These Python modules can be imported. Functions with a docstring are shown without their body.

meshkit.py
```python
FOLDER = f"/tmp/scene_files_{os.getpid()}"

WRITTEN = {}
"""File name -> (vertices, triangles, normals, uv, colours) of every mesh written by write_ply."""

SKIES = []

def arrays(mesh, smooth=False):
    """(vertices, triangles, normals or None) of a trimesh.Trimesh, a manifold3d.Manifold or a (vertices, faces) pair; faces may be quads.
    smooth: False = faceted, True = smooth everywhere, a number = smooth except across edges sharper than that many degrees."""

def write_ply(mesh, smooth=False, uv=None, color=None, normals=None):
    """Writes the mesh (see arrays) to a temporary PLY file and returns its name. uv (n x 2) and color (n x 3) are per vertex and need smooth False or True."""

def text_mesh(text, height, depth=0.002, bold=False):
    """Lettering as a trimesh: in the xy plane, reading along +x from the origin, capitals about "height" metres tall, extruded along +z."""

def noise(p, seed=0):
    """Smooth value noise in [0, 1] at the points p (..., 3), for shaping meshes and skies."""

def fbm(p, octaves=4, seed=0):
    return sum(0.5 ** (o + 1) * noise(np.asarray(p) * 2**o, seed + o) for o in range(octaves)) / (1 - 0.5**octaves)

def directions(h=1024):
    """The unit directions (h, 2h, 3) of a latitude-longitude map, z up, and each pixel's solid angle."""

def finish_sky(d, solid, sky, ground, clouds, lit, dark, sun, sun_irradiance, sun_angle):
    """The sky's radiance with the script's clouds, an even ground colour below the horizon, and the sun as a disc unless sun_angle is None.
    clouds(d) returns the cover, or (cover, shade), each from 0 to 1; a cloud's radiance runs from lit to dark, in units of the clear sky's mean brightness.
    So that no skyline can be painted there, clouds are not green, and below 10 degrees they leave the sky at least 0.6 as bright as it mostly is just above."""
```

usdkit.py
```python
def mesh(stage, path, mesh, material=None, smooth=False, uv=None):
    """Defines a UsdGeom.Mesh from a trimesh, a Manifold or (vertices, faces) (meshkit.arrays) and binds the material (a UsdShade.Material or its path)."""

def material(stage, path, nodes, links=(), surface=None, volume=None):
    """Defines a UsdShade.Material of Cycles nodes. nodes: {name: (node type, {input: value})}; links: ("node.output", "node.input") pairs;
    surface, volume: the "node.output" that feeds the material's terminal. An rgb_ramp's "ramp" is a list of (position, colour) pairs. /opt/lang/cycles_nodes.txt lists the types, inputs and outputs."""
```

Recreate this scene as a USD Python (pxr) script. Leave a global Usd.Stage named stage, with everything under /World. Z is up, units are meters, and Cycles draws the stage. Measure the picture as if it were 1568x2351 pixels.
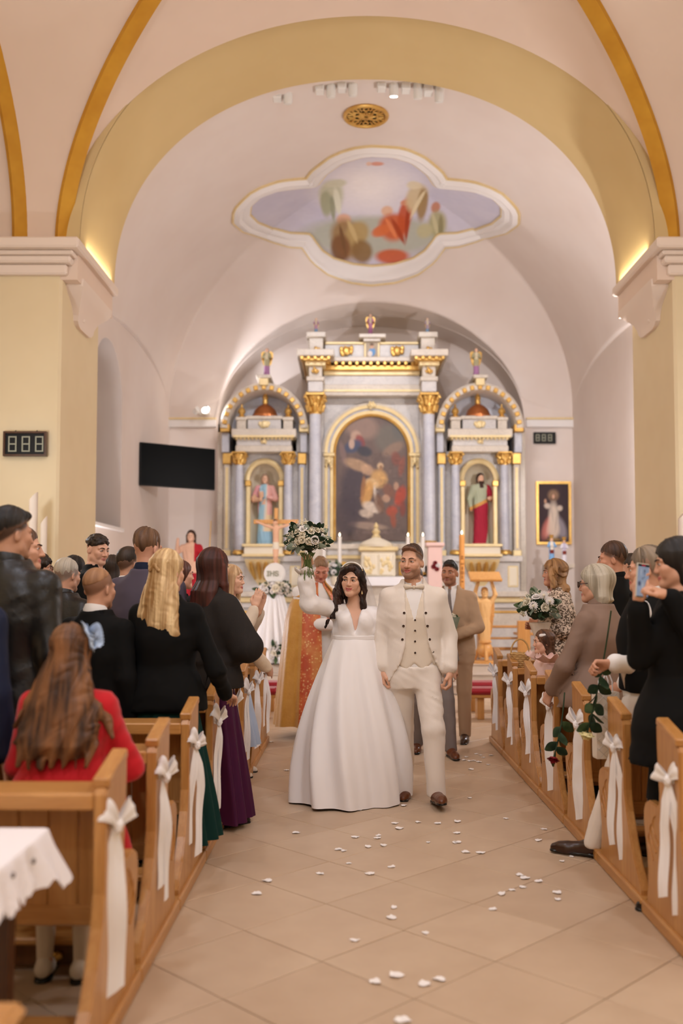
import math, numpy as np, trimesh, usdkit, meshkit
import manifold3d as m3
from pxr import Usd, UsdGeom, UsdLux, UsdShade, Gf, Sdf, Vt
from shapely.geometry import Polygon, Point, LineString, box as sbox
from shapely import affinity
from shapely.ops import unary_union

stage = Usd.Stage.CreateInMemory()
UsdGeom.SetStageUpAxis(stage, UsdGeom.Tokens.z)
UsdGeom.SetStageMetersPerUnit(stage, 1.0)
UsdGeom.Xform.Define(stage, '/World')
UsdGeom.Scope.Define(stage, '/World/Looks')
PI = math.pi

# ------------------------------------------------------------------ camera
W, HGT = 1568, 2351
F = 2200.0                      # focal length in pixels of the 1568-wide frame
CAMZ = 1.52
VX, VY = 805.0, 1347.0          # vanishing point of the aisle in the photograph
PITCH = math.radians(3.0)
CX0, CY0 = VX, VY - F * math.tan(PITCH)      # principal point
AP = 24.0
cam = UsdGeom.Camera.Define(stage, '/World/camera')
cam.CreateHorizontalApertureAttr(AP)
cam.CreateVerticalApertureAttr(AP * HGT / W)
cam.CreateFocalLengthAttr(F / W * AP)
cam.CreateHorizontalApertureOffsetAttr((W / 2 - CX0) / W * AP)
cam.CreateVerticalApertureOffsetAttr((CY0 - HGT / 2) / W * AP)
cam.CreateFStopAttr(1.2)
cam.CreateFocusDistanceAttr(6.95)
cam.CreateExposureAttr(-1.07)
cam.AddTranslateOp().Set(Gf.Vec3d(0, 0, CAMZ))
cam.AddRotateXOp().Set(90 + math.degrees(PITCH))


def at(px, py, y):
    """World point at depth y that the photograph shows at pixel (px, py)."""
    a, b = (px - CX0) / F, (CY0 - py) / F
    c, s = math.cos(PITCH), math.sin(PITCH)
    d = np.array([a, c - b * s, s + b * c])
    return np.array([0, 0, CAMZ]) + d * (y / d[1])


def ax(px, y):
    return at(px, VY, y)[0]


# ------------------------------------------------------------------ light
def rgb(*c):
    c = np.array(c, float) / 255
    return tuple(np.where(c <= .04045, c / 12.92, ((c + .055) / 1.055) ** 2.4))


def sphere_light(name, loc, r, power, col):
    l = UsdLux.SphereLight.Define(stage, '/World/' + name)
    l.CreateRadiusAttr(r); l.CreateIntensityAttr(power / (4 * PI * PI * r * r)); l.CreateColorAttr(Gf.Vec3f(*col))
    l.AddTranslateOp().Set(Gf.Vec3d(*loc))
    return l


def spot_light(name, loc, aim, r, power, col, cone=0, soft=.4):
    """Spotlight (a shaped sphere) or, without a cone, a disc that faces the aim."""
    l = (UsdLux.SphereLight if cone else UsdLux.DiskLight).Define(stage, '/World/' + name)
    l.CreateRadiusAttr(r); l.CreateIntensityAttr(power / ((4 if cone else 1) * PI * PI * r * r)); l.CreateColorAttr(Gf.Vec3f(*col))
    if cone:
        sh = UsdLux.ShapingAPI.Apply(l.GetPrim()); sh.CreateShapingConeAngleAttr(cone); sh.CreateShapingConeSoftnessAttr(soft)
    l.AddTransformOp().Set(Gf.Matrix4d().SetLookAt(Gf.Vec3d(*loc), Gf.Vec3d(*aim), Gf.Vec3d(0, .01, 1)).GetInverse())
    return l


WARM = (1.0, .86, .62)
SOFT = (1.0, 1.09, 1.27)
NEUT = (1.0, 1.01, 1.09)

# lamps: seen fittings, unseen ones out of view, and added fill behind the pillars
for k, (x, y, z, p) in enumerate(((-1.5, 1.2, 5.4, 310), (2.0, 1.2, 5.4, 310), (.2, -2.2, 5.6, 300), (-1.7, 5.0, 5.9, 210), (2.1, 5.0, 5.9, 210))):
    sphere_light('unseen_nave_lamp_%d' % k, (x, y, z), .16, p, SOFT)  # out of view overhead, light couple and floor from the camera side
for s in (-1, 1):
    cl = UsdLux.RectLight.Define(stage, '/World/cornice_lamp_%d' % (s + 1)); cl.CreateWidthAttr(.07); cl.CreateHeightAttr(1.15); cl.CreateIntensityAttr(38.0); cl.CreateColorAttr(Gf.Vec3f(*WARM))
    cl.AddTransformOp().Set(Gf.Matrix4d().SetLookAt(Gf.Vec3d(.19 + s * 3.225, 11.55, 5.43), Gf.Vec3d(.19 + s * 3.12, 11.55, 7), Gf.Vec3d(0, 1, 0)).GetInverse())
    sphere_light('unseen_wall_lamp_%d' % (s + 1), (.19 + s * 3.8, 8.9, 2.7), .12, 80, SOFT)  # out of view, placed to brighten the lower pillar fronts
for k, (x, ax_, az, p) in enumerate(((-.9, -1.4, 2.6, 120), (-.3, .4, 3.6, 140), (.5, .6, 2.4, 140), (1.1, 2.0, 2.6, 120))):
    spot_light('chancel_spot_%d' % k, (x, 12.85, 7.6), (ax_, 18.5, az), .07, 2.6 * p, NEUT, 36, .5)
spot_light('wall_spot', at(470, 940, 18.1), (1.7, 18.5, 5.6), .04, 330, NEUT, 60)
for k, (x, ty) in enumerate(((-2.2, 5.2), (.3, 4.2), (2.6, 5.6))):
    spot_light('nave_spot_%d' % k, (x, 10.1, 8.5), (x * .25 + .2, ty, 0), .06, 420, SOFT, 30, .5)  # out of view above the frame, placed to throw shadows along the aisle
for k, (x, y, z, p) in enumerate(((-3.43, 12.50, 1.3, 270), (3.95, 12.70, 3.6, 640))):
    sphere_light('fill_light_behind_pillar_%d' % k, (x, y, z), .07, p, NEUT)  # added fill hidden behind the pillars, brightens chancel walls and vault
wl = UsdLux.RectLight.Define(stage, '/World/unseen_window_light'); wl.CreateWidthAttr(1.6); wl.CreateHeightAttr(2.6); wl.CreateIntensityAttr(.9); wl.CreateColorAttr(Gf.Vec3f(.72, .82, 1.0))  # light panel out of view beyond the window, tints its reveal blue
wl.AddTransformOp().Set(Gf.Matrix4d().SetLookAt(Gf.Vec3d(-4.4, 13.9, 3.9), Gf.Vec3d(0, 13.9, 3.7), Gf.Vec3d(0, 0, 1)).GetInverse())

# ------------------------------------------------------------------ scene helpers
_taken = {}


def numbered(parent, name):
    k = (parent, name); n = _taken.get(k, -1) + 1; _taken[k] = n
    return parent + '/' + (name if n == 0 else '%s_%03d' % (name, n))


def tag(prim, label=None, cat=None, group=None, kind=None):
    for k, v in (('label', label), ('category', cat), ('group', group), ('kind', kind)):
        if v:
            prim.SetCustomDataByKey(k, v)
    return prim


class Thing:
    """An Xform at the thing's base; its parts are given in the thing's own coordinates, or (at_world) in the world's."""
    def __init__(s, name, label=None, cat=None, loc=(0, 0, 0), rz=0.0, group=None, kind=None, parent='/World', at_world=False):
        s.path = numbered(parent, name)
        x = UsdGeom.Xform.Define(stage, s.path)
        x.AddTranslateOp().Set(Gf.Vec3d(*map(float, loc)))
        if rz:
            x.AddRotateZOp().Set(math.degrees(rz))
        s.prim = x.GetPrim(); s.off = np.array(loc, float) if at_world else None
        tag(s.prim, label, cat, group, kind)


def obj(name, mesh, material, parent=None, smooth=35, color=None, label=None, cat=None, group=None, kind=None):
    """ONE mesh prim; parent: a Thing, the path of a mesh (for a sub-part) or None for top level."""
    off = None
    if parent is None:
        pp = '/World'
    elif isinstance(parent, Thing):
        pp, off = parent.path, parent.off
    else:
        pp, off = parent.path, getattr(parent, 'off', None)
    path = numbered(pp, name)
    if color is not None:
        v, f = raw(mesh); smooth = bool(smooth)
        mesh = (v, f)
    if off is not None:
        v, f = raw(mesh); mesh = (v - off, f)
    m = usdkit.mesh(stage, path, mesh, MAT[material], smooth=smooth)
    if color is not None:
        UsdGeom.PrimvarsAPI(m).CreatePrimvar('col', Sdf.ValueTypeNames.Color3fArray, 'vertex').Set(Vt.Vec3fArray.FromNumpy(np.ascontiguousarray(color, np.float32)))
    tag(m.GetPrim(), label, cat, group, kind)
    h = Holder(); h.path, h.off, h.prim = path, off, m.GetPrim()
    return h


class Holder:
    pass


def copy_of(src, loc, rz=0.0, label=None, group=None, scale=None, name=None):
    was = src.prim.GetCustomData()
    path = numbered('/World', name or src.prim.GetName().rstrip('0123456789').rstrip('_'))
    x = UsdGeom.Xform.Define(stage, path)
    x.AddTranslateOp().Set(Gf.Vec3d(*map(float, loc)))
    x.AddRotateZOp().Set(math.degrees(rz))
    if scale is not None:
        x.AddScaleOp().Set(Gf.Vec3f(*scale))
    x.GetPrim().GetReferences().AddInternalReference(src.path); x.GetPrim().SetInstanceable(True)
    tag(x.GetPrim(), label or was.get('label'), was.get('category'), group or was.get('group'))
    return x.GetPrim()


def raw(mesh):
    v, f, _ = meshkit.arrays(mesh, False)
    return np.asarray(v, float), np.asarray(f, int)


def join(*ms):
    ms = [m for x in ms for m in (x if isinstance(x, list) else [x])]
    vs, fs, n = [], [], 0
    for m in ms:
        v, f = raw(m); vs.append(v); fs.append(f + n); n += len(v)
    return np.vstack(vs), np.vstack(fs)


def move(mesh, t=(0, 0, 0), rx=0, ry=0, rz=0, s=1):
    v, f = raw(mesh); v = v * s
    for ang, i, j in ((rx, 1, 2), (ry, 2, 0), (rz, 0, 1)):
        if ang:
            a, b = v[:, i].copy(), v[:, j].copy()
            v[:, i] = a * math.cos(ang) - b * math.sin(ang); v[:, j] = a * math.sin(ang) + b * math.cos(ang)
    if np.prod(np.broadcast_to(s, 3)) < 0:
        f = f[:, ::-1]
    return v + np.array(t, float), f


def flipx(mesh, xc=0):
    v, f = raw(mesh); v = v.copy(); v[:, 0] = 2 * xc - v[:, 0]
    return v, f[:, ::-1]


def bx(x0, x1, y0, y1, z0, z1, bev=0.0):
    """Box with chamfered edges."""
    if bev <= 0:
        b = trimesh.creation.box([x1 - x0, y1 - y0, z1 - z0]); b.apply_translation([(x0 + x1) / 2, (y0 + y1) / 2, (z0 + z1) / 2])
        return raw(b)
    b = min(bev, .49 * min(x1 - x0, y1 - y0, z1 - z0)); P = []
    for sx, X in ((1, x0), (-1, x1)):
        for sy, Y in ((1, y0), (-1, y1)):
            for sz, Z in ((1, z0), (-1, z1)):
                P += [(X, Y + sy * b, Z + sz * b), (X + sx * b, Y, Z + sz * b), (X + sx * b, Y + sy * b, Z)]
    return raw(m3.Manifold.hull_points(np.array(P, float)))


def grid_faces(n, m, close_u=False, close_v=False):
    """Quads of an n x m vertex grid."""
    i = np.arange(n if close_u else n - 1); j = np.arange(m if close_v else m - 1)
    I, J = np.meshgrid(i, j, indexing='ij'); I2, J2 = (I + 1) % n, (J + 1) % m
    return np.stack([I * m + J, I2 * m + J, I2 * m + J2, I * m + J2], -1).reshape(-1, 4)


def loft(rings, cap=True):
    """rings: (n, m, 3), closed in m; counter-clockwise seen from the end of the loft."""
    R = np.asarray(rings, float); n, m = R.shape[:2]
    v = R.reshape(-1, 3); q = grid_faces(n, m, False, True)[:, ::-1]
    f = np.vstack([q[:, [0, 1, 2]], q[:, [0, 2, 3]]])
    if cap:
        c0, c1 = len(v), len(v) + 1
        v = np.vstack([v, R[0].mean(0), R[-1].mean(0)]); k = np.arange(m); k2 = (k + 1) % m
        f = np.vstack([f, np.stack([np.full(m, c0), k2, k], 1), np.stack([np.full(m, c1), (n - 1) * m + k, (n - 1) * m + k2], 1)])
    return v, f


def lathe(prof, n=24, c=(0, 0, 0)):
    """prof: (r, z) from the bottom up."""
    a = np.linspace(0, 2 * PI, n, endpoint=False)
    return loft([[(c[0] + r * math.cos(t), c[1] + r * math.sin(t), c[2] + z) for t in a] for r, z in prof])


def tube(pts, r, n=8, closed=False, flat=1.0):
    """Tube along points; r: number or one per point; flat squeezes the second axis."""
    P = np.asarray(pts, float); k = len(P); r = np.broadcast_to(r, k)
    T = np.gradient(P, axis=0)
    if closed:
        T = np.roll(P, -1, 0) - np.roll(P, 1, 0)
    T /= np.linalg.norm(T, axis=1, keepdims=True) + 1e-12
    up = np.array([0, 0, 1.0]) if abs(T[0][2]) < .9 else np.array([0, 1.0, 0])
    N = np.cross(T[0], up); N /= np.linalg.norm(N); rings = []
    a = np.linspace(0, 2 * PI, n, endpoint=False)
    for p, t, q in zip(P, T, r):
        N = N - t * N.dot(t); N /= np.linalg.norm(N) + 1e-12; B = np.cross(t, N)
        rings.append(p + q * (np.cos(a)[:, None] * N + flat * np.sin(a)[:, None] * B))
    if closed:
        R = np.array(rings); v = R.reshape(-1, 3); q = grid_faces(k, n, True, True)[:, ::-1]
        return v, np.vstack([q[:, [0, 1, 2]], q[:, [0, 2, 3]]])
    return loft(rings)


def prism(poly, d, plane='xz', at_=0.0):
    """Extrude a 2-d polygon (points or shapely) by d. xz: u=x v=z, along +y from at_; yz: u=y v=z, along +x; xy: up along z."""
    if not hasattr(poly, 'geom_type'):
        poly = Polygon(poly)
    polys = [g for g in getattr(poly, 'geoms', [poly]) if g.area > 1e-9]
    out = []
    for g in polys:
        m = trimesh.creation.extrude_polygon(g, d, engine='earcut'); v, f = raw(m)
        if plane == 'xz':
            v = np.stack([v[:, 0], at_ + d - v[:, 2], v[:, 1]], 1)
        elif plane == 'yz':
            v = np.stack([at_ + v[:, 2], v[:, 0], v[:, 1]], 1)
        else:
            v = v + [0, 0, at_]
        out.append((v, f))
    return join(*out)


def arc(cx, cz, a, b, t0, t1, n=32):
    t = np.radians(np.linspace(t0, t1, n))
    return [(cx + a * math.cos(x), cz + b * math.sin(x)) for x in t]


def mould(path, prof, closed=False):
    """Sweep a profile along a path in the xz plane. path: points (x, z); prof: (out, y) pairs, out along the path's left normal."""
    P = np.asarray(path, float); T = np.gradient(P, axis=0)
    if closed:
        T = np.roll(P, -1, 0) - np.roll(P, 1, 0)
    T /= np.linalg.norm(T, axis=1, keepdims=True); N = np.stack([-T[:, 1], T[:, 0]], 1)
    rings = [[(p[0] + o * q[0], y, p[1] + o * q[1]) for o, y in prof] for p, q in zip(P, N)]
    if closed:
        R = np.array(rings); v = R.reshape(-1, 3); q = grid_faces(len(P), len(prof), True, True)
        return v, np.vstack([q[:, [0, 1, 2]], q[:, [0, 2, 3]]])
    return loft(rings)


def surf(fn, us, vs):
    """Open sheet: fn(U, V) -> (x, y, z)."""
    U, V = np.meshgrid(us, vs, indexing='ij'); x, y, z = fn(U, V)
    v = np.stack([np.broadcast_to(x, U.shape), np.broadcast_to(y, U.shape), np.broadcast_to(z, U.shape)], -1).reshape(-1, 3)
    q = grid_faces(len(us), len(vs))
    return v, np.vstack([q[:, [0, 1, 2]], q[:, [0, 2, 3]]])


def solid(sheet, d):
    """A sheet given thickness d along its vertex normals."""
    v, f = raw(sheet); m = trimesh.Trimesh(v, f, process=False); n = np.array(m.vertex_normals)
    e = np.sort(f[:, [0, 1, 1, 2, 2, 0]].reshape(-1, 2), 1); E = f[:, [0, 1, 1, 2, 2, 0]].reshape(-1, 2)
    _, inv, cnt = np.unique(e, axis=0, return_inverse=True, return_counts=True); rim = E[cnt[inv.ravel()] == 1]
    k = len(v); a, b = rim[:, 0], rim[:, 1]
    return np.vstack([v, v - n * d]), np.vstack([f, f[:, ::-1] + k, np.stack([b, a, a + k], 1), np.stack([b, a + k, b + k], 1)])


def blob(c, r, sub=2, noise=0.0, seed=0):
    m = trimesh.creation.icosphere(sub, 1.0); v, f = raw(m)
    if noise:
        v = v * (1 + noise * (meshkit.noise(v * 3 + 11, seed)[:, None] - .5))
    return v * np.broadcast_to(r, 3) + np.array(c, float), f


# ------------------------------------------------------------------ materials
MAT = {}


def plain(name, col, rough=.6, spec=.4, metal=0.0, bump=0.0, bscale=40.0, var=0.0, vscale=3.0, vcol=None, stretch=(1, 1, 1), sheen=0.0, coat=0.0, sss=0.0, sssr=(1, .35, .2), emit=None, estr=0.0, detail=3, trans=0.0, alpha=None):
    """Principled material; var mixes towards vcol (or a darker tone) by noise."""
    p = {'roughness': rough, 'specular_ior_level': spec, 'metallic': metal, 'sheen_weight': sheen, 'coat_weight': coat, 'transmission_weight': trans}
    n, l = {'p': ('principled_bsdf', p)}, []
    if sss:
        p.update(subsurface_weight=sss, subsurface_radius=sssr, subsurface_scale=.012)
    if alpha is not None:
        p['alpha'] = alpha
    if emit is not None:
        p.update(emission_color=emit, emission_strength=estr)
    if col == 'vertex':
        n['a'] = ('attribute', {'attribute': 'col'}); src = 'a.color'
        l.append(('a.color', 'p.base_color'))
        if sss and False:
            pass
    elif var:
        dark = vcol if vcol is not None else tuple(.6 * c for c in col)
        n.update(tc=('texture_coordinate', {}), mp=('mapping', {'scale': stretch}), nz=('noise_texture', {'scale': vscale, 'detail': detail, 'roughness': .6}),
                 rp=('rgb_ramp', {'ramp': [(.3, tuple(col)), (.3 + .4 / max(var, .01) if var < 1 else .7, tuple(dark))]}))
        l += [('tc.object', 'mp.vector'), ('mp.vector', 'nz.vector'), ('nz.fac', 'rp.fac'), ('rp.color', 'p.base_color')]
    else:
        p['base_color'] = col
    if bump:
        if 'tc' not in n:
            n.update(tc=('texture_coordinate', {}), mp=('mapping', {'scale': stretch})); l.append(('tc.object', 'mp.vector'))
        n.update(bn=('noise_texture', {'scale': bscale, 'detail': 3.0}), bp=('bump', {'strength': bump, 'distance': .01}))
        l += [('mp.vector', 'bn.vector'), ('bn.fac', 'bp.height'), ('bp.normal', 'p.normal')]
    MAT[name] = usdkit.material(stage, '/World/Looks/' + name, n, l, surface='p.BSDF')


def wood(name, a, b, grain=(1, 30, 30), rough=.38, coat=.25):
    n = {'p': ('principled_bsdf', {'roughness': rough, 'coat_weight': coat, 'coat_roughness': .25, 'specular_ior_level': .4}), 'tc': ('texture_coordinate', {}), 'oi': ('object_info', {}),
         'mp': ('mapping', {'scale': grain}), 'ad': ('vector_math', {'math_type': 'add'}),
         'n1': ('noise_texture', {'scale': 1.3, 'detail': 5.0, 'roughness': .62, 'distortion': .5}), 'n2': ('noise_texture', {'scale': 6.0, 'detail': 3.0}),
         'rp': ('rgb_ramp', {'ramp': [(.25, a), (.5, tuple((x + y) / 2 for x, y in zip(a, b))), (.78, b)]}),
         'mx': ('mix_color', {'blend_type': 'multiply', 'fac': .25}), 'r2': ('rgb_ramp', {'ramp': [(.3, (1, 1, 1)), (.7, (.55, .45, .4))]}),
         'bp': ('bump', {'strength': .12, 'distance': .004})}
    l = [('tc.object', 'mp.vector'), ('mp.vector', 'ad.vector1'), ('oi.location', 'ad.vector2'), ('ad.vector', 'n1.vector'), ('ad.vector', 'n2.vector'), ('n1.fac', 'rp.fac'), ('rp.color', 'mx.a'),
         ('n2.fac', 'r2.fac'), ('r2.color', 'mx.b'), ('mx.result', 'p.base_color'), ('n1.fac', 'bp.height'), ('bp.normal', 'p.normal')]
    MAT[name] = usdkit.material(stage, '/World/Looks/' + name, n, l, surface='p.BSDF')


def marble(name, a, b, vein, scale=1.6, rough=.35):
    n = {'p': ('principled_bsdf', {'roughness': rough, 'specular_ior_level': .45}), 'tc': ('texture_coordinate', {}),
         'n1': ('noise_texture', {'scale': scale, 'detail': 6.0, 'roughness': .6, 'distortion': .8}), 'n2': ('noise_texture', {'scale': scale * 2.3, 'detail': 4.0, 'distortion': 2.0}),
         'r1': ('rgb_ramp', {'ramp': [(.3, a), (.7, b)]}), 'r2': ('rgb_ramp', {'ramp': [(.47, (0, 0, 0)), (.5, (1, 1, 1)), (.53, (0, 0, 0))]}), 'mm': ('mix_color', {}), 'ml': ('math', {'math_type': 'multiply', 'value2': .35})}
    l = [('tc.object', 'n1.vector'), ('tc.object', 'n2.vector'), ('n1.fac', 'r1.fac'), ('n2.fac', 'r2.fac'), ('r2.color', 'ml.value1'), ('ml.value', 'mm.fac'), ('r1.color', 'mm.a'), ('mm.result', 'p.base_color')]
    n['mm'] = ('mix_color', {'b': vein})
    MAT[name] = usdkit.material(stage, '/World/Looks/' + name, n, l, surface='p.BSDF')


def sheer(name, col, fac=.5, lace=0.0):
    """See-through cloth: transparent mixed with diffuse and translucent."""
    n = {'t': ('transparent_bsdf', {}), 'd': ('diffuse_bsdf', {'color': col}), 'u': ('translucent_bsdf', {'color': col}), 'du': ('mix_closure', {'fac': .4}), 'm': ('mix_closure', {'fac': fac})}
    l = [('d.BSDF', 'du.closure1'), ('u.BSDF', 'du.closure2'), ('t.BSDF', 'm.closure1'), ('du.closure', 'm.closure2')]
    if lace:
        n.update(tc=('texture_coordinate', {}), v=('voronoi_texture', {'scale': 60.0}), r=('rgb_ramp', {'ramp': [(.2, (1, 1, 1)), (.5, (fac,) * 3)]}), s=('separate_color', {}))
        l += [('tc.object', 'v.vector'), ('v.distance', 'r.fac'), ('r.color', 's.color'), ('s.r', 'm.fac')]
    MAT[name] = usdkit.material(stage, '/World/Looks/' + name, n, l, surface='m.closure')


def leafy(name, col, col2, tr=.25):
    n = {'p': ('principled_bsdf', {'roughness': .5, 'specular_ior_level': .3}), 'u': ('translucent_bsdf', {'color': col2}), 'm': ('mix_closure', {'fac': tr}),
         'tc': ('texture_coordinate', {}), 'nz': ('noise_texture', {'scale': 18.0, 'detail': 2.0}), 'rp': ('rgb_ramp', {'ramp': [(.35, col), (.65, col2)]})}
    l = [('tc.object', 'nz.vector'), ('nz.fac', 'rp.fac'), ('rp.color', 'p.base_color'), ('p.BSDF', 'm.closure1'), ('u.BSDF', 'm.closure2')]
    MAT[name] = usdkit.material(stage, '/World/Looks/' + name, n, l, surface='m.closure')

plain('wall_white', rgb(226, 213, 204), .85, .2, var=.9, vcol=rgb(221, 206, 196), vscale=1.2, bump=.05, bscale=60)
plain('wall_cream', rgb(226, 208, 172), .85, .2, var=.9, vcol=rgb(220, 200, 162), vscale=1.0, bump=.05, bscale=60)
plain('wall_yellow', rgb(210, 184, 134), .85, .2, var=.9, vcol=rgb(204, 177, 126), vscale=.8, bump=.04, bscale=60)
plain('wall_pink', rgb(228, 205, 186), .85, .2, var=.9, vcol=rgb(222, 198, 178), vscale=.7, bump=.04, bscale=60)
plain('rib_gold', rgb(206, 152, 48), .7, .3, var=.9, vcol=rgb(188, 130, 34), vscale=2.5)
plain('stucco', rgb(230, 212, 196), .75, .25)
plain('stucco_white', rgb(232, 226, 222), .7, .3)
wood('oak_x', rgb(206, 152, 88), rgb(178, 120, 60), (2, 30, 30))
wood('oak_y', rgb(206, 152, 88), rgb(178, 120, 60), (30, 2, 30))
wood('oak_z', rgb(208, 154, 90), rgb(180, 122, 62), (26, 26, 1.6))
wood('oak_dark', rgb(120, 74, 36), rgb(84, 48, 22), (26, 26, 1.6))
wood('linden', rgb(226, 172, 104), rgb(206, 144, 74), (18, 18, 2), .35)
wood('walnut', rgb(84, 50, 30), rgb(54, 30, 18), (26, 26, 1.6))
plain('tile', rgb(203, 178, 151), .42, .4, var=.95, vcol=rgb(188, 161, 134), vscale=2.2, bump=.02, bscale=30, detail=6)
plain('tile_b', rgb(200, 174, 147), .42, .4, var=.95, vcol=rgb(184, 157, 130), vscale=2.0, bump=.02, bscale=30, detail=6)
plain('tile_c', rgb(205, 180, 153), .42, .4, var=.95, vcol=rgb(191, 164, 137), vscale=2.4, bump=.02, bscale=30, detail=6)
plain('grout', rgb(128, 104, 82), .9, .1)
plain('step_stone', rgb(206, 190, 174), .5, .4, var=.9, vcol=rgb(190, 172, 156), vscale=2)
marble('marble_grey', rgb(214, 208, 202), rgb(190, 184, 180), rgb(166, 160, 160))
marble('marble_warm', rgb(220, 208, 192), rgb(198, 186, 170), rgb(170, 158, 146))
marble('marble_blue', rgb(206, 205, 209), rgb(180, 180, 190), rgb(154, 156, 170), 2.2)
plain('gold', rgb(226, 186, 108), .36, .5, metal=.7, var=.9, vcol=rgb(204, 156, 78), vscale=6, bump=.25, bscale=30)
plain('gold_pale', rgb(234, 214, 166), .45, .5, metal=.25, var=.9, vcol=rgb(224, 198, 142), vscale=6)
plain('copper', rgb(190, 118, 70), .32, .5, metal=.8)
plain('ivory', rgb(236, 224, 200), .45, .4)
plain('black_gloss', rgb(3, 4, 4), .35, .04)
plain('black_matt', rgb(14, 14, 14), .6, .3)
plain('dark_metal', rgb(60, 56, 52), .4, .5, metal=.6)
plain('grey_metal', rgb(196, 190, 180), .4, .5, metal=.3)
plain('digit', rgb(150, 150, 130), .5, .4)
plain('white_plastic', rgb(232, 228, 222), .4, .4)
plain('lamp_on', rgb(255, 250, 240), .4, emit=(1, .93, .85), estr=18.0)
plain('flame', rgb(255, 240, 200), .4, emit=(1, .86, .6), estr=14.0)
plain('screen', 'vertex', .3, .4)
n_ = {'a': ('attribute', {'attribute': 'col'}), 'e': ('emission', {'strength': .9})}
MAT['lit_screen'] = usdkit.material(stage, '/World/Looks/lit_screen', n_, [('a.color', 'e.color')], surface='e.emission')
plain('paint', 'vertex', .75, .2)
plain('paint_gloss', 'vertex', .38, .4)
plain('hair', 'vertex', .52, .35)
plain('skin', 'vertex', .48, .35)
plain('eye', 'vertex', .12, .5)
plain('teeth', rgb(240, 232, 222), .3, .4)
plain('cloth', 'vertex', .8, .2, sheen=.15)
plain('satin', rgb(244, 239, 238), .5, .35, sheen=.2)
plain('satin_ribbon', rgb(244, 240, 240), .55, .3, sheen=.2)
plain('linen', rgb(234, 223, 212), .8, .25, sheen=.2, bump=.08, bscale=300)
plain('linen_vest', rgb(228, 214, 196), .7, .3, sheen=.2, bump=.06, bscale=260)
plain('shirt', rgb(238, 234, 232), .75, .2)
plain('tan_suit', rgb(178, 148, 120), .8, .2, bump=.05, bscale=260)
plain('grey_suit', rgb(128, 118, 114), .8, .2, bump=.05, bscale=260)
plain('taupe', rgb(138, 114, 100), .75, .2, bump=.06, bscale=220)
plain('black_cloth', rgb(13, 13, 13), .85, .18)
plain('navy_cloth', rgb(30, 36, 58), .8, .2)
plain('slate_cloth', rgb(80, 72, 86), .75, .25, bump=.05, bscale=200)
plain('charcoal_wool', rgb(46, 42, 40), .9, .15, bump=.1, bscale=180)
plain('leather', rgb(12, 11, 11), .42, .5, bump=.15, bscale=40)
plain('leather_brown', rgb(98, 52, 26), .3, .5, bump=.06, bscale=50)
plain('leather_dark', rgb(54, 30, 18), .3, .5)
plain('leather_black', rgb(16, 14, 14), .25, .5)
plain('cream_shoe', rgb(226, 214, 200), .35, .4)
plain('plum', rgb(70, 20, 58), .7, .2)
plain('green_cloth', rgb(8, 50, 46), .75, .2)
plain('red_cloth', rgb(190, 26, 36), .8, .2, sheen=.2)
plain('crimson', rgb(150, 20, 34), .8, .2, sheen=.3)
plain('pink_tulle', rgb(236, 200, 190), .8, .2, sheen=.3)
plain('baby_blue', rgb(178, 196, 224), .5, .3, sheen=.2)
plain('cream_knit', rgb(226, 210, 192), .9, .15, bump=.2, bscale=150)
plain('blue_petal', rgb(196, 214, 238), .8, .2)
plain('white_petal', rgb(244, 238, 234), .7, .2)
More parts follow.
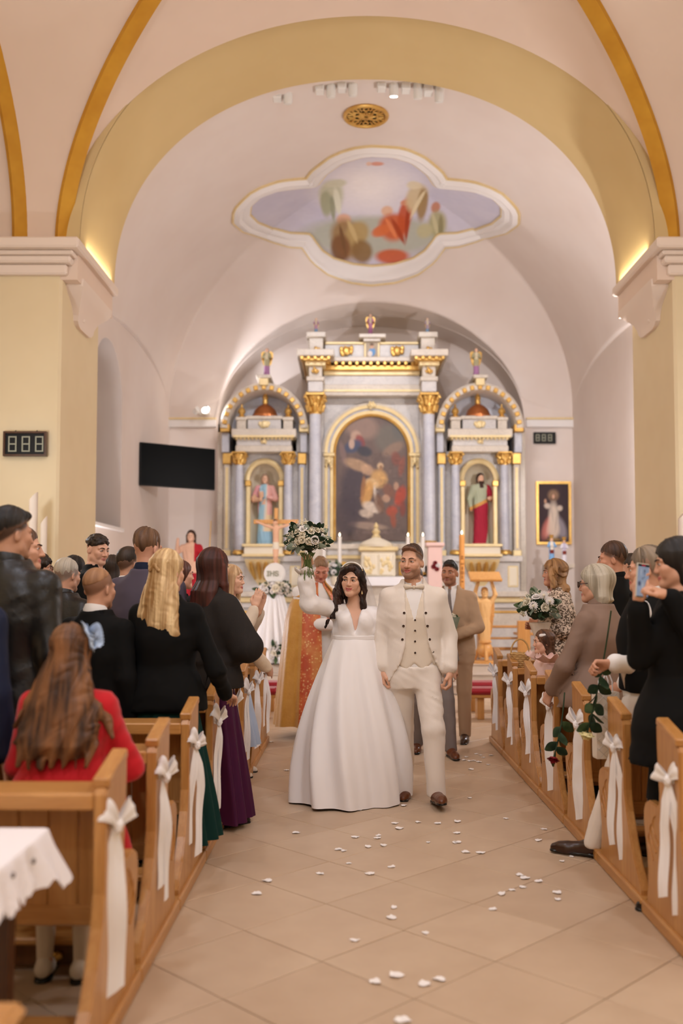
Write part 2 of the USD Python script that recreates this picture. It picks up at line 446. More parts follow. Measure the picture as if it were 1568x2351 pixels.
plain('cream_petal', rgb(236, 226, 204), .75, .2)
plain('yellow_rose', rgb(236, 224, 168), .7, .2)
plain('red_rose', rgb(128, 14, 28), .6, .3)
leafy('leaf', rgb(52, 78, 46), rgb(86, 108, 70))
leafy('leaf_dark', rgb(34, 54, 36), rgb(58, 80, 54))
leafy('leaf_grey', rgb(132, 146, 128), rgb(166, 176, 156))
plain('stem', rgb(96, 112, 58), .6, .3)
plain('wicker', rgb(196, 156, 100), .7, .3, bump=.3, bscale=60)
sheer('veil', (.94, .92, .92), .52)
sheer('veil_lace', (.93, .92, .92), .72, 1)
plain('veil_cone', rgb(240, 236, 236), .8, .15, sheen=.3, bump=.25, bscale=50)
plain('lace', rgb(242, 236, 238), .85, .15, bump=.4, bscale=90)
plain('wax_white', rgb(240, 232, 222), .5, .3)
plain('wax_orange', rgb(216, 150, 78), .5, .3)
plain('ink_brown', rgb(126, 70, 34), .7, .2)
plain('cope_gold', rgb(206, 154, 70), .48, .4, sheen=.3, var=.9, vcol=rgb(190, 134, 52), vscale=7, bump=.25, bscale=45)
n_ = {'p': ('principled_bsdf', {'roughness': .5}), 'tc': ('texture_coordinate', {}), 'v': ('voronoi_texture', {'scale': 34.0}), 'w': ('noise_texture', {'scale': 5.0, 'detail': 4.0}),
      'a': ('rgb_ramp', {'ramp': [(.36, rgb(218, 164, 92)), (.48, rgb(204, 106, 56)), (.62, rgb(172, 58, 36))]}), 'b': ('rgb_ramp', {'ramp': [(.2, rgb(240, 212, 146)), (.36, rgb(196, 92, 50))]}), 'm': ('mix_color', {'fac': .5})}
MAT['orphrey'] = usdkit.material(stage, '/World/Looks/orphrey', n_, [('tc.object', 'v.vector'), ('tc.object', 'w.vector'), ('w.fac', 'a.fac'), ('v.distance', 'b.fac'), ('a.color', 'm.a'), ('b.color', 'm.b'), ('m.result', 'p.base_color')], surface='p.BSDF')
n_ = {'p': ('principled_bsdf', {'roughness': .8}), 'tc': ('texture_coordinate', {}), 'mp': ('mapping', {'scale': (30, 30, 46)}), 'v': ('noise_texture', {'scale': 1.0, 'detail': 2.0, 'distortion': 1.5}),
      'a': ('rgb_ramp', {'ramp': [(.47, rgb(226, 204, 184)), (.53, rgb(82, 62, 44))]})}
MAT['animal_print'] = usdkit.material(stage, '/World/Looks/animal_print', n_, [('tc.object', 'mp.vector'), ('mp.vector', 'v.vector'), ('v.fac', 'a.fac'), ('a.color', 'p.base_color')], surface='p.BSDF')
# a soft grey window pane: day is gone outside, the glass only mirrors the room
n_ = {'t': ('transparent_bsdf', {'color': (.8, .84, .86)}), 'g': ('glossy_bsdf', {'roughness': .05}), 'f': ('fresnel', {'IOR': 1.5}), 'm': ('mix_closure', {})}
MAT['pane'] = usdkit.material(stage, '/World/Looks/pane', n_, [('f.fac', 'm.fac'), ('t.BSDF', 'm.closure1'), ('g.BSDF', 'm.closure2')], surface='m.closure')

# ------------------------------------------------------------------ the room
XA, YF, YB, ZS = .19, 10.70, 12.30, 5.41       # chancel arch: middle, front, back, springing
AH, AR = 3.27, at(845, 14, YF)[2] - ZS          # half width and rise of its soffit
PH = 3.465                                       # half distance of the pillars' inner faces
XC, CH, YW = .40, 3.95, 18.65                   # chancel: middle, half width, altar wall
LH, LZ, LR = 3.0, 4.72, 2.15                    # arch of the altar recess
NH = 3.94                                       # nave half width
S = 'structure'


def rect(u0, u1, v0, v1):
    return sbox(u0, v0, u1, v1)


def sell(cx, cz, a, b, n=2.15, k=49, t0=0, t1=180):
    t = np.radians(np.linspace(t0, t1, k)); c, s = np.cos(t), np.sin(t)
    return np.stack([cx + a * np.sign(c) * np.abs(c) ** (2 / n), cz + b * np.abs(s) ** (2 / n)], 1)


# floor: diagonal tiles of half a metre in the aisle, each a piece; past the pew ends one joined field
fl = Thing('floor', kind=S, label='beige stone floor of diagonal tiles')
obj('floor_bed', bx(-4.4, 4.8, -4.2, 13.6, -.2, -.012), 'grout', fl, smooth=False)
R2 = .35355
rng = np.random.default_rng(3)
diamond = Polygon([(R2 - .0025, 0), (0, R2 - .0025), (-R2 + .0025, 0), (0, -R2 + .0025)])
far_tiles = []
clipbox = rect(-4.11, 4.49, -4.0, 13.58)
for i in range(-14, 14):
    for j in range(-24, 30):
        if (i + j) % 2:
            continue
        cx, cy = .235 + i * R2, 3.98 + j * R2
        g = affinity.translate(diamond, cx, cy).intersection(clipbox)
        if g.is_empty or g.area < 1e-3:
            continue
        z = rng.normal(0, .0006)
        if 2.2 < cy < 13.9 and -1.35 < cx < 1.9:
            p = np.array(g.exterior.coords)[:-1]; c = p.mean(0)
            if not g.exterior.is_ccw:
                p = p[::-1]
            top = c + (p - c) * (1 - .005 / .3)
            r = [[(x, y, -.012) for x, y in p], [(x, y, z - .002) for x, y in p], [(x, y, z) for x, y in top]]
            obj('tile', loft(r, True), ['tile', 'tile_b', 'tile_c'][rng.integers(3)], fl, smooth=False)
        else:
            far_tiles.append(prism(g, .012 + z, 'xy', -.012))
obj('tile_field', join(*far_tiles), 'tile', fl, smooth=False, kind='stuff')

# chancel: three steps and the raised floor
st = Thing('floor_chancel', kind=S, label='raised stone chancel floor with three steps')
for k, (y, z) in enumerate(((13.60, .12), (13.95, .24), (14.30, .36))):
    obj('step', bx(-3.6, 4.4, y, y + .40 if k < 2 else 19.6, z - .12, z, .008), 'step_stone', st, smooth=False)
    for q in range(8):
        obj('step_slab', bx(-3.55 + q * .99, -3.55 + q * .99 + .985, y - .015, y + .36, z, z + .012, .004), 'step_stone', st, smooth=False)

# nave walls and groin vault
for s, nm in ((-1, 'wall_left'), (1, 'wall_right')):
    x = XA + s * 4.3
    obj(nm, bx(min(x, x + s * .3), max(x, x + s * .3), -4.2, YF + .2, 0, 9.2), 'wall_cream', kind=S, smooth=False)
obj('wall_back', bx(-4.7, 5.1, -4.3, -4.0, 0, 9.2), 'wall_cream', kind=S, smooth=False)
NB, NR = 3.6, 2.67


def nave_z(x, y):
    a = np.clip(1 - (np.abs(x - XA) / 3.46) ** 2, 0, 1) ** .5 * NR
    t = (y - (YF - NB) + NB) % (2 * NB) - NB
    b = np.clip(1 - (t / NB) ** 2, 0, 1) ** .5 * NR
    return ZS + np.maximum(a, b)


xs = XA + np.sin(np.linspace(-PI / 2, PI / 2, 91)) * 4.31
ys = np.concatenate([YF - NB - NB * np.cos(np.linspace(0, PI, 81))[::-1] * -1, []])
ys = np.sort(YF - NB + NB * np.sin(np.linspace(-PI / 2, PI / 2, 81)))
ys = np.concatenate([ys - 2 * NB, ys[1:]])
obj('ceiling', surf(lambda u, v: (u, v, nave_z(u, v)), xs, ys), 'wall_pink', kind=S, smooth=30)


def band(path, w, d, up):
    """Flat raised band along a 3-d path; up: surface normals (towards the room)."""
    P = np.asarray(path, float); T = np.gradient(P, axis=0); T /= np.linalg.norm(T, axis=1, keepdims=True)
    N = np.broadcast_to(np.asarray(up, float), P.shape).copy(); N -= T * (N * T).sum(1, keepdims=True); N /= np.linalg.norm(N, axis=1, keepdims=True)
    B = np.cross(T, N); w = np.broadcast_to(w, len(P))
    return loft([[p + b * q / 2 - n * .03, p + b * q / 2 + n * d, p + n * d * 1.5, p - b * q / 2 + n * d, p - b * q / 2 - n * .03] for p, n, b, q in zip(P, N, B, w)])


for s in (-1, 1):                                   # diagonal ribs and the ribs along the walls
    for ye, sg in ((YF, 1), (YF - 2 * NB, -1)):
        t = 1 - np.cos(np.linspace(0, PI / 2, 50)); x = XA + s * 3.46 * (1 - t); y = (YF - NB) + sg * NB * (1 - t)
        n = np.stack([-s * (1 - t), -sg * (1 - t), -np.sqrt(np.clip(1 - (1 - t) ** 2, 0, 1)) - .1], 1)
        obj('trim_1', band(np.stack([x, y, ZS + NR * np.sqrt(np.clip(1 - (1 - t) ** 2, 0, 1))], 1), .17, .035, n), 'rib_gold', kind=S, smooth=40)
    t = np.linspace(0, PI, 60); P = np.stack([np.full(60, XA + s * (NH - .02)), YF - NB + NB * np.cos(t), ZS + NR * np.sin(t)], 1)
    obj('trim_2', band(P, .22, .03, np.stack([np.full(60, -s * 1.0), -np.cos(t), -np.sin(t)], 1)), 'rib_gold', kind=S, smooth=40)

# chancel arch: wall, yellow soffit, face band and thin gold line
op = Polygon(np.vstack([[(XA - AH, 4.9)], sell(XA, ZS, AH, AR)[::-1], [(XA + AH, 4.9)]]))
obj('wall_arch', prism(rect(-4.6, 4.9, 5.0, 9.4).difference(op.buffer(.02)), YB - YF - .02, 'xz', YF + .01), 'wall_pink', kind=S, smooth=False)
e0 = sell(XA, ZS, AH, AR, k=97)
ring = lambda a, o, y: [(x + 0 * o, y, z) for x, z in a]
N0 = np.gradient(e0, axis=0); N0 /= np.linalg.norm(N0, axis=1, keepdims=True); N0 = np.stack([N0[:, 1], -N0[:, 0]], 1)
obj('trim_3', loft([[(p[0], YF, p[1]), (p[0] + .05 * n[0], YF, p[1] + .05 * n[1]), (p[0] + .05 * n[0], YB, p[1] + .05 * n[1]), (p[0], YB, p[1])] for p, n in zip(e0, N0)]), 'wall_yellow', kind=S, smooth=50, label='wide yellow underside of the chancel arch')
obj('trim_4', loft([[(p[0] + .0 * n[0], YF - .012, p[1]), (p[0] + .17 * n[0], YF - .03, p[1] + .17 * n[1]), (p[0] + .17 * n[0], YF + .02, p[1] + .17 * n[1]), (p[0], YF + .02, p[1])] for p, n in zip(e0, N0)]), 'wall_yellow', kind=S, smooth=50, label='pale face band around the chancel arch')
obj('trim_5', loft([[(p[0] + .165 * n[0], YF - .05, p[1] + .165 * n[1]), (p[0] + .215 * n[0], YF - .05, p[1] + .215 * n[1]), (p[0] + .215 * n[0], YF + .02, p[1] + .215 * n[1]), (p[0] + .165 * n[0], YF + .02, p[1] + .165 * n[1])] for p, n in zip(e0, N0)]), 'rib_gold', kind=S, smooth=50, label='thin gold line around the chancel arch')
for s, side in ((-1, 'left'), (1, 'right')):
    xi = XA + s * PH; xo = XA + s * 4.6
    pl = Thing('pillar', label='broad cream pillar carrying the %s end of the chancel arch' % side, cat='pillar', loc=(xi, (YF + YB) / 2, 0), kind=S, at_world=True)
    obj('shaft', bx(min(xi, xo), max(xi, xo), YF, YB, 0, 5.12, .03), 'wall_cream', pl, smooth=False)
    for p, z0, z1 in ((.07, 5.04, 5.16), (.13, 5.16, 5.24), (.17, 5.24, 5.29), (.25, 5.29, 5.41)):
        e = xi - s * p
        obj('cornice', bx(min(e, xo), max(e, xo), YF - p, YB + .01, z0, z1, .02), 'stucco', pl, smooth=False)
    yc = (YF + YB) / 2 + .02
    rg = []
    for z, hy, pr in ((5.06, .68, .2), (4.98, .67, .19), (4.92, .60, .16), (4.86, .5, .12), (4.80, .42, .09), (4.72, .37, .06), (4.66, .36, .05), (4.62, .30, .045), (4.60, .2, .04)):
        q = [(xi + s * .02, yc - hy), (xi - s * pr, yc - hy + .02), (xi - s * pr, yc + hy - .02), (xi + s * .02, yc + hy)]
        rg.append([(x, y, z) for x, y in (q if s > 0 else q[::-1])])
    obj('bracket', loft(rg[::-1]), 'stucco', pl, smooth=25)
    obj('bracket_stud', move(blob((0, 0, 0), (.02, .025, .025), 2), (xi - s * .055, yc - .12, 4.72)), 'stucco', pl)

# chancel walls
hole = unary_union([rect(13.1, 14.75, 2.42, 4.35), affinity.scale(Point(13.925, 4.35).buffer(1, 32), .825, .8)])
obj('wall_chancel_left', prism(rect(YB, YW + .3, 0, 8.5).difference(hole), -.6, 'yz', XC - CH), 'wall_white', kind=S, smooth=False)
wn = Thing('window_1', kind=S, label='tall round-arched window with dark night panes', loc=(-4.1, 13.9, 2.42), at_world=True)
obj('glass_pane', prism(hole, .01, 'yz', -4.05), 'pane', wn, smooth=False)
obj('frame', join(prism(hole.difference(hole.buffer(-.07)), .08, 'yz', -4.08), bx(-4.08, -4.0, 13.9, 13.95, 2.42, 5.1)), 'stucco_white', wn, smooth=False)
obj('sill', bx(-4.0, -3.5, 13.05, 14.8, 2.36, 2.42, .01), 'stucco_white', wn, smooth=False)
obj('wall_chancel_right', bx(XC + CH, XC + CH + .4, YB, YW + .3, 0, 8.5), 'wall_white', kind=S, smooth=False)
rec = Polygon(np.vstack([[(XC - LH, -1)], sell(XC, LZ, LH, LR, 2.05)[::-1], [(XC + LH, -1)]]))
obj('wall_altar', prism(rect(XC - CH - .4, XC + CH + .4, 0, 8.5).difference(rec), .3, 'xz', YW), 'wall_white', kind=S, smooth=False)
e1 = np.vstack([[(XC + LH, 0)], sell(XC, LZ, LH, LR, 2.05, 81), [(XC - LH, 0)]])
obj('trim_6', mould(e1[::-1], [(0, YW - .02), (0.05, YW - .02), (.05, YW + 1.3), (0, YW + 1.3)]), 'wall_white', kind=S, smooth=50, label='white reveal of the arched altar recess')
obj('wall_recess', bx(XC - LH - .2, XC + LH + .2, YW + .85, YW + 1.0, 0, 7.4), 'wall_white', kind=S, smooth=False)
for s in (-1, 1):
    x0, x1 = sorted((XC + s * (LH + .03), XC + s * (CH + .02)))
    z = at(430, 962, YW)[2]
    obj('trim_7', bx(x0, x1, YW - .07, YW + .02, z - .17, z - .02, .01), 'stucco_white', kind=S, smooth=False)
    obj('trim_8', bx(x0, x1, YW - .09, YW + .02, z - .02, z + .015, .006), 'gold_pale', kind=S, smooth=False)


def chancel_z(x, y):
    bx_ = 5.0 + 3.3 * np.clip(1 - (np.abs(x - XC) / CH) ** 2, 0, 1) ** .5
    by_ = 4.72 + 3.55 * np.where(y < 15.3, 1, np.clip(1 - (np.abs(y - 15.3) / (YW - 15.3)) ** 2.2, 0, 1) ** .5)
    u = np.clip(1 - (np.abs(x - XC) / (LH + .02)) ** 2.05, 0, 1) ** .49
    lun = np.where(u > 0, LZ + LR * u + .10 * (YW - y), 0)
    v = np.clip(1 - (np.abs(y - 15.45) / 3.2) ** 2, 0, 1) ** .5
    l2 = np.where(v > 0, 4.85 + .75 * v + .28 * (CH - np.abs(x - XC)), 0)
    return np.maximum(np.maximum(np.minimum(bx_, by_), lun), l2)


xs = XC + np.sin(np.linspace(-PI / 2, PI / 2, 161)) * CH
ys = YB + (YW - YB) * np.sin(np.linspace(0, PI / 2, 121))
obj('ceiling_chancel', surf(lambda u, v: (u, v, chancel_z(u, v)), xs, ys), 'wall_white', kind=S, smooth=28)

# ------------------------------------------------------------------ figures: smooth distance fields meshed by surface nets
A = lambda *x: np.array(x, float)


def rot(rx=0, ry=0, rz=0):
    c, s = math.cos, math.sin
    X = np.array([[1, 0, 0], [0, c(rx), -s(rx)], [0, s(rx), c(rx)]]); Y = np.array([[c(ry), 0, s(ry)], [0, 1, 0], [-s(ry), 0, c(ry)]]); Z = np.array([[c(rz), -s(rz), 0], [s(rz), c(rz), 0], [0, 0, 1]])
    return Z @ Y @ X


def rc(a, b, ra, rb=None):
    """Round cone."""
    a, b = np.asarray(a, float), np.asarray(b, float); rb = ra if rb is None else rb; d = b - a; L = max(d @ d, 1e-12)

    def f(x, y, z):
        px, py, pz = x - a[0], y - a[1], z - a[2]
        t = np.clip((px * d[0] + py * d[1] + pz * d[2]) / L, 0, 1)
        return np.sqrt((px - t * d[0]) ** 2 + (py - t * d[1]) ** 2 + (pz - t * d[2]) ** 2) - (ra + (rb - ra) * t)
    r = max(ra, rb)
    return f, np.minimum(a, b) - r, np.maximum(a, b) + r


def el(c, r, R=None):
    """Ellipsoid, R turns it."""
    c, r = np.asarray(c, float), np.asarray(r, float)

    def f(x, y, z):
        px, py, pz = x - c[0], y - c[1], z - c[2]
        if R is not None:
            px, py, pz = (R[0, k] * px + R[1, k] * py + R[2, k] * pz for k in range(3))
        k0 = np.sqrt((px / r[0]) ** 2 + (py / r[1]) ** 2 + (pz / r[2]) ** 2); k1 = np.sqrt((px / r[0] ** 2) ** 2 + (py / r[1] ** 2) ** 2 + (pz / r[2] ** 2) ** 2)
        return k0 * (k0 - 1) / np.maximum(k1, 1e-9)
    e = r if R is None else np.full(3, r.max())
    return f, c - e, c + e


def rbox(c, h, rad=.01, R=None):
    c, h = np.asarray(c, float), np.asarray(h, float)

    def f(x, y, z):
        px, py, pz = x - c[0], y - c[1], z - c[2]
        if R is not None:
            px, py, pz = (R[0, k] * px + R[1, k] * py + R[2, k] * pz for k in range(3))
        qx, qy, qz = np.abs(px) - h[0] + rad, np.abs(py) - h[1] + rad, np.abs(pz) - h[2] + rad
        return np.sqrt(np.maximum(qx, 0) ** 2 + np.maximum(qy, 0) ** 2 + np.maximum(qz, 0) ** 2) + np.minimum(np.maximum(qx, np.maximum(qy, qz)), 0) - rad
    e = h if R is None else np.full(3, np.linalg.norm(h))
    return f, c - e, c + e


def sec(tab, n=2.2, lean=None):
    """Upright body of superelliptic sections; tab rows: z, cx, cy, rx, ry."""
    T = np.array(sorted(map(tuple, tab)), float)

    def f(x, y, z):
        zc = np.clip(z, T[0, 0], T[-1, 0]); g = lambda k: np.interp(zc, T[:, 0], T[:, k])
        rx, ry = g(3), g(4)
        d = ((np.abs((x - g(1)) / rx) ** n + np.abs((y - g(2)) / ry) ** n) ** (1 / n) - 1) * np.minimum(rx, ry)
        return np.maximum(d, np.maximum(T[0, 0] - z, z - T[-1, 0]))
    return f, A((T[:, 1] - T[:, 3]).min(), (T[:, 2] - T[:, 4]).min(), T[0, 0]), A((T[:, 1] + T[:, 3]).max(), (T[:, 2] + T[:, 4]).max(), T[-1, 0])


def half(n, d):
    """Half space n.p < d."""
    n = np.asarray(n, float)
    return (lambda x, y, z: x * n[0] + y * n[1] + z * n[2] - d), None, None


def axis(lo, hi, step, fine=()):
    out, x = [lo], lo
    while x < hi:
        s = step
        for a, b, q in fine:
            if a - 2 * step < x < b + step:
                s = min(s, max(q, q + (max(a - x, x - b, 0)) * .5))
        x += s; out.append(x)
    return np.array(out)


def field(ops, gx, gy, gz, far=.3):
    D = np.full((len(gx), len(gy), len(gz)), far, np.float32)
    for kind, (f, lo, hi), k in ops:
        if lo is None:
            sl = (slice(None),) * 3
        else:
            m = k * 1.5 + .06
            sl = tuple(slice(max(np.searchsorted(g, a - m) - 1, 0), np.searchsorted(g, b + m) + 1) for g, a, b in zip((gx, gy, gz), lo, hi))
        x, y, z = gx[sl[0]][:, None, None].astype(np.float32), gy[sl[1]][None, :, None].astype(np.float32), gz[sl[2]][None, None, :].astype(np.float32)
        if 0 in (x.size, y.size, z.size):
            continue
        d, o = f(x, y, z).astype(np.float32), D[sl]
        if kind == 'u':
            if k:
                h = np.clip(.5 + .5 * (o - d) / k, 0, 1); D[sl] = o + (d - o) * h - k * h * (1 - h)
            else:
                D[sl] = np.minimum(o, d)
        else:
            d = -d if kind == 's' else d
            if k:
                h = np.clip(.5 - .5 * (o - d) / k, 0, 1); D[sl] = o + (d - o) * h + k * h * (1 - h)
            else:
                D[sl] = np.maximum(o, d)
            if kind == 'i' and lo is not None:
                q = np.full_like(D, far); q[sl] = D[sl]; D = q
    return D


_E = [(0, 1), (2, 3), (4, 5), (6, 7), (0, 2), (1, 3), (4, 6), (5, 7), (0, 4), (1, 5), (2, 6), (3, 7)]


def nets(D, gx, gy, gz):
    S_ = D < 0
    c = [S_[i:S_.shape[0] - 1 + i, j:S_.shape[1] - 1 + j, k:S_.shape[2] - 1 + k] for i in (0, 1) for j in (0, 1) for k in (0, 1)]
    n = sum(x.astype(np.int8) for x in c); I, J, K = np.nonzero((n > 0) & (n < 8))
    idx = np.full(c[0].shape, -1, np.int64); idx[I, J, K] = np.arange(len(I))
    G = [np.stack([gx[I + i], gy[J + j], gz[K + k]], 1) for i in (0, 1) for j in (0, 1) for k in (0, 1)]
    V = [D[I + i, J + j, K + k] for i in (0, 1) for j in (0, 1) for k in (0, 1)]
    P, N = np.zeros((len(I), 3)), np.zeros(len(I))
    for a, b in _E:
        m = (V[a] < 0) != (V[b] < 0); t = (V[a] / np.where(m, V[a] - V[b], 1))[:, None]
        P += np.where(m[:, None], G[a] + (G[b] - G[a]) * t, 0); N += m
    P /= N[:, None]; F_ = []
    for a in range(3):
        u, v = [(1, 2), (2, 0), (0, 1)][a]
        sh = list(S_.shape); sl0 = [slice(None)] * 3; sl1 = [slice(None)] * 3
        sl0[a], sl1[a] = slice(0, sh[a] - 1), slice(1, sh[a])
        for q in (u, v):
            sl0[q] = sl1[q] = slice(1, sh[q] - 1)
        s0, s1 = S_[tuple(sl0)], S_[tuple(sl1)]; E = np.array(np.nonzero(s0 != s1)).T
        if not len(E):
            continue
        flip = s0[tuple(E.T)]; b = E.copy(); b[:, u] += 1; b[:, v] += 1
        off = lambda du, dv: idx[tuple((b - np.eye(3, dtype=int)[u] * du - np.eye(3, dtype=int)[v] * dv).T)]
        q = np.stack([off(1, 1), off(0, 1), off(0, 0), off(1, 0)], 1); q[~flip] = q[~flip][:, ::-1]; F_.append(q)
    q = np.vstack(F_)
    return P, np.vstack([q[:, [0, 1, 2]], q[:, [0, 2, 3]]])


def sdf_mesh(ops, step=.012, fine=((), (), ()), disp=None, relax=0):
    lo = np.min([o[1][1] for o in ops if o[0] == 'u'], 0) - .03; hi = np.max([o[1][2] for o in ops if o[0] == 'u'], 0) + .03
    g = [axis(lo[k], hi[k], step, fine[k]) for k in range(3)]
    D = field(ops, *g)
    if disp is not None:
        I = np.nonzero(np.abs(D) < .05); p = np.stack([g[0][I[0]], g[1][I[1]], g[2][I[2]]], 1); D[I] += disp(p).astype(np.float32)
    v, f = nets(D, *g)
    if relax:
        m = trimesh.Trimesh(v, f, process=False); trimesh.smoothing.filter_taubin(m, .5, .53, relax); v = np.array(m.vertices)
    return v, f


U = lambda p, k=.02: ('u', p, k)
SUB = lambda p, k=.01: ('s', p, k)
INT = lambda p, k=.0: ('i', p, k)


# ---- heads, in head coordinates: eyes at 0, crown at +.118, chin at -.118, facing -y
def head_ops(fem=0, jaw=1.0, smile=.3, child=0, open_=0.0):
    j = (1 - .07 * fem) * jaw; o = [
        U(el((0, .018, .034), (.074, .093, .084)), 0),
        U(el((0, -.020, -.030), (.062 * (.5 + .5 * j), .066, .080)), .03),
        U(rc((-.045 * j, -.010, -.066), (-.012, -.062, -.095), .024, .02), .025), U(rc((.045 * j, -.010, -.066), (.012, -.062, -.095), .024, .02), .025),
        U(el((0, -.068, -.098), (.024 * j, .020, .017)), .02)]
    for s in (-1, 1):
        o += [U(el((s * .042, -.056, -.024), (.023, .024, .020)), .02), U(rc((s * .014, -.080, .020), (s * .048, -.066, .020), .0105, .010), .014),
              SUB(el((s * .0315, -.092, .001), (.0195, .019, .0105)), .012)]
        o += [U(el((s * .0315, -.068, .0005), (.0165, .0165, .0125)), .004)]
        o += [U(el((s * .077, .016, -.010), (.009, .019, .031), rot(.25, 0, -s * .35)), .008), SUB(el((s * .087, .010, -.006), (.006, .009, .016)), .006)]
    b = .78 if (fem or child) else 1.0
    o += [U(rc((0, -.082, .012), (0, -.104 + .006 * (b < 1), -.034 + .004 * (b < 1)), .0085 * b, .0125 * b), .012), U(el((-.0125 * b, -.089, -.037 + .003 * (b < 1)), (.0085, .011, .008)), .008), U(el((.0125 * b, -.089, -.037 + .003 * (b < 1)), (.0085, .011, .008)), .008)]
    for s in (-1, 1):                                          # lips: corners lifted by the smile
        w = .021 + .006 * smile; zc = -.0675 + .008 * smile; g = .5 * open_
        o += [U(rc((0, -.0865, -.0622 + g * .3), (s * .011, -.0850, -.0618 + g * .3 + .001 * smile), .0058, .0056), .004), U(rc((s * .011, -.0850, -.0618 + g * .3 + .001 * smile), (s * w, -.0755, zc), .0056, .0032), .004)]
        o += [U(rc((0, -.0855, -.0738 - g), (s * .011, -.0838, -.0730 - g + .001 * smile), .0066, .0060), .004), U(rc((s * .011, -.0838, -.0730 - g + .001 * smile), (s * w, -.0750, zc - .001), .0060, .0032), .004)]
        o += [SUB(rc((0, -.0945, -.0678 - g * .4), (s * .012, -.0920, -.0672 - g * .4 + .0015 * smile), .0018 + g * .8, .0017 + g * .7), .003), SUB(rc((s * .012, -.0920, -.0672 - g * .4 + .0015 * smile), (s * w, -.0800, zc), .0017 + g * .7, .0013), .003)]
        o += [U(el((s * .040, -.060, -.048), (.014, .016, .018 + .004 * smile)), .016)]
    return o


def xform_ops(ops, R, t, s=1.0):
    """Move primitives from head coordinates to body coordinates."""
    out = []
    for kind, (f, lo, hi), k in ops:
        def g(x, y, z, f=f):
            px, py, pz = (x - t[0]) / s, (y - t[1]) / s, (z - t[2]) / s
            return s * f(*(R[0, q] * px + R[1, q] * py + R[2, q] * pz for q in range(3)))
        if lo is None:
            out.append((kind, (g, None, None), k)); continue
        cs = np.array([[a, b, c] for a in (lo[0], hi[0]) for b in (lo[1], hi[1]) for c in (lo[2], hi[2])]) @ R.T * s + t
        out.append((kind, (g, cs.min(0), cs.max(0)), k))
    return out


def mesh_to(m, R, t, s=1.0):
    v, f = raw(m)
    return v * s @ R.T + t, f


def hand_ops(w, d, nrm, side=1, curl=.6, thumb=.5, s=1.0, spread=.1, curls=None):
    """A hand at wrist w pointing along d, palm facing nrm. side: +1 puts the thumb towards cross(d, nrm)."""
    d = np.asarray(d, float) / np.linalg.norm(d); n = np.asarray(nrm, float); n = n - d * (n @ d); n /= np.linalg.norm(n); a = np.cross(d, n) * side
    P = lambda x, y, z: w + s * (x * a + y * d + z * n)
    o = [U(rc(P(.0, -.03, 0), P(0, .015, 0), .024 * s, .026 * s), .015)]
    for x in (-.026, -.009, .009, .026):
        o.append(U(rc(P(x * .7, .015, 0), P(x, .085, 0), .0145 * s, .0125 * s), .012))
    for k, (x, L) in enumerate(zip((.029, .010, -.010, -.028), (.078, .086, .080, .064))):
        c = (curls[k] if curls else curl); p = P(x, .088, 0); ang = 0; r = .0092
        for q, fr in enumerate((.46, .31, .23)):
            ang += c * (.9, 1.25, .9)[q]; dir_ = math.cos(ang) * d + math.sin(ang) * n + a * spread * x * 12 * (q == 0)
            e = p + dir_ * L * fr * s; o.append(U(rc(p, e, r * s, (r - .0008) * s), .004)); p, r = e, r - .0007
    t0 = P(.026, .022, .006); t1 = P(.050, .052, .006 + .02 * thumb); t2 = P(.052 - .016 * thumb, .086, .012 + .034 * thumb); t3 = P(.044 - .03 * thumb, .108, .014 + .046 * thumb)
    o += [U(rc(t0, t1, .0155 * s, .0125 * s), .014), U(rc(t1, t2, .0115 * s, .0100 * s), .005), U(rc(t2, t3, .0098 * s, .0085 * s), .004)]
    return o


def eyes_brows(th, R, t, s, iris, brow, lash=None, gaze=(0, 0), lid=.0, fem=0, thick=1.0):
    """Eyeballs (white, iris, pupil), brows and lash lines as small parts."""
    for sd in (-1, 1):
        v, f = raw(trimesh.creation.icosphere(3, .0128)); dz = v[:, 2] / .0128 - gaze[1]; dx = v[:, 0] / .0128 - gaze[0]; r = np.hypot(dx, dz); fr = v[:, 1] < 0
        c = np.where((r < .22)[:, None] & fr[:, None], A(.006, .005, .005), np.where((r < .50)[:, None] & fr[:, None], A(*iris), A(.60, .55, .52)))
        obj('eye', mesh_to((v * [1.15, 1, .62] + [sd * .0315, -.0722, .0005], f), R, t, s), 'eye', th, color=c)
    for sd in (-1, 1):
        w = .0056 * thick
        P = [A(sd * x, y, z) for x, y, z in ((.013, -.0915, .0195), (.023, -.0895, .0245), (.034, -.0845, .0265), (.046, -.0740, .0225), (.052, -.0670, .0170))]
        m = tube(P, [w * .8, w, w * .9, w * .6, w * .25], 6, flat=.55); obj('eyebrow', mesh_to(m, R, t, s), 'hair', th, color=np.tile(brow, (len(m[0]), 1)))
        P = [A(sd * .0315 + x, y, z) for x, y, z in ((-.0155, -.0808, .000), (-.008, -.0862, .0060), (0, -.0876, .0080), (.008, -.0858, .0062), (.0155, -.0798, .0005))]
        lr = .0017 if fem else .0009
        m = tube(P, [.0008, lr, lr, lr, .0008], 5); lc = lash if lash is not None else (.02, .014, .01); obj('eyelash', mesh_to(m, R, t, s), 'hair', th, color=np.tile(lc, (len(m[0]), 1)))


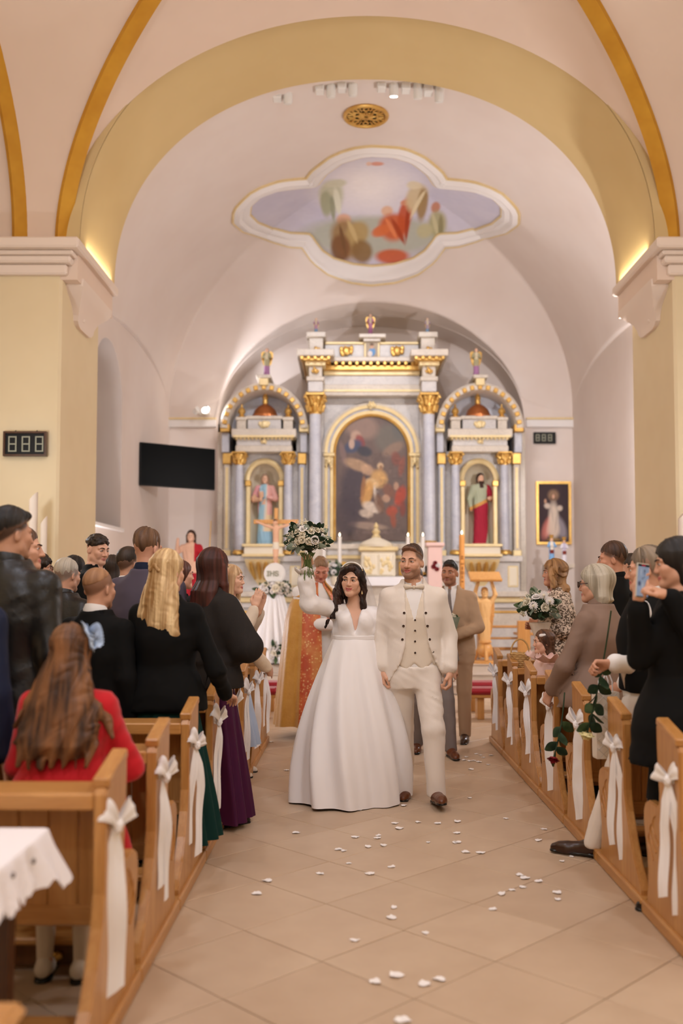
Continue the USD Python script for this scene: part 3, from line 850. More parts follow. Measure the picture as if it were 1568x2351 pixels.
def tint_head(L, skin, lips, stub=None, beard=None, lo=.02, cheek=.25, fem=0, smile=.3):
    """Vertex colours in head coordinates L: skin, lips, cropped scalp hair, beard shadow."""
    C = np.tile(np.asarray(skin, float), (len(L), 1)); x, y, z = L.T
    red = A(min(skin[0] * 1.02, 1), skin[1] * .78, skin[2] * .74)
    g = np.exp(-(((np.abs(x) - .043) / .02) ** 2 + ((z + .03) / .022) ** 2)) * (y < -.02) * cheek + np.exp(-((x / .014) ** 2 + ((z + .032) / .014) ** 2)) * (y < -.08) * cheek
    C = C * (1 - g[:, None]) + red * g[:, None]
    zl = -.0675 + .011 * smile * (np.abs(x) / .026) ** 2
    lp = np.clip((1.0 - np.sqrt((x / (.0255 + .005 * smile)) ** 2 + ((z - zl) / .0125) ** 2)) * 5, 0, 1) * (y < -.060)
    C = C * (1 - lp[:, None]) + np.asarray(lips) * lp[:, None]
    if beard is not None:
        m = np.clip((-.040 - z + .35 * np.maximum(0, .06 - np.abs(x)) * 0 + .55 * np.clip(y + .03, 0, .06)) / .018, 0, 1) * (y < .03) * (z > -.125) * (1 - lp)
        m *= 1 - np.exp(-((x / .030) ** 4 + ((z + .043) / .012) ** 4)) * .45
        m = m * beard[3]; C = C * (1 - m[:, None]) + np.asarray(beard[:3]) * m[:, None]
    if stub is not None:
        e = np.clip((z - lo + .55 * np.clip(-(y + .0), 0, .05) * -1 + .9 * np.clip(y - .02, 0, .07)) / .02, 0, 1) * np.clip((y + .055 + .0) / .012, 0, 1) * (1 - (np.abs(x) > .082)) * stub[3]
        C = C * (1 - e[:, None]) + np.asarray(stub[:3]) * e[:, None]
    return C


def strands(c0, c1, c2=None, freq=70, seed=0, zf=5.0, flow=None):
    """Streaky hair colour per vertex, running along z (or around the head with flow)."""
    def f(P):
        a = np.arctan2(P[:, 0], P[:, 1] + .02) * .09; n = meshkit.noise(np.stack([a * freq * 1.0, P[:, 2] * zf, np.full(len(P), seed * 1.7)], 1), seed); m = meshkit.noise(np.stack([a * freq * 3.1, P[:, 2] * zf * 2, np.full(len(P), 9.0)], 1), seed + 1)
        w = np.clip((.6 * n + .4 * m - .25) / .5, 0, 1)[:, None]; C = np.asarray(c0) * (1 - w) + np.asarray(c1) * w
        return C
    return f


def hair_disp(amp=.004, freq=70, zf=6.0, seed=0, wave=0.0):
    def f(P):
        a = np.arctan2(P[:, 0], P[:, 1] + .02) * .09 + wave * np.sin(P[:, 2] * 26 + 2 * P[:, 0] * 20) * .05
        n = meshkit.noise(np.stack([a * freq, P[:, 2] * zf, np.full(len(P), 3.3 + seed)], 1), seed); m = meshkit.noise(np.stack([a * freq * 2.6, P[:, 2] * zf * 2, np.full(len(P), 7.1)], 1), seed + 1)
        return amp * (1.5 * (n - .5) + .8 * (m - .5))
    return f

# ------------------------------------------------------------------ people
class P_:
    pass


def figure(label, x, y, H, yaw, fem=0, hs=None, skin=(214, 168, 140), lean=(0, 0), head=(0, 0, 0), hshift=(0, 0, 0), arms=None, legs=None, z0=0.0, wide=1.0, depth=1.0, cat='person', group=None, name='person'):
    """Joints of a standing figure that faces -y in its own coordinates; its right side is -x."""
    p = P_(); s = H / 1.75; p.s, p.H, p.fem = s, H, fem; p.hs = hs or (.97 if fem else 1.0)
    p.skin = rgb(*skin); p.th = Thing(name, label, cat, (x, y, z0), yaw, group)
    p.zS = H - .236 * p.hs - .128 * s; p.zH = .525 * H; p.zW = p.zH + .33 * (p.zS - p.zH) + .03 * s; p.zK = .285 * H
    p.lean = lean
    B = lambda z: A(lean[0] * max(z - p.zH, 0), lean[1] * max(z - p.zH, 0), 0)
    p.B = B
    p.headR = rot(head[0], head[1], head[2]); p.hc = A(0, -.012 * s, H - .118 * p.hs) + B(H - .1) + np.array(hshift)
    w = (.148 if fem else .170) * s * wide; p.w = w
    p.sh = {q: A(k * w, .01, p.zS) + B(p.zS) for q, k in (('R', -1), ('L', 1))}
    p.arm = {}
    for q, k in (('R', -1), ('L', 1)):
        d = dict(elbow=A(k * (w + .055 * s), .035, p.zS - .285 * s), wrist=A(k * (w + .06 * s), -.03, p.zS - .53 * s), hand=None)
        d['elbow'] = d['elbow'] + B(d['elbow'][2]); d['wrist'] = d['wrist'] + B(d['wrist'][2])
        if arms and q in arms:
            d.update({a: (A(*b) if a in ('elbow', 'wrist') else b) for a, b in arms[q].items()})
        p.arm[q] = d
    p.hip = {q: A(k * .088 * s * wide, 0, p.zH - .02 * s) for q, k in (('R', -1), ('L', 1))}
    p.knee = {q: A(k * .095 * s, -.015, p.zK) for q, k in (('R', -1), ('L', 1))}
    p.ank = {q: A(k * .095 * s, .02, .085 * s) for q, k in (('R', -1), ('L', 1))}
    p.toe = {q: (k * .12, -1.0) for q, k in (('R', -1), ('L', 1))}
    for q, d in (legs or {}).items():
        for a, b in d.items():
            getattr(p, a)[q] = A(*b) if a != 'toe' else b
    p.wide, p.depth = wide, depth
    return p


def torso_rows(p, puff=0.0, top=.06, hem=None, flare=0.0, belly=0.0):
    s, w, B = p.s, p.wide, p.B
    if p.fem:
        R = [(p.zS + .115 * s, .052, .052), (p.zS + .085 * s, .062, .058), (p.zS + .055 * s, .088, .067), (p.zS + .02 * s, .130, .080), (p.zS - .03 * s, .152, .094), (p.zS - .13 * s, .158, .118), (p.zS - .19 * s, .148, .118), (p.zW, .126, .096), (p.zH + .02, .168, .120), (p.zH - .06 * s, .178, .124), (p.zH - .12 * s, .172, .12)]
    else:
        R = [(p.zS + .125 * s, .058, .058), (p.zS + .092 * s, .068, .063), (p.zS + .062 * s, .104, .074), (p.zS + .025 * s, .150, .086), (p.zS - .03 * s, .178, .104), (p.zS - .14 * s, .184, .124), (p.zW, .160, .112), (p.zH, .170, .120), (p.zH - .08 * s, .176, .122), (p.zH - .14 * s, .17, .12)]
    out = []
    for z, rx, ry in R:
        k = np.clip((p.zW + .05 - z) / .25, 0, 1)
        b = B(z); out.append((z, b[0], .012 * s + b[1] - belly * .5 * np.exp(-((z - p.zW) / .12) ** 2), rx * s * w + puff + flare * k, ry * s * p.depth + puff + flare * k + belly * np.exp(-((z - p.zW) / .12) ** 2)))
    T = np.array(sorted(out))
    if hem is not None:
        if hem < T[0, 0]:
            q = T[0].copy(); q[0] = hem; q[3:] += flare * .3; T = np.vstack([q, T])
        else:
            v = [hem] + [np.interp(hem, T[:, 0], T[:, k]) for k in range(1, 5)]; T = np.vstack([v, T[T[:, 0] > hem + .01]])
    return T


def sleeve_ops(p, puff, to=1.0, sides='RL', cuff=0.0, k=.03):
    o = []
    for q in sides:
        a = p.arm[q]; e, w, S0 = a['elbow'], a['wrist'], p.sh[q]; s = p.s * (.88 if p.fem else 1.0)
        o.append(U(rc(p.B(p.zS) + A(.3 * (S0[0] - p.B(p.zS)[0]), S0[1], p.zS + .040 * p.s), S0, .046 * s + puff * .5, .050 * s + puff * .9), .03))
        o.append(U(rc(S0, e, .052 * s + puff, .044 * s + puff), k))
        o.append(U(rc(e, e + (w - e) * to, .044 * s + puff, .034 * s + puff + cuff), .02))
    return o


def folds(amp=.006, seed=0, sx=9, sz=5):
    def f(P):
        return amp * 2 * (meshkit.fbm(P * A(sx, sx, sz), 2, seed) - .5)
    return f


def creases(amp=.006, seed=0, base=.006):
    g = folds(base, seed)

    def f(P):
        n = meshkit.noise(np.stack([P[:, 0] * 9 + P[:, 2] * 5, P[:, 1] * 9, P[:, 2] * 24 + P[:, 0] * 12], 1), seed + 3)
        m = np.clip(meshkit.noise(P * A(5, 5, 4), seed + 9) * 2.2 - .75, 0, 1)
        return g(P) - amp * (1 - np.abs(2 * n - 1)) ** 3 * m
    return f


def coat(p, mat, hem=.5, puff=.02, name='jacket', opening=None, to=.97, flare=0.0, neck=.055, amp=.006, sides='RL', step=.014, cuff=.004, belly=0.0, top=None, cut=(), seed=1, label=None, fine=((), (), ()), color=None, split=None):
    """A garment for the trunk and the arms. opening: (z, half width) rows cut out of the front; split: x of a centre-front seam."""
    T = torso_rows(p, puff, hem=hem * p.H, flare=flare, belly=belly)
    o = [U(sec(T), 0)] + sleeve_ops(p, puff * .55, to, sides, cuff)
    zt = p.zS + (neck + .05 if top is None else top) * p.s
    b = p.B(zt)
    o += [SUB(rc(A(b[0], b[1] + .0, zt + .01), A(b[0], b[1] - .01, zt + .14), .058 * p.s + .006, .075 * p.s), .006)]
    o += [SUB(half((0, 0, 1), hem * p.H), .006)]
    if opening is not None:
        W = np.array(sorted(opening), float)

        def g(x, y, z):
            h = np.interp(z, W[:, 0], W[:, 1]); c = np.interp(z, W[:, 0], W[:, 2]) if W.shape[1] > 2 else 0
            return np.maximum(np.abs(x - c - p.lean[0] * np.maximum(z - p.zH, 0)) - h, np.maximum(y + .015, np.maximum(W[0, 0] - z, z - W[-1, 0])))
        o.append(SUB((g, A(-.5, -.5, W[0, 0]), A(.5, .1, W[-1, 0])), .004))
    o += list(cut)
    m = sdf_mesh(o, step, fine, creases(amp * 1.2, seed, amp) if sides else folds(amp, seed), 1)
    return obj(name, m, mat, p.th, smooth=True, label=label, color=None if color is None else color(m[0]))


def trousers(p, mat, step=.016, amp=.007, seed=2, name='trousers', top=.06, r=(.098, .068, .060), fine=((), (), ()), cuffz=.045):
    T = torso_rows(p, .010, hem=p.zH - .15 * p.s); T = T[T[:, 0] < p.zH + top + .05]
    o = [U(sec(T), 0)]; s = p.s
    for q in 'RL':
        h, k, a = p.hip[q], p.knee[q], p.ank[q]
        o += [U(rc(h, k, r[0] * s, r[1] * s), .03), U(rc(k, a + A(0, 0, -.03 * s), r[1] * s, r[2] * s), .02), SUB((lambda x, y, z, a=a: np.maximum(z - (a[2] - cuffz * s), np.sqrt((x - a[0]) ** 2 + (y - a[1]) ** 2) - .2), a - .25, a + A(.2, .2, -.03)), .004)]
    m = sdf_mesh(o, step, fine, creases(amp * 1.4, seed, amp), 1)
    return obj(name, m, mat, p.th, smooth=True)


def shoes(p, mat, L=.285, sides='RL', heel=.0, step=.008, name='shoe', laces=False, tilt=None):
    for q in sides:
        a = p.ank[q]; d = np.array([*p.toe[q], 0.0]); d /= np.linalg.norm(d); n = A(-d[1], d[0], 0); L_ = L * p.s; tz = (tilt or {}).get(q, 0)
        P = lambda u, v, z: A(0, 0, 0) + d * u * math.cos(tz) + n * v + A(0, 0, z + u * math.sin(tz))
        o = [U(rc(P(-.035 * p.s, 0, .04), P(.03, 0, .045), .036 * p.s, .04 * p.s), 0), U(rc(P(.03, 0, .035), P(L_ * .62, .006, .026), .042 * p.s, .032 * p.s), .02), U(rc(P(L_ * .5, .01, .02), P(L_ * .74, 0, .018), .040 * p.s, .026 * p.s), .02),
             U(rc(P(-.02, 0, .05), P(.0, 0, .085), .038 * p.s, .034 * p.s), .02), SUB(half((-d[0] * math.sin(tz), -d[1] * math.sin(tz), 1), 0.0), .004)]
        R0 = A(a[0], a[1], a[2] - .085 * p.s)
        v, f = sdf_mesh(o, step); h = obj(name, (v + R0, f), mat, p.th, smooth=True)
        sole = [U(rc(P(-.035 * p.s, 0, 0), P(.0, 0, 0), .040 * p.s, .04 * p.s), 0), U(rc(P(0, 0, 0), P(L_ * .72, .004, 0), .038 * p.s, .034 * p.s), .02), INT((lambda x, y, z: np.abs(z - .006 - (x * d[0] + y * d[1]) * math.tan(tz)) - .009, None, None), .002)]
        v, f = sdf_mesh(sole, .008); obj('sole', (v + R0, f), 'leather_black', h, smooth=30)
        if laces:
            for k in range(4):
                u = .045 + k * .022; z = .083 - k * .012
                obj('lace', tube([R0 + P(u, -.018, z - .006), R0 + P(u + .004, 0, z), R0 + P(u, .018, z - .006)], .0028, 5), 'leather_black', h)


def body(p, faced=True, hands='', legs=False, step=.014, head_fine=.0042, hand_fine=.0045, iris=(.10, .06, .03), brow=(52, 36, 26), lips=(176, 92, 84), stub=None, beard=None, smile=.3, jaw=1.0, gaze=(0, 0), lash=None, child=0, open_=0.0, cheek=.22, decol=None, face_parts=True, thick=1.0, teeth=False, ear=True, armskin=False, nodraw=()):
    """The body as one skin: head, neck, trunk, arms, hands (and legs)."""
    s, B = p.s, p.B; H = p.hc; R = p.headR; hs = p.hs
    o = [U(sec(torso_rows(p, -.014)), 0)]
    nb = A(0, .022, p.zS + .05) + B(p.zS); nr = (.047 if p.fem else .054) * (s if not child else hs)
    o += [U(rc(nb, H + R @ A(0, .022, -.05) * hs, nr * 1.05, nr), .03)]
    for q in 'RL':
        a = p.arm[q]; e, w, S0 = a['elbow'], a['wrist'], p.sh[q]; f_ = s * (.84 if p.fem else 1)
        o += [U(rc(nb + A(0, 0, -.01), S0, .040 * f_, .046 * f_), .03), U(rc(S0, e, .046 * f_, .036 * f_), .025), U(rc(e, w, .037 * f_, .026 * f_), .015)]
    if legs:
        for q in 'RL':
            o += [U(rc(p.hip[q], p.knee[q], .078 * s, .050 * s), .03), U(rc(p.knee[q], p.ank[q] + (p.knee[q] - p.ank[q]) * .65 + A(0, .012, 0), .048 * s, .053 * s), .02), U(rc(p.ank[q] + (p.knee[q] - p.ank[q]) * .65 + A(0, .012, 0), p.ank[q], .053 * s, .034 * s), .02), U(rc(p.ank[q], p.ank[q] + A(p.toe[q][0] * .1, p.toe[q][1] * .12, -.05 * s), .034 * s, .03 * s), .02)]
    fx, fy, fz = [], [], []
    hd = xform_ops(head_ops(p.fem, jaw, smile, child, open_), R, H, hs)
    o += [(hd[0][0], hd[0][1], .03)] + hd[1:]
    fx.append((H[0] - .09 * hs, H[0] + .09 * hs, head_fine)); fy.append((H[1] - .115 * hs, H[1] + .11 * hs, head_fine)); fz.append((H[2] - .125 * hs, H[2] + .125 * hs, head_fine))
    for q in 'RL':
        h = p.arm[q]['hand']
        if h is None:
            h = dict(d=p.arm[q]['wrist'] - p.arm[q]['elbow'], n=(-1 if q == 'L' else 1, .15, 0), curl=.45)
        w = p.arm[q]['wrist']; d = np.asarray(h['d'], float); n = np.asarray(h['n'], float)
        sd = h.get('side', 1 if q == 'R' else -1)
        hsz = h.get('s', .98 * s ** .5 if not p.fem else .92 * s ** .5)
        o += hand_ops(w + d / np.linalg.norm(d) * .028, d, n, sd, h.get('curl', .5), h.get('thumb', .5), hsz, h.get('spread', .1), h.get('curls'))
        if q in hands:
            c = w + d / np.linalg.norm(d) * .1; rr = .085
            fx.append((c[0] - rr, c[0] + rr, hand_fine)); fy.append((c[1] - rr, c[1] + rr, hand_fine)); fz.append((c[2] - rr, c[2] + rr, hand_fine))
    v, f = sdf_mesh(o, step, (fx, fy, fz))
    L = (v - H) @ R / hs
    C = tint_head(L, p.skin, rgb(*lips), None if stub is None else (*rgb(*[.75 * q for q in stub[:3]]), min(stub[3] * 1.1, .9)), None if beard is None else (*rgb(*beard[:3]), beard[3]), cheek=cheek, fem=p.fem, smile=smile, lo=(stub[4] if stub is not None and len(stub) > 4 else .02))
    far = (np.abs(L) > A(.1, .13, .15)).any(1); C[far] = p.skin
    obj('body', (v, f), 'skin', p.th, smooth=True, color=C)
    if faced:
        eyes_brows(p.th, R, H, hs, iris, rgb(*brow), None, gaze, fem=p.fem, thick=thick)
        if teeth:
            obj('teeth', mesh_to(tube([(-.018, -.0780, -.0650 + .006 * smile), (-.009, -.0835, -.0672 + .001 * smile), (0, -.0850, -.0680), (.009, -.0835, -.0672 + .001 * smile), (.018, -.0780, -.0650 + .006 * smile)], [.0016, .0040, .0046, .0040, .0016], 6, flat=.6), R, H, hs), 'teeth', p.th)
    return p


FACE = SUB(el((0, -.105, -.035), (.074, .088, .098)), .012)
FACE_W = SUB(el((0, -.112, -.03), (.069, .088, .094)), .010)


def hair(p, ops, cols, step=.006, disp=None, name='hair', seed=0, freq=70, zf=6.0, label=None, mat='hair', relax=0):
    """Hair built in head coordinates."""
    v, f = sdf_mesh(ops, step, ((), (), ()), disp, relax)
    c = strands(rgb(*cols[0]), rgb(*cols[1]), freq=freq, seed=seed, zf=zf)(v) if len(cols) == 2 else cols[0](v)
    return obj(name, mesh_to((v, f), p.headR, p.hc, p.hs), mat, p.th, smooth=True, color=c, label=label)


def short_hair(p, cols, vol=.006, lo=-.01, slope=.75, front=0.0, disp=.005, seed=0, quiff=0.0, hairline=.062, step=.0055, fade=True, freq=60):
    o = [U(el((0, .0205, .044 + vol * .5), (.0752 + vol * .15, .0945 + vol * .25, .0850 + vol * .6)), 0)]
    if quiff:
        o.append(U(el((0, -.055, .088 + quiff * .4), (.052, .040, .022 + quiff)), .02))
    o += [SUB(el((0, -.115, .0 + hairline - .062), (.082, .075, .075)), .012), SUB(half((0, slope, 1), lo), .008)]
    if fade:
        o.append(SUB(half((0, -.9, 1), -.10), .004))
    st = strands(rgb(*cols[0]), rgb(*cols[1]), freq=freq, seed=seed, zf=6.0); edge = A(*p.skin) * .35 + A(*rgb(*cols[0])) * .65

    def tone(v):
        w = np.clip((v[:, 2] + slope * v[:, 1] - lo) / .022, 0, 1)[:, None] if fade else 1.0
        return st(v) * w + edge * (1 - w)
    return hair(p, o, (tone, 0, 0), step, hair_disp(disp, freq, 9, seed), seed=seed, freq=freq)


def long_hair(p, cols, L=.32, wtop=.088, wbot=.105, back=.075, thick=.045, vol=.010, front=.05, disp=.008, seed=0, wave=0.0, locks=(), freq=55, step=.007, face=FACE_W, crown=.0, flat_end=True, zf=4.0, part=True, cut=()):
    """Long hair: cap, a mass falling down the back, locks as chains of points in head coordinates."""
    o = [U(el((0, .022, .036 + crown), (.080 + vol * .6, .099 + vol, .086 + vol)), 0)]
    rows = [(.05, 0, .03, wtop - .006, .085), (-.02, 0, .038, wtop, .075), (-.09, 0, .050, wtop + .004, .062), (-.16, 0, back, (wtop + wbot) / 2 + .004, thick + .012), (-L * .72 - .04, 0, back + .01, wbot, thick), (-L, 0, back + .012, wbot * .94, thick * .6)]
    if L < .24:
        rows = [r for r in rows[:4] if r[0] > -L * .8] + [(-L * .85, 0, back * .8, wbot, thick + .012), (-L, 0, back * .8, wbot * .9, thick * .8)]
    o.append(U(sec(rows, 2.1), .03))
    for lk in locks:
        r = lk[1]; Q = lk[0]; rr = np.linspace(r, lk[2] if len(lk) > 2 else r * .5, len(Q))
        for a, b, ra, rb in zip(Q[:-1], Q[1:], rr[:-1], rr[1:]):
            o.append(U(rc(a, b, ra, rb), .012))
    o.insert(2, face)
    if front:
        o.insert(3, SUB(rc((0, -.06, -.10), (0, -.02, -.22), .062, .07), .012))
    o += list(cut)
    return hair(p, o, cols, step, hair_disp(disp, freq, zf, seed, wave), seed=seed, freq=freq, zf=zf)


def collar(p, mat, h=.042, r=.060, up=.098, name='shirt_collar', gap=.25):
    b = p.B(p.zS + up); t = np.linspace(-PI / 2 + gap, 1.5 * PI - gap, 30); s = p.s; rg = []
    for a in t:
        fr = max(-math.sin(a), 0); z = p.zS + up * s - .030 * fr + .014 * max(math.sin(a), 0); ro = r * s
        c, q = math.cos(a), math.sin(a)
        rg.append([(b[0] + (ro + .010) * c, b[1] + .014 + (ro + .012) * q, z - .012), (b[0] + (ro + .012) * c, b[1] + .014 + (ro + .012) * q, z + h * .4), (b[0] + (ro + .001) * c, b[1] + .014 + (ro + .001) * q, z + h), (b[0] + (ro - .006) * c, b[1] + .014 + (ro - .006) * q, z + h), (b[0] + (ro - .004) * c, b[1] + .014 + (ro - .004) * q, z - .012)])
    return obj(name, loft(rg), mat, p.th, smooth=40)


def skirt(p, mat, z0, z1, r0, r1, n=14, amp=.02, seed=0, cx=(0, 0), cy=(.01, .01), name='skirt', rows=40, k=160, power=1.0, shape=None, twist=.15, thick=.006, label=None, hemwave=.0):
    """Lofted skirt from waist z1 (radii r1) down to hem z0 (radii r0), with folds growing towards the hem."""
    rr = np.random.default_rng(seed); ph = rr.uniform(0, 2 * PI, 6); fr = np.array([n, n * .62, n * 1.37, n * .35, n * 1.8, n * 2.3]).round(); am = A(1, .8, .5, .7, .3, .2)
    rg = []; a = np.linspace(0, 2 * PI, k, endpoint=False)
    for u in np.linspace(0, 1, rows):                     # 0 hem, 1 waist
        w = (1 - u) ** power
        fx = r1[0] + (r0[0] - r1[0]) * w; fy = r1[1] + (r0[1] - r1[1]) * w
        if shape is not None:
            fx, fy = fx * shape(u), fy * shape(u)
        fo = sum(q * np.sin(f * a + h + twist * u * f) for q, f, h in zip(am, fr, ph)) * amp * min(1, (1 - u) * 1.25) / 1.6
        x = cx[1] + (cx[0] - cx[1]) * (1 - u) + (fx + fo) * np.cos(a); y = cy[1] + (cy[0] - cy[1]) * (1 - u) + (fy + fo) * np.sin(a)
        z = z0 + (z1 - z0) * u + hemwave * np.sin(3 * a + ph[0]) * (1 - u) ** 3
        rg.append(np.stack([x, y, np.broadcast_to(z, x.shape)], 1))
    inner = [r * A(1, 1, 1) for r in rg]
    m = loft(rg, False)
    v, f = m; cen = np.array([cx[0], cy[0], 0]); vi = v.copy(); d = v - np.array([0, 0, 0]); 
    c2 = np.stack([np.interp(v[:, 2], [z0, z1], [cx[0], cx[1]]), np.interp(v[:, 2], [z0, z1], [cy[0], cy[1]])], 1); q = v[:, :2] - c2; q /= np.linalg.norm(q, axis=1, keepdims=True); vi[:, :2] -= q * thick
    nV = len(v); kk = np.arange(k); k2 = (kk + 1) % k
    rim = np.vstack([np.stack([kk, kk + nV, k2 + nV], 1), np.stack([kk, k2 + nV, k2], 1)]); top = (rows - 1) * k
    rim2 = np.vstack([np.stack([kk + top, k2 + top, k2 + nV + top], 1), np.stack([kk + top, k2 + nV + top, kk + nV + top], 1)])
    return obj(name, (np.vstack([v, vi]), np.vstack([f, f[:, ::-1] + nV, rim, rim2])), mat, p.th, smooth=50, label=label)

# ------------------------------------------------------------------ altarpiece
YR = 18.2                        # plane of the altarpiece's front
YM = YR - .35                    # plane in which the elevation was measured
UX = YM / F
X_ = lambda px, y=YM: at(px, 1000, y)[0]
Z_ = lambda py, y=YM: at(854, py, y)[2]
re = Thing('altar_retable', 'tall grey and gilded altarpiece filling the arched recess', 'altarpiece', (X_(854), 18.4, .36), at_world=True)


def pr(name, px0, px1, py0, py1, mat, y0, y1=None, bev=.012, par=re):
    """Block between pixel rows and columns of the elevation; y0 front, y1 back."""
    return obj(name, bx(X_(px0), X_(px1), y0, y1 if y1 else YW + .8, Z_(py1), Z_(py0), bev), mat, par, smooth=False)


def both(f, *a, **k):
    f(*a, **k, m=1); f(*a, **k, m=-1)


def M(px, m):
    return px if m > 0 else 1708 - px


def blk(name, px0, px1, py0, py1, mat, y0, y1=None, bev=.012, m=1):
    a, b = sorted((M(px0, m), M(px1, m))); pr(name, a, b, py0, py1, mat, y0, y1, bev)


def column(px, py0, py1, r, mat, y, capital=40, base=14, m=1, cap_mat='gold'):
    """Shaft, gilded base and a leafy capital."""
    x, rr = X_(M(px, m)), r * UX; zt, zb, zc = Z_(py0), Z_(py1), Z_(py0 + capital)
    h = obj('column', lathe([(rr, zb), (rr * 1.02, zb + (zc - zb) * .3), (rr * .9, zc)], 20, (x, y, 0)), mat, re)
    zb2 = zb + base * UX
    obj('column_base', lathe([(rr * 1.4, zb - .002), (rr * 1.4, zb + .05), (rr * 1.15, zb + .07), (rr * 1.28, zb2 - .02), (rr * 1.05, zb2)], 20, (x, y, 0)), cap_mat, h)
    H = zt - zc
    parts = [lathe([(rr * .95, zc), (rr * .95, zc + .15 * H), (rr * 1.05, zc + .5 * H), (rr * 1.45, zc + .84 * H)], 16, (x, y, 0)), bx(x - rr * 1.5, x + rr * 1.5, y - rr * 1.5, y + rr * 1.5, zt - .14 * H, zt, .01)]
    for row, (zz, ro, n) in enumerate(((.12, 1.02, 8), (.42, 1.1, 8))):
        for k in range(n):
            t = 2 * PI * (k + .5 * row) / n; q = rr * ro
            parts.append(tube([(x + q * math.cos(t), y + q * math.sin(t), zc + zz * H), (x + q * 1.18 * math.cos(t), y + q * 1.18 * math.sin(t), zc + (zz + .22) * H), (x + q * 1.5 * math.cos(t), y + q * 1.5 * math.sin(t), zc + (zz + .3) * H), (x + q * 1.5 * math.cos(t), y + q * 1.5 * math.sin(t), zc + (zz + .2) * H)], [.34 * rr, .36 * rr, .26 * rr, .1 * rr], 6))
    for sx in (-1, 1):
        for sy in (-1, 1):
            parts.append(tube([(x + sx * rr * 1.15, y + sy * rr * 1.15, zc + .6 * H), (x + sx * rr * 1.55, y + sy * rr * 1.55, zc + .86 * H), (x + sx * rr * 1.7, y + sy * rr * 1.7, zc + .7 * H)], [.15 * rr, .22 * rr, .2 * rr], 6))
    obj('capital', join(*parts), cap_mat, h)


def ornament(px, py, w, h, mat='gold', y=YR - .02, m=1, seed=0, n=9):
    """Gilded leaf scroll."""
    x, z = X_(M(px, m)), Z_(py); r = np.random.default_rng(seed); ps = []
    for s in (-1, 1):
        t = np.linspace(0, 1, 14); u = t * 2.4 * PI
        ps.append(tube(np.stack([x + s * w * UX * (.5 * t + .0) + s * .12 * w * UX * np.cos(u), np.full(14, y), z + .36 * h * UX * np.sin(u) * (1 - .5 * t)], 1), np.linspace(.022, .010, 14) * (w / 18), 6))
        for k in range(n // 2):
            ps.append(blob((x + s * w * UX * r.uniform(.05, .5), y - .01, z + h * UX * r.uniform(-.4, .4)), (.028 * w / 18, .018, .036 * w / 18), 1))
    ps.append(blob((x, y - .015, z), (.05 * w / 18, .03, .06 * w / 18), 2))
    obj('gilded_ornament', join(*ps), mat, re)


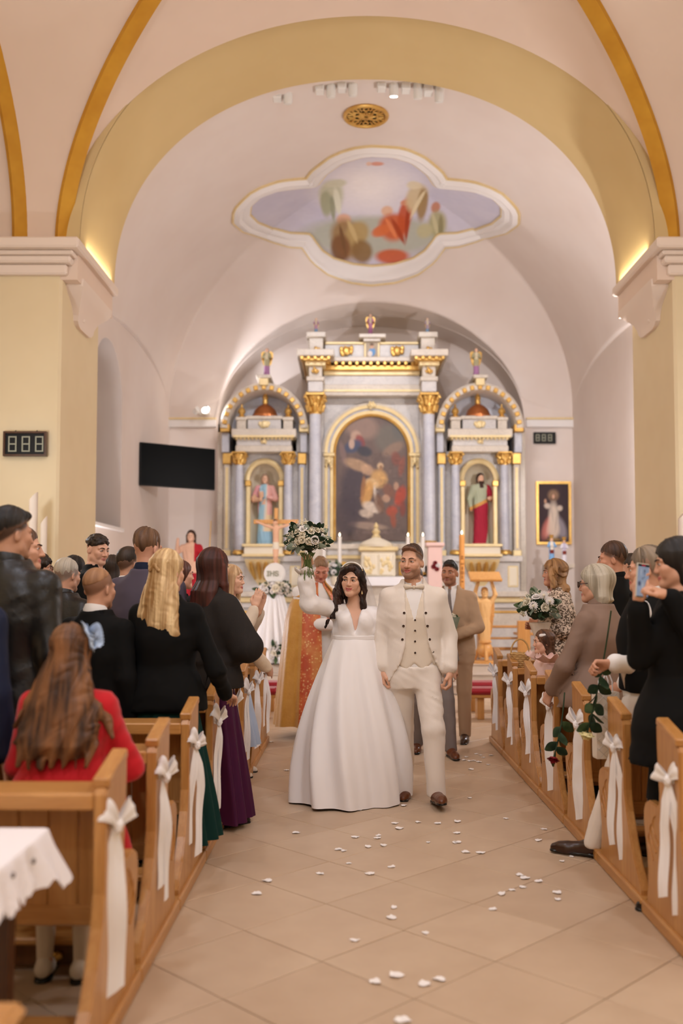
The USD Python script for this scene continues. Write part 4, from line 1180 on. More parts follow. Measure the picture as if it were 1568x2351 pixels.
# ---- plinth and gradine
pr('plinth', 508, 1208, 1395, 1492, 'marble_grey', YR - .45)
for k, (a, b, d) in enumerate(((1358, 1370, .62), (1370, 1383, .54), (1383, 1396, .50))):
    pr('plinth_moulding', 512 - 6 + 2 * k, 1202 - 2 * k, a, b, ['marble_warm', 'gold_pale', 'marble_grey'][k], YR - d)
for m in (1, -1):
    blk('plinth_panel', 520, 600, 1408, 1440, 'marble_warm', YR - .47, YR - .4, m=m); blk('panel_gilding', 516, 604, 1402, 1407, 'gold', YR - .475, YR - .4, .004, m=m)
    blk('side_base', 516, 700, 1290, 1360, 'marble_grey', YR - .30, m=m)
    blk('side_base_moulding', 510, 704, 1276, 1290, 'marble_grey', YR - .36, m=m)
    for c in (532, 678):
        blk('base_panel', c - 9, c + 9, 1302, 1345, 'ivory', YR - .32, YR - .28, .01, m=m); blk('panel_gilding', c - 12, c + 12, 1299, 1348, 'gold_pale', YR - .31, YR - .27, .01, m=m)
    cx = M(605, m); t = np.linspace(0, 1, 12)                          # gilded console under the niche
    obj('console', loft([[(X_(cx) + sx * UX * 40 * (1 - .8 * u ** 1.6), yy, Z_(1284) - u * .5) for sx, yy in ((-1, YR - .5 + .2 * u), (1, YR - .5 + .2 * u), (1, YR), (-1, YR))][::-1] for u in t]), 'gold_pale', re)
    for q in (-24, -8, 8, 24):
        obj('console_leaf', tube([(X_(cx + q * .7), YR - .36, Z_(1330)), (X_(cx + q), YR - .50, Z_(1305)), (X_(cx + q * 1.1), YR - .56, Z_(1292))], [.02, .05, .03], 6), 'gold', re)
    blk('niche_sill', 562, 650, 1254, 1276, 'ivory', YR - .42, m=m); blk('sill_gilding', 558, 654, 1249, 1255, 'gold_pale', YR - .46, YR, .006, m=m); blk('sill_gilding', 558, 654, 1272, 1278, 'gold_pale', YR - .46, YR, .006, m=m)
    # niche: back, arch, side posts, columns
    zsp = 1100; R_ = 35 * UX
    nb = np.vstack([[(X_(cx) - R_, Z_(1252))], arc(X_(cx), Z_(zsp), R_, R_ * 1.15, 180, 0, 24), [(X_(cx) + R_, Z_(1252))]])
    blkpoly = rect(X_(cx) - 62 * UX, X_(cx) + 62 * UX, Z_(1276), Z_(1032)).difference(Polygon(nb))
    obj('niche_wall', prism(blkpoly, .12, 'xz', YR - .02), 'marble_grey', re, smooth=False)
    tt = np.linspace(PI, 0, 17); rgs = []
    for zz, kk in [(Z_(1252), 0), (Z_(zsp), 0)] + [(None, a) for a in np.linspace(0, PI / 2, 9)[1:]]:
        if zz is not None:
            rgs.append([(X_(cx) + R_ * math.cos(a), YR + .05 + R_ * 1.25 * math.sin(a), zz) for a in tt])
        else:
            rgs.append([(X_(cx) + R_ * math.cos(a) * math.cos(kk), YR + .05 + R_ * 1.25 * math.sin(a) * math.cos(kk), Z_(zsp) + R_ * 1.15 * math.sin(kk)) for a in tt])
    V_ = np.array(rgs); q = grid_faces(len(rgs), 17); obj('niche_back', (V_.reshape(-1, 3), np.vstack([q[:, [0, 1, 2]], q[:, [0, 2, 3]]])), 'ivory', re, smooth=True)
    pth = arc(X_(cx), Z_(zsp), R_ * 1.0, R_ * 1.15, 180, 0, 26)
    obj('niche_arch', mould(pth, [(0, YR - .0), (0, YR - .10), (.05, YR - .13), (.10, YR - .10), (.10, YR)][::-1]), 'gold_pale', re)
    for sx in (-1, 1):
        px_ = cx + sx * 38
        pr('niche_post', px_ - 5, px_ + 5, 1112, 1252, 'gold_pale', YR - .1, YR + .02); pr('post_capital', px_ - 7, px_ + 7, 1100, 1113, 'gold', YR - .13, YR + .02)
    for c in (548, 661):
        column(c, 1036, 1272, 10.5, 'marble_blue', YR - .22, 30, 10, m)
    for c in (518, 692):
        blk('pilaster', c - 7, c + 7, 1062, 1272, 'marble_warm' if c < 600 else 'marble_blue', YR - .12, m=m); blk('pilaster_capital', c - 10, c + 10, 1036, 1062, 'gold', YR - .15, m=m); blk('pilaster_base', c - 10, c + 10, 1262, 1276, 'gold_pale', YR - .15, m=m)
        blk('pilaster_strip', c - 3, c + 3, 1070, 1258, 'gold_pale', YR - .135, YR - .1, .004, m=m)
    blk('side_back', 504, 702, 1030, 1290, 'marble_blue', YR + .52, m=m)
    blk('side_back', 504, 545, 1030, 1290, 'marble_grey', YR + .02, YR + .5, m=m); blk('side_back', 665, 706, 1030, 1290, 'marble_grey', YR + .02, YR + .5, m=m)
    blk('side_back', 678, 709, 985, 1036, 'marble_grey', YR + .02, YR + .5, m=m)
    blk('side_pier', 494, 509, 985, 1490, 'marble_warm', YR + .0, YR + .4, m=m)
    # side entablature, pediment blocks, dome
    blk('architrave', 540, 670, 1022, 1037, 'marble_warm', YR - .32, m=m)
    blk('frieze', 542, 668, 1003, 1023, 'marble_grey', YR - .30, m=m)
    blk('cornice', 532, 680, 985, 1004, 'marble_warm', YR - .40, m=m); blk('cornice_gilding', 536, 676, 1000, 1005, 'gold_pale', YR - .41, YR, .004, m=m)
    for k in range(15):
        blk('dentil', 541 + k * 9, 546 + k * 9, 1004, 1009, 'gold_pale', YR - .35, YR - .2, .004, m=m)
    ornament(605, 1013, 12, 10, 'gold_pale', YR - .31, m, 3)
    blk('attic_block', 566, 644, 958, 986, 'marble_grey', YR - .22, m=m); blk('attic_cap', 562, 648, 952, 960, 'marble_warm', YR - .26, m=m)
    for c in (552, 660):
        blk('pedestal', c - 11, c + 11, 960, 986, 'marble_warm', YR - .24, m=m); blk('pedestal_cap', c - 13, c + 13, 955, 963, 'marble_warm', YR - .27, m=m)
        obj('finial', lathe([(.07, 0), (.08, .03), (.04, .06), (.075, .12), (.06, .17), (.02, .21), (.012, .27)], 14, (X_(M(c, m)), YR - .15, Z_(956))), 'gold', re)
    ornament(605, 972, 22, 9, 'gold_pale', YR - .23, m, 5)
    obj('dome', lathe([(.245, 0), (.25, .05), (.235, .06), (.20, .15), (.13, .22), (.06, .26), (.05, .27)], 24, (X_(cx), YR - .02, Z_(953))), 'copper', re)
    obj('dome_finial', lathe([(.05, 0), (.055, .06), (.045, .10), (.06, .13), (.03, .2), (.035, .23), (.01, .3)], 14, (X_(cx), YR - .02, Z_(953) + .26)), 'gold', re)
    # side arch over the dome with coffers
    ro, ri = 101 * UX, 82 * UX; zc = Z_(982); pth = arc(X_(cx), zc, ri, ri * 1.05, 180, 0, 44)
    obj('side_arch', mould(pth, [(0, YR - .1), (0, YR - .25), (.03, YR - .33), (.12, YR - .36), (.16, YR - .33), (.16, YW + .8), (0, YW + .8)][::-1]), 'marble_warm', re)
    for k in range(15):
        a = math.radians(8 + k * (164 / 14)); c_ = A(X_(cx) + (ri + .07) * math.cos(a), YR - .355, zc + (ri * 1.05 + .07) * math.sin(a))
        obj('coffer', move(bx(-.04, .04, -.02, .02, -.045, .045, .01), c_, ry=-(a - PI / 2)), 'gold', re, smooth=False)
    obj('tympanum', prism(Polygon(arc(X_(cx), zc, ri + .05, ri * 1.05 + .05, 180, 0, 30)), .06, 'xz', YR + .2), 'marble_blue', re, smooth=False)
    blk('arch_impost', 504, 526, 972, 990, 'gold', YR - .3, m=m); blk('arch_impost', 686, 708, 972, 990, 'gold_pale', YR - .3, m=m)
    blk('impost_pier', 506, 524, 990, 1036, 'marble_blue', YR - .2, m=m); blk('impost_pier', 688, 704, 990, 1036, 'marble_blue', YR - .2, m=m)
    blk('arch_keystone', 595, 616, 868, 886, 'gold_pale', YR - .42, m=m); blk('statue_plinth', 588, 622, 862, 870, 'marble_warm', YR - .45, m=m)
    # great columns and entablature of the middle
    column(724, 905, 1256, 14.5, 'marble_blue', YR - .40, 48, 14, m)
    blk('great_pier', 708, 742, 905, 1256, 'marble_grey', YR - .05, m=m)
    blk('column_pedestal', 702, 748, 1256, 1300, 'marble_warm', YR - .62, m=m); blk('pedestal_cap', 698, 752, 1248, 1258, 'marble_warm', YR - .66, m=m)
    blk('entablature_block', 708, 742, 880, 906, 'marble_grey', YR - .62, m=m); blk('entablature_block', 705, 745, 872, 882, 'marble_warm', YR - .66, m=m)
    blk('frieze_block', 710, 740, 846, 873, 'marble_warm', YR - .60, m=m); ornament(725, 859, 14, 16, 'gold', YR - .63, m, 8)
    blk('cornice_step', 702, 748, 838, 848, 'gold_pale', YR - .68, m=m); blk('cornice_step', 694, 756, 830, 839, 'gold', YR - .76, m=m); blk('cornice_step', 684, 768, 816, 831, 'marble_warm', YR - .86, m=m)
    for k in range(5):
        blk('modillion', 692 + k * 15, 699 + k * 15, 831, 838, 'gold', YR - .83, YR - .6, .006, m=m)
    blk('pedestal', 710, 742, 778, 816, 'marble_warm', YR - .5, m=m); blk('pedestal_cap', 704, 748, 768, 780, 'marble_warm', YR - .56, m=m); ornament(726, 807, 15, 9, 'gold', YR - .52, m, 11)
    ornament(795, 804, 26, 18, 'gold', YR - .28, m, 13)
pr('middle_back', 742, 966, 905, 1256, 'marble_grey', YR + .02)
pr('architrave', 742, 966, 880, 906, 'marble_warm', YR - .25); pr('architrave_gilding', 742, 966, 892, 897, 'gold_pale', YR - .27, YR - .2, .004)
pr('frieze', 742, 966, 858, 881, 'marble_grey', YR - .22); pr('frieze_gilding', 742, 966, 848, 859, 'gold_pale', YR - .26); pr('cornice_step', 742, 966, 838, 849, 'gold', YR - .34); pr('cornice_step', 742, 966, 822, 832, 'marble_warm', YR - .46)
for k in range(13):
    pr('modillion', 752 + k * 16, 759 + k * 16, 831, 839, 'gold', YR - .43, YR - .2, .006)
pr('attic_panel', 745, 963, 786, 823, 'marble_grey', YR - .24); pr('attic_cap', 745, 963, 782, 788, 'gold_pale', YR - .28)
pr('attic_frame', 836, 872, 783, 824, 'gold_pale', YR - .32)
pr('top_pedestal', 834, 874, 776, 785, 'marble_warm', YR - .4); pr('top_pedestal_cap', 824, 886, 769, 778, 'marble_warm', YR - .46)


def painted(name, poly_px, fn, y, par, mat='paint', n=(90, 130), d=.02):
    """A painted panel: dense sheet inside px bounds (x0, x1, y0, y1), colours from fn(u, v), u right and v up, both 0..1."""
    x0, x1, y0, y1 = poly_px; us, vs = np.linspace(0, 1, n[0]), np.linspace(0, 1, n[1])
    v, f = surf(lambda a, b: (X_(x0, y) + (X_(x1, y) - X_(x0, y)) * a, np.full_like(a, y), Z_(y1, y) + (Z_(y0, y) - Z_(y1, y)) * b), us, vs)
    u_, v_ = np.meshgrid(us, vs, indexing='ij'); C = fn(u_.ravel(), v_.ravel())
    return obj(name, (v, f), mat, par, color=C)


def stroke(C, u, v, cu, cv, ru, rv, col, ang=0.0, soft=.25, k=1.0, asp=1.0):
    """Lay an elliptical dab of paint over the colours C."""
    c, s = math.cos(ang), math.sin(ang); a, b = (u - cu), (v - cv) * asp
    d = np.sqrt(((a * c + b * s) / ru) ** 2 + ((-a * s + b * c) / (rv * asp)) ** 2)
    w = (np.clip((1 - d) / soft, 0, 1) * k)[:, None]
    return C * (1 - w) + np.asarray(rgb(*col)) * w


def bignoise(u, v, s, seed=0):
    return meshkit.fbm(np.stack([u * s, v * s, np.full(len(u), .5)], 1), 4, seed)


def altar_painting(u, v):
    # a generic dark baroque church scene: clouds with small figures above, a kneeling bishop in gold below, figures in red at the right
    n = bignoise(u, v, 7, 2)[:, None]; C = A(*rgb(96, 82, 80)) * (1 - n) + A(*rgb(132, 112, 102)) * n
    a = 1.72
    D = [(.30, .40, .3, .3, (84, 72, 78), 0, 1), (.75, .82, .25, .15, (124, 118, 108), .3, .8), (.35, .92, .3, .12, (168, 142, 128), -.3, .7), (.28, .84, .09, .06, (196, 166, 146), 0, .9), (.34, .80, .07, .07, (150, 74, 70), .4, .9), (.24, .76, .16, .06, (74, 84, 112), .4, .9),
         (.40, .72, .13, .05, (62, 62, 74), -.3, .9), (.22, .78, .05, .05, (206, 176, 156), 0, .9), (.10, .70, .05, .12, (150, 124, 118), .2, .6), (.30, .61, .22, .055, (190, 158, 126), -.35, .8), (.44, .57, .12, .05, (200, 166, 136), -.5, .8), (.80, .74, .2, .05, (158, 130, 112), .5, .7),
         (.84, .66, .08, .07, (142, 86, 72), .2, .8), (.92, .60, .05, .10, (156, 92, 72), -.2, .7), (.62, .60, .055, .035, (212, 184, 150), 0, .95), (.63, .585, .03, .028, (150, 112, 86), 0, .9), (.60, .50, .14, .09, (206, 166, 110), .3, .95), (.50, .46, .12, .05, (222, 190, 146), -.4, .9),
         (.44, .38, .09, .13, (208, 162, 98), -.25, .95), (.38, .42, .04, .12, (170, 122, 76), -.1, .8), (.55, .36, .025, .10, (226, 214, 200), .1, .9), (.50, .27, .16, .05, (220, 204, 188), -.35, .9), (.42, .22, .12, .04, (206, 188, 170), -.2, .85), (.60, .30, .08, .10, (126, 92, 70), .3, .8),
         (.74, .40, .09, .08, (140, 96, 76), .6, .8), (.84, .44, .045, .04, (198, 160, 134), 0, .8), (.90, .36, .09, .10, (176, 76, 50), -.3, .95), (.78, .24, .10, .05, (172, 82, 56), .5, .9), (.80, .17, .05, .08, (160, 88, 62), .1, .8), (.93, .26, .05, .08, (140, 66, 50), 0, .8), (.70, .34, .06, .04, (206, 168, 140), .4, .7),
         (.45, .12, .32, .035, (174, 152, 136), -.1, .8), (.55, .07, .25, .02, (140, 120, 112), 0, .6), (.15, .2, .2, .2, (78, 66, 74), 0, .7), (.88, .90, .12, .1, (110, 108, 104), 0, .7)]
    for cu, cv, ru, rv, col, ang, k in D:
        C = stroke(C, u, v, cu, cv, ru, rv, col, ang, .38, k, a)
    for q in range(240):
        r = np.random.default_rng(q); cu, cv = r.uniform(.05, .95), r.uniform(.05, .7); i = np.argmin((u - cu) ** 2 + (v - cv) ** 2)
        c = C[i] * r.uniform(.55, 1.5); w = (np.clip(1 - np.sqrt((((u - cu) * math.cos(q) + (v - cv) * a * math.sin(q)) / .045) ** 2 + (((v - cv) * a * math.cos(q) - (u - cu) * math.sin(q)) / .018) ** 2), 0, 1) * .6)[:, None]; C = C * (1 - w) + c * w
    return C ** 1.18 * (.82 + .2 * bignoise(u, v, 40, 5)[:, None])


pt = Thing('altar_painting', 'large arched dark oil painting of a bishop in gold in the middle of the altarpiece', 'painting', (X_(854), YR - .05, Z_(1240)), at_world=True)
cxp, rp, zsp = X_(854), 84 * UX, Z_(1035)


def arched(fn, x0, x1, zb, zs, rz, y, nu=150, nv=240):
    us, vs = np.linspace(-1, 1, nu), np.linspace(0, 1, nv); cx, r = (x0 + x1) / 2, (x1 - x0) / 2
    def g(a, b):
        top = zs + rz * np.sqrt(np.clip(1 - a ** 2, 0, 1)); return cx + r * a, np.full_like(a, y), zb + (top - zb) * b
    m = surf(g, us, vs); v = m[0]; return m, fn((v[:, 0] - x0) / (x1 - x0), (v[:, 2] - zb) / (zs + rz - zb))


m, C = arched(altar_painting, cxp - rp, cxp + rp, Z_(1240), zsp, rp * 1.02, YR - .06)
obj('canvas', m, 'paint_gloss', pt, color=C)
pth = np.vstack([[(cxp - rp, Z_(1240))], arc(cxp, zsp, rp, rp * 1.02, 180, 0, 48), [(cxp + rp, Z_(1240))]])
obj('frame', mould(pth, [(0, YR - .04), (0, YR - .10), (.03, YR - .12), (.05, YR - .10), (.05, YR - .04)][::-1]), 'gold', pt)
for o, w, mt, d, nm in ((.05, .06, 'gold_pale', .10, 'arch_moulding'), (.11, .045, 'marble_blue', .075, 'arch_fillet'), (.155, .06, 'gold_pale', .12, 'arch_moulding'), (.215, .04, 'marble_warm', .10, 'arch_moulding')):
    q = arc(cxp, zsp, rp + o, rp * 1.02 + o, 180, 0, 48)
    obj(nm, mould(q, [(0, YR + .03), (0, YR - d), (w, YR - d - .01), (w, YR + .03)][::-1]), mt, re)
    for s in (-1, 1):
        xa, xb = sorted((cxp + s * (rp + o), cxp + s * (rp + o + w)))
        obj('frame_strip', bx(xa, xb, YR - d, YR + .03, Z_(1250), zsp, .005), mt, re, smooth=False)
for m in (1, -1):
    ornament(754, 1056, 15, 34, 'gold_pale', YR - .14, m, 17); blk('arch_impost', 742, 768, 1036, 1044, 'gold_pale', YR - .16, m=m)
ornament(854, 926, 16, 18, 'gold_pale', YR - .15, 1, 19)
ic = painted('icon_panel', (840, 868, 786, 821), lambda u, v: stroke(stroke(stroke(stroke(np.tile(rgb(176, 160, 140), (len(u), 1)), u, v, .5, .35, .36, .3, (110, 152, 196), .5), u, v, .35, .25, .22, .22, (226, 214, 206), -.4), u, v, .5, .72, .17, .16, (206, 166, 140)), u, v, .5, .86, .2, .1, (90, 70, 60), 0, .3, .8), YR - .335, re, 'paint', (24, 30))
# altar table, gradine and tabernacle
al = Thing('altar_table', 'ivory and gold altar table under the painting', 'altar', (X_(854), YR - .7, .36), at_world=True)
obj('altar_body', bx(X_(700), X_(1008), YR - .95, YR - .45, .36, Z_(1338), .01), 'marble_warm', al, smooth=False)
obj('altar_slab', bx(X_(690), X_(1018), YR - 1.05, YR - .4, Z_(1338), Z_(1326), .01), 'ivory', al, smooth=False)
obj('altar_cloth', bx(X_(700), X_(1010), YR - 1.07, YR - .42, Z_(1345), Z_(1325), .006), 'satin_ribbon', al, smooth=False)
for k, (a, b, mt, d) in enumerate(((1250, 1262, 'marble_warm', .60), (1262, 1276, 'marble_grey', .56), (1276, 1284, 'gold_pale', .60), (1284, 1326, 'marble_warm', .54))):
    obj('gradine', bx(X_(738), X_(968), YR - d, YR, Z_(b), Z_(a), .008), mt, al, smooth=False)
for c in (752, 786, 922, 958):
    obj('gradine_niche', bx(X_(c - 9), X_(c + 9), YR - .56, YR - .5, Z_(1322), Z_(1290), .01), 'gold', al, smooth=False)
tb = Thing('tabernacle', 'ivory tabernacle with double doors under the altar painting', 'tabernacle', (X_(866), YR - .8, Z_(1324)), at_world=True)
obj('case', bx(X_(828), X_(904), YR - .95, YR - .5, Z_(1324), Z_(1268), .02), 'ivory', tb, smooth=False)
for s in (-1, 1):
    d = obj('door', bx(min(X_(866), X_(866 + s * 34)) + .008, max(X_(866), X_(866 + s * 34)) - .008, YR - .975, YR - .93, Z_(1321), Z_(1275), .012), 'ivory', tb, smooth=False)
    r = np.random.default_rng(5 + s)
    obj('relief', join(*[blob((X_(866 + s * r.uniform(6, 29)), YR - .975, Z_(r.uniform(1281, 1316))), (.03, .014, .045), 1) for _ in range(14)]), 'gold_pale', d, kind='stuff')
obj('cornice', bx(X_(822), X_(910), YR - 1.0, YR - .45, Z_(1268), Z_(1258), .02), 'gold_pale', tb, smooth=False)
obj('crown', lathe([(.30, 0), (.31, .05), (.24, .1), (.1, .16), (.06, .19)], 24, (X_(862), YR - .72, Z_(1258))), 'ivory', tb)
obj('finial', lathe([(.09, 0), (.05, .05), (.08, .10), (.03, .16), (.05, .2), (.01, .27)], 16, (X_(862), YR - .72, Z_(1258) + .18)), 'gold_pale', tb)

# hanging things in the chancel
pn = Thing('ceiling_fresco', 'four-lobed ceiling painting of robed figures under a bright sky in white stucco frame', 'fresco', (XC, 15.6, 7.9), at_world=True)


def lobe_r(t):
    """Radius of the quatrefoil cartouche in its own plane (u across, v towards the altar), metres."""
    return t


def P_ceiling(px, py):
    """Where the ray of a pixel meets the chancel vault."""
    y = np.full(np.shape(px), 15.0); a, b = (np.asarray(px) - CX0) / F, (CY0 - np.asarray(py)) / F; c, s = math.cos(PITCH), math.sin(PITCH)
    dx, dy, dz = a, c - b * s, s + b * c; lo, hi = np.full(np.shape(px), YB + .05), np.full(np.shape(px), YW - .02)
    for _ in range(40):
        mid = (lo + hi) / 2; out = CAMZ + dz / dy * mid > chancel_z(dx / dy * mid, mid); hi = np.where(out, mid, hi); lo = np.where(out, lo, mid)
    return dx / dy * lo, lo


# outline measured once in the photograph and carried onto the vault, where it is a symmetrical quatrefoil
q = [(853, 350), (905, 353), (950, 368), (985, 395), (1004, 424), (1045, 427), (1095, 434), (1135, 449), (1158, 472), (1158, 493), (1135, 512), (1095, 526), (1050, 535), (1006, 537), (996, 552), (978, 575), (950, 594), (905, 608), (853, 613)]
qx, qy = np.array(q, float).T
X1, Y1 = P_ceiling(qx, qy); sx = X1 - XC - .02
out2 = np.vstack([np.stack([sx, Y1], 1), np.stack([-sx[-2:0:-1], Y1[-2:0:-1]], 1)])
from scipy.interpolate import splprep, splev
cart = Polygon(out2)
cart = cart.buffer(.08).buffer(-.08)


def ring_pts(g, n):
    L = g.exterior.length; return np.array([g.exterior.interpolate(k * L / n).coords[0] for k in range(n)])


def on_vault(xy, drop):
    x, y = xy[:, 0] + XC + .02, xy[:, 1]; e = .02
    n = np.stack([-(chancel_z(x + e, y) - chancel_z(x - e, y)) / (2 * e), -(chancel_z(x, y + e) - chancel_z(x, y - e)) / (2 * e), np.ones(len(x))], 1); n /= np.linalg.norm(n, axis=1, keepdims=True)
    return np.stack([x, y, chancel_z(x, y)], 1) - n * drop


def strip(o0, o1, prof, n=220):
    g0 = ring_pts(cart, n); c = np.array(cart.centroid.coords[0]); rg = []
    T = np.roll(g0, -1, 0) - np.roll(g0, 1, 0); T /= np.linalg.norm(T, axis=1, keepdims=True); N = np.stack([T[:, 1], -T[:, 0]], 1) * (1 if cart.exterior.is_ccw else -1)
    cols = [on_vault(g0 + N * (o0 + (o1 - o0) * u), d) for u, d in prof]
    R = np.stack(cols, 1); v = R.reshape(-1, 3); f = grid_faces(n, len(prof), True, True); return v, np.vstack([f[:, [0, 1, 2]], f[:, [0, 2, 3]]])


obj('stucco_frame', strip(-.02, .24, [(0, 0), (0, .06), (.25, .09), (.5, .06), (.75, .09), (1, .03), (1, 0)]), 'stucco_white', pn, smooth=40)
obj('gilt_line', strip(-.045, -.01, [(0, 0), (0, .05), (1, .05), (1, 0)]), 'gold_pale', pn, smooth=40)
obj('gilt_line', strip(.235, .26, [(0, 0), (0, .035), (1, .035), (1, 0)]), 'gold_pale', pn, smooth=40)
bx0, by0, bx1, by1 = cart.bounds; NU, NV = 230, 170
gu, gv = np.meshgrid(np.linspace(bx0, bx1, NU), np.linspace(by0, by1, NV), indexing='ij'); xy = np.stack([gu.ravel(), gv.ravel()], 1)
import shapely
inside = shapely.contains_xy(cart.buffer(.02), xy[:, 0], xy[:, 1])
vv = on_vault(xy, .022); ff = grid_faces(NU, NV); ff = ff[inside[ff].all(1)]; used = np.unique(ff); rm = np.full(len(vv), -1); rm[used] = np.arange(len(used)); ff = rm[ff]; vv = vv[used]


def fresco(u, v):
    # generic robed onlookers on a shore below a bright sky; u 0..1 across, v 0 (towards the altar) .. 1
    n = bignoise(u, v, 6, 4)[:, None]; C = A(*rgb(214, 208, 216)) * (1 - n) + A(*rgb(190, 186, 206)) * n; a = .62
    C = stroke(C, u, v, .47, .62, .26, .40, (240, 232, 230), 0, .8, 1, a)
    C = stroke(C, u, v, .50, .19, .34, .16, (170, 172, 150), 0, .3, .8, a)
    D = [(.50, .88, .030, .03, (214, 150, 128), 0), (.47, .88, .012, .03, (226, 190, 170), 0),
         (.325, .52, .058, .20, (196, 194, 166), 0), (.345, .64, .05, .06, (208, 204, 180), .2), (.305, .44, .028, .14, (164, 164, 136), 0), (.35, .46, .015, .15, (222, 220, 200), .1), (.33, .40, .012, .13, (150, 152, 128), .05),
         (.375, .30, .035, .055, (216, 168, 140), 0), (.385, .17, .075, .16, (150, 118, 78), .3), (.43, .20, .055, .11, (176, 150, 100), -.5), (.36, .11, .05, .10, (122, 84, 54), 0), (.45, .09, .055, .08, (134, 104, 66), -.5), (.41, .22, .012, .10, (196, 172, 124), .4), (.37, .16, .010, .12, (112, 80, 50), .2),
         (.55, .37, .028, .05, (222, 180, 150), 0), (.58, .25, .072, .12, (196, 96, 54), .5), (.625, .34, .035, .18, (186, 82, 44), -.1), (.53, .22, .05, .045, (206, 110, 64), .4), (.58, .06, .085, .05, (190, 92, 54), 0), (.60, .22, .012, .12, (160, 66, 34), .5), (.57, .24, .010, .10, (220, 130, 84), .5), (.635, .28, .010, .16, (156, 62, 34), 0), (.62, .44, .022, .03, (206, 140, 110), 0),
         (.665, .50, .050, .17, (206, 186, 148), -.1), (.69, .44, .026, .18, (156, 126, 82), 0), (.65, .62, .035, .06, (222, 208, 178), .2), (.672, .44, .010, .16, (222, 206, 170), -.3),
         (.745, .40, .022, .06, (188, 128, 100), 0), (.76, .27, .045, .12, (170, 162, 124), .1), (.71, .22, .04, .06, (186, 178, 140), .4), (.775, .25, .012, .10, (140, 132, 98), .1), (.75, .27, .010, .10, (196, 188, 150), .3)]
    for cu, cv, ru, rv, col, ang in D:
        C = stroke(C, u, v, cu, cv, ru, rv, col, ang, .35, .95, a)
    return C * (.95 + .1 * bignoise(u, v, 60, 6)[:, None])


# v runs with the picture: far edge (altar) is the bottom of the scene
loc = xy[used]; C = fresco((loc[:, 0] - bx0) / (bx1 - bx0), 1 - (loc[:, 1] - by0) / (by1 - by0))
obj('painting', (vv, ff[:, ::-1]), 'paint', pn, color=C)

vt = Thing('ceiling_vent', 'round gilded fretwork vent in the vault above the ceiling painting', 'vent', at_world=True, loc=(*[float(k) for k in np.ravel(P_ceiling(np.array([840.]), np.array([264.])))], 8.2))
vx, vy = np.ravel(P_ceiling(np.array([840.]), np.array([264.]))); vz = float(chancel_z(vx, vy)); e = .03
R0 = .30
obj('rim', tube([(vx + R0 * math.cos(t), vy + R0 * math.sin(t), chancel_z(vx + R0 * math.cos(t), vy + R0 * math.sin(t)) - .02) for t in np.linspace(0, 2 * PI, 40)[:-1]], .03, 8, True), 'gold', vt)
obj('dark_back', surf(lambda r, t: (vx + r * np.cos(t), vy + r * np.sin(t), chancel_z(vx + r * np.cos(t), vy + r * np.sin(t)) - .004), np.linspace(0.001, R0, 6), np.linspace(0, 2 * PI, 40)), 'black_matt', vt)
for k in range(8):
    t = 2 * PI * k / 8; L = lambda r, a: (vx + r * math.cos(a), vy + r * math.sin(a), float(chancel_z(vx + r * math.cos(a), vy + r * math.sin(a))) - .02)
    obj('fretwork', tube([L(.03, t), L(.08, t + .25), L(.15, t), L(.10, t - .3), L(.05, t - .1)], .016, 6), 'gold', vt)
    obj('fretwork', tube([L(.15, t), L(.19, t + .2), L(.26, t + .12), L(.25, t - .12), L(.19, t - .2), L(.15, t)], .015, 6), 'gold', vt)
    obj('fretwork', tube([L(.16, t + .39), L(.28, t + .39)], .013, 6), 'gold', vt)

# spotlights hung behind the top edge of the arch
sp = None
for k, px in enumerate((636, 661, 734, 760, 785, 810, 876, 904, 932, 959, 983, 1008)):
    if k in (4, 2, 6, 8, 10, 0):
        py = 203 - 25 * (1 - ((px - 845) / 215) ** 2) + 10
        o = at(px, py, YB + .25)
        t = Thing('spotlight_box', 'white box spotlight hung behind the arch, %s along the row from the left' % ['first', '', 'second', '', 'third', '', 'fourth', '', 'fifth', '', 'sixth'][k], 'spotlight', o, group='spotlights behind the arch', at_world=True)
        obj('box', bx(o[0] - .06, o[0] + .06, o[1] - .06, o[1] + .1, o[2] - .10, o[2] + .10, .012), 'white_plastic', t, smooth=False); obj('bracket', bx(o[0] - .015, o[0] + .015, o[1] - .01, o[1] + .02, o[2] + .09, o[2] + .45), 'grey_metal', t, smooth=False)
    else:
        py = 203 - 25 * (1 - ((px - 845) / 215) ** 2) + 22
        o = at(px, py, YB + .3)
        t = Thing('spotlight', 'white cylindrical spotlight hung behind the arch, %s of the six from the left' % {1: 'first', 3: 'second', 5: 'third', 7: 'fourth', 9: 'fifth', 11: 'sixth'}[k], 'spotlight', o, group='spotlights behind the arch', at_world=True)
        obj('can', move(lathe([(.05, 0), (.055, .0), (.062, .03), (.062, .2), (.05, .24), (.0, .25)], 18), o - A(0, 0, .12), rx=.25), 'white_plastic', t); obj('lens', move(lathe([(.0, 0), (.05, 0), (.05, .01), (0, .01)], 18), o - A(0, -.0, .125), rx=.25), 'lamp_on' if k in (7,) else 'white_plastic', t)
        obj('bracket', bx(o[0] - .012, o[0] + .012, o[1] + .0, o[1] + .02, o[2] + .1, o[2] + .42), 'grey_metal', t, smooth=False)
o = at(467, 942, 18.3)
t = Thing('wall_spotlight', 'small white twin spotlight on the wall beside the left of the altarpiece', 'spotlight', o, at_world=True)
obj('lamp_head', move(lathe([(.03, -.1), (.07, -.08), (.075, .04), (.06, .05), (0, .05)], 16), o + A(.05, -.05, 0), rx=1.2, ry=.0), 'white_plastic', t)
obj('lens', move(blob((0, 0, 0), (.062, .062, .02), 2), o + A(.05, -.11, -.02), rx=1.3), 'lamp_on', t)
obj('lamp_head', move(lathe([(.03, -.1), (.055, -.08), (.06, .04), (.0, .05)], 16), o + A(-.12, -.02, 0), rx=.6, ry=.9), 'white_plastic', t)
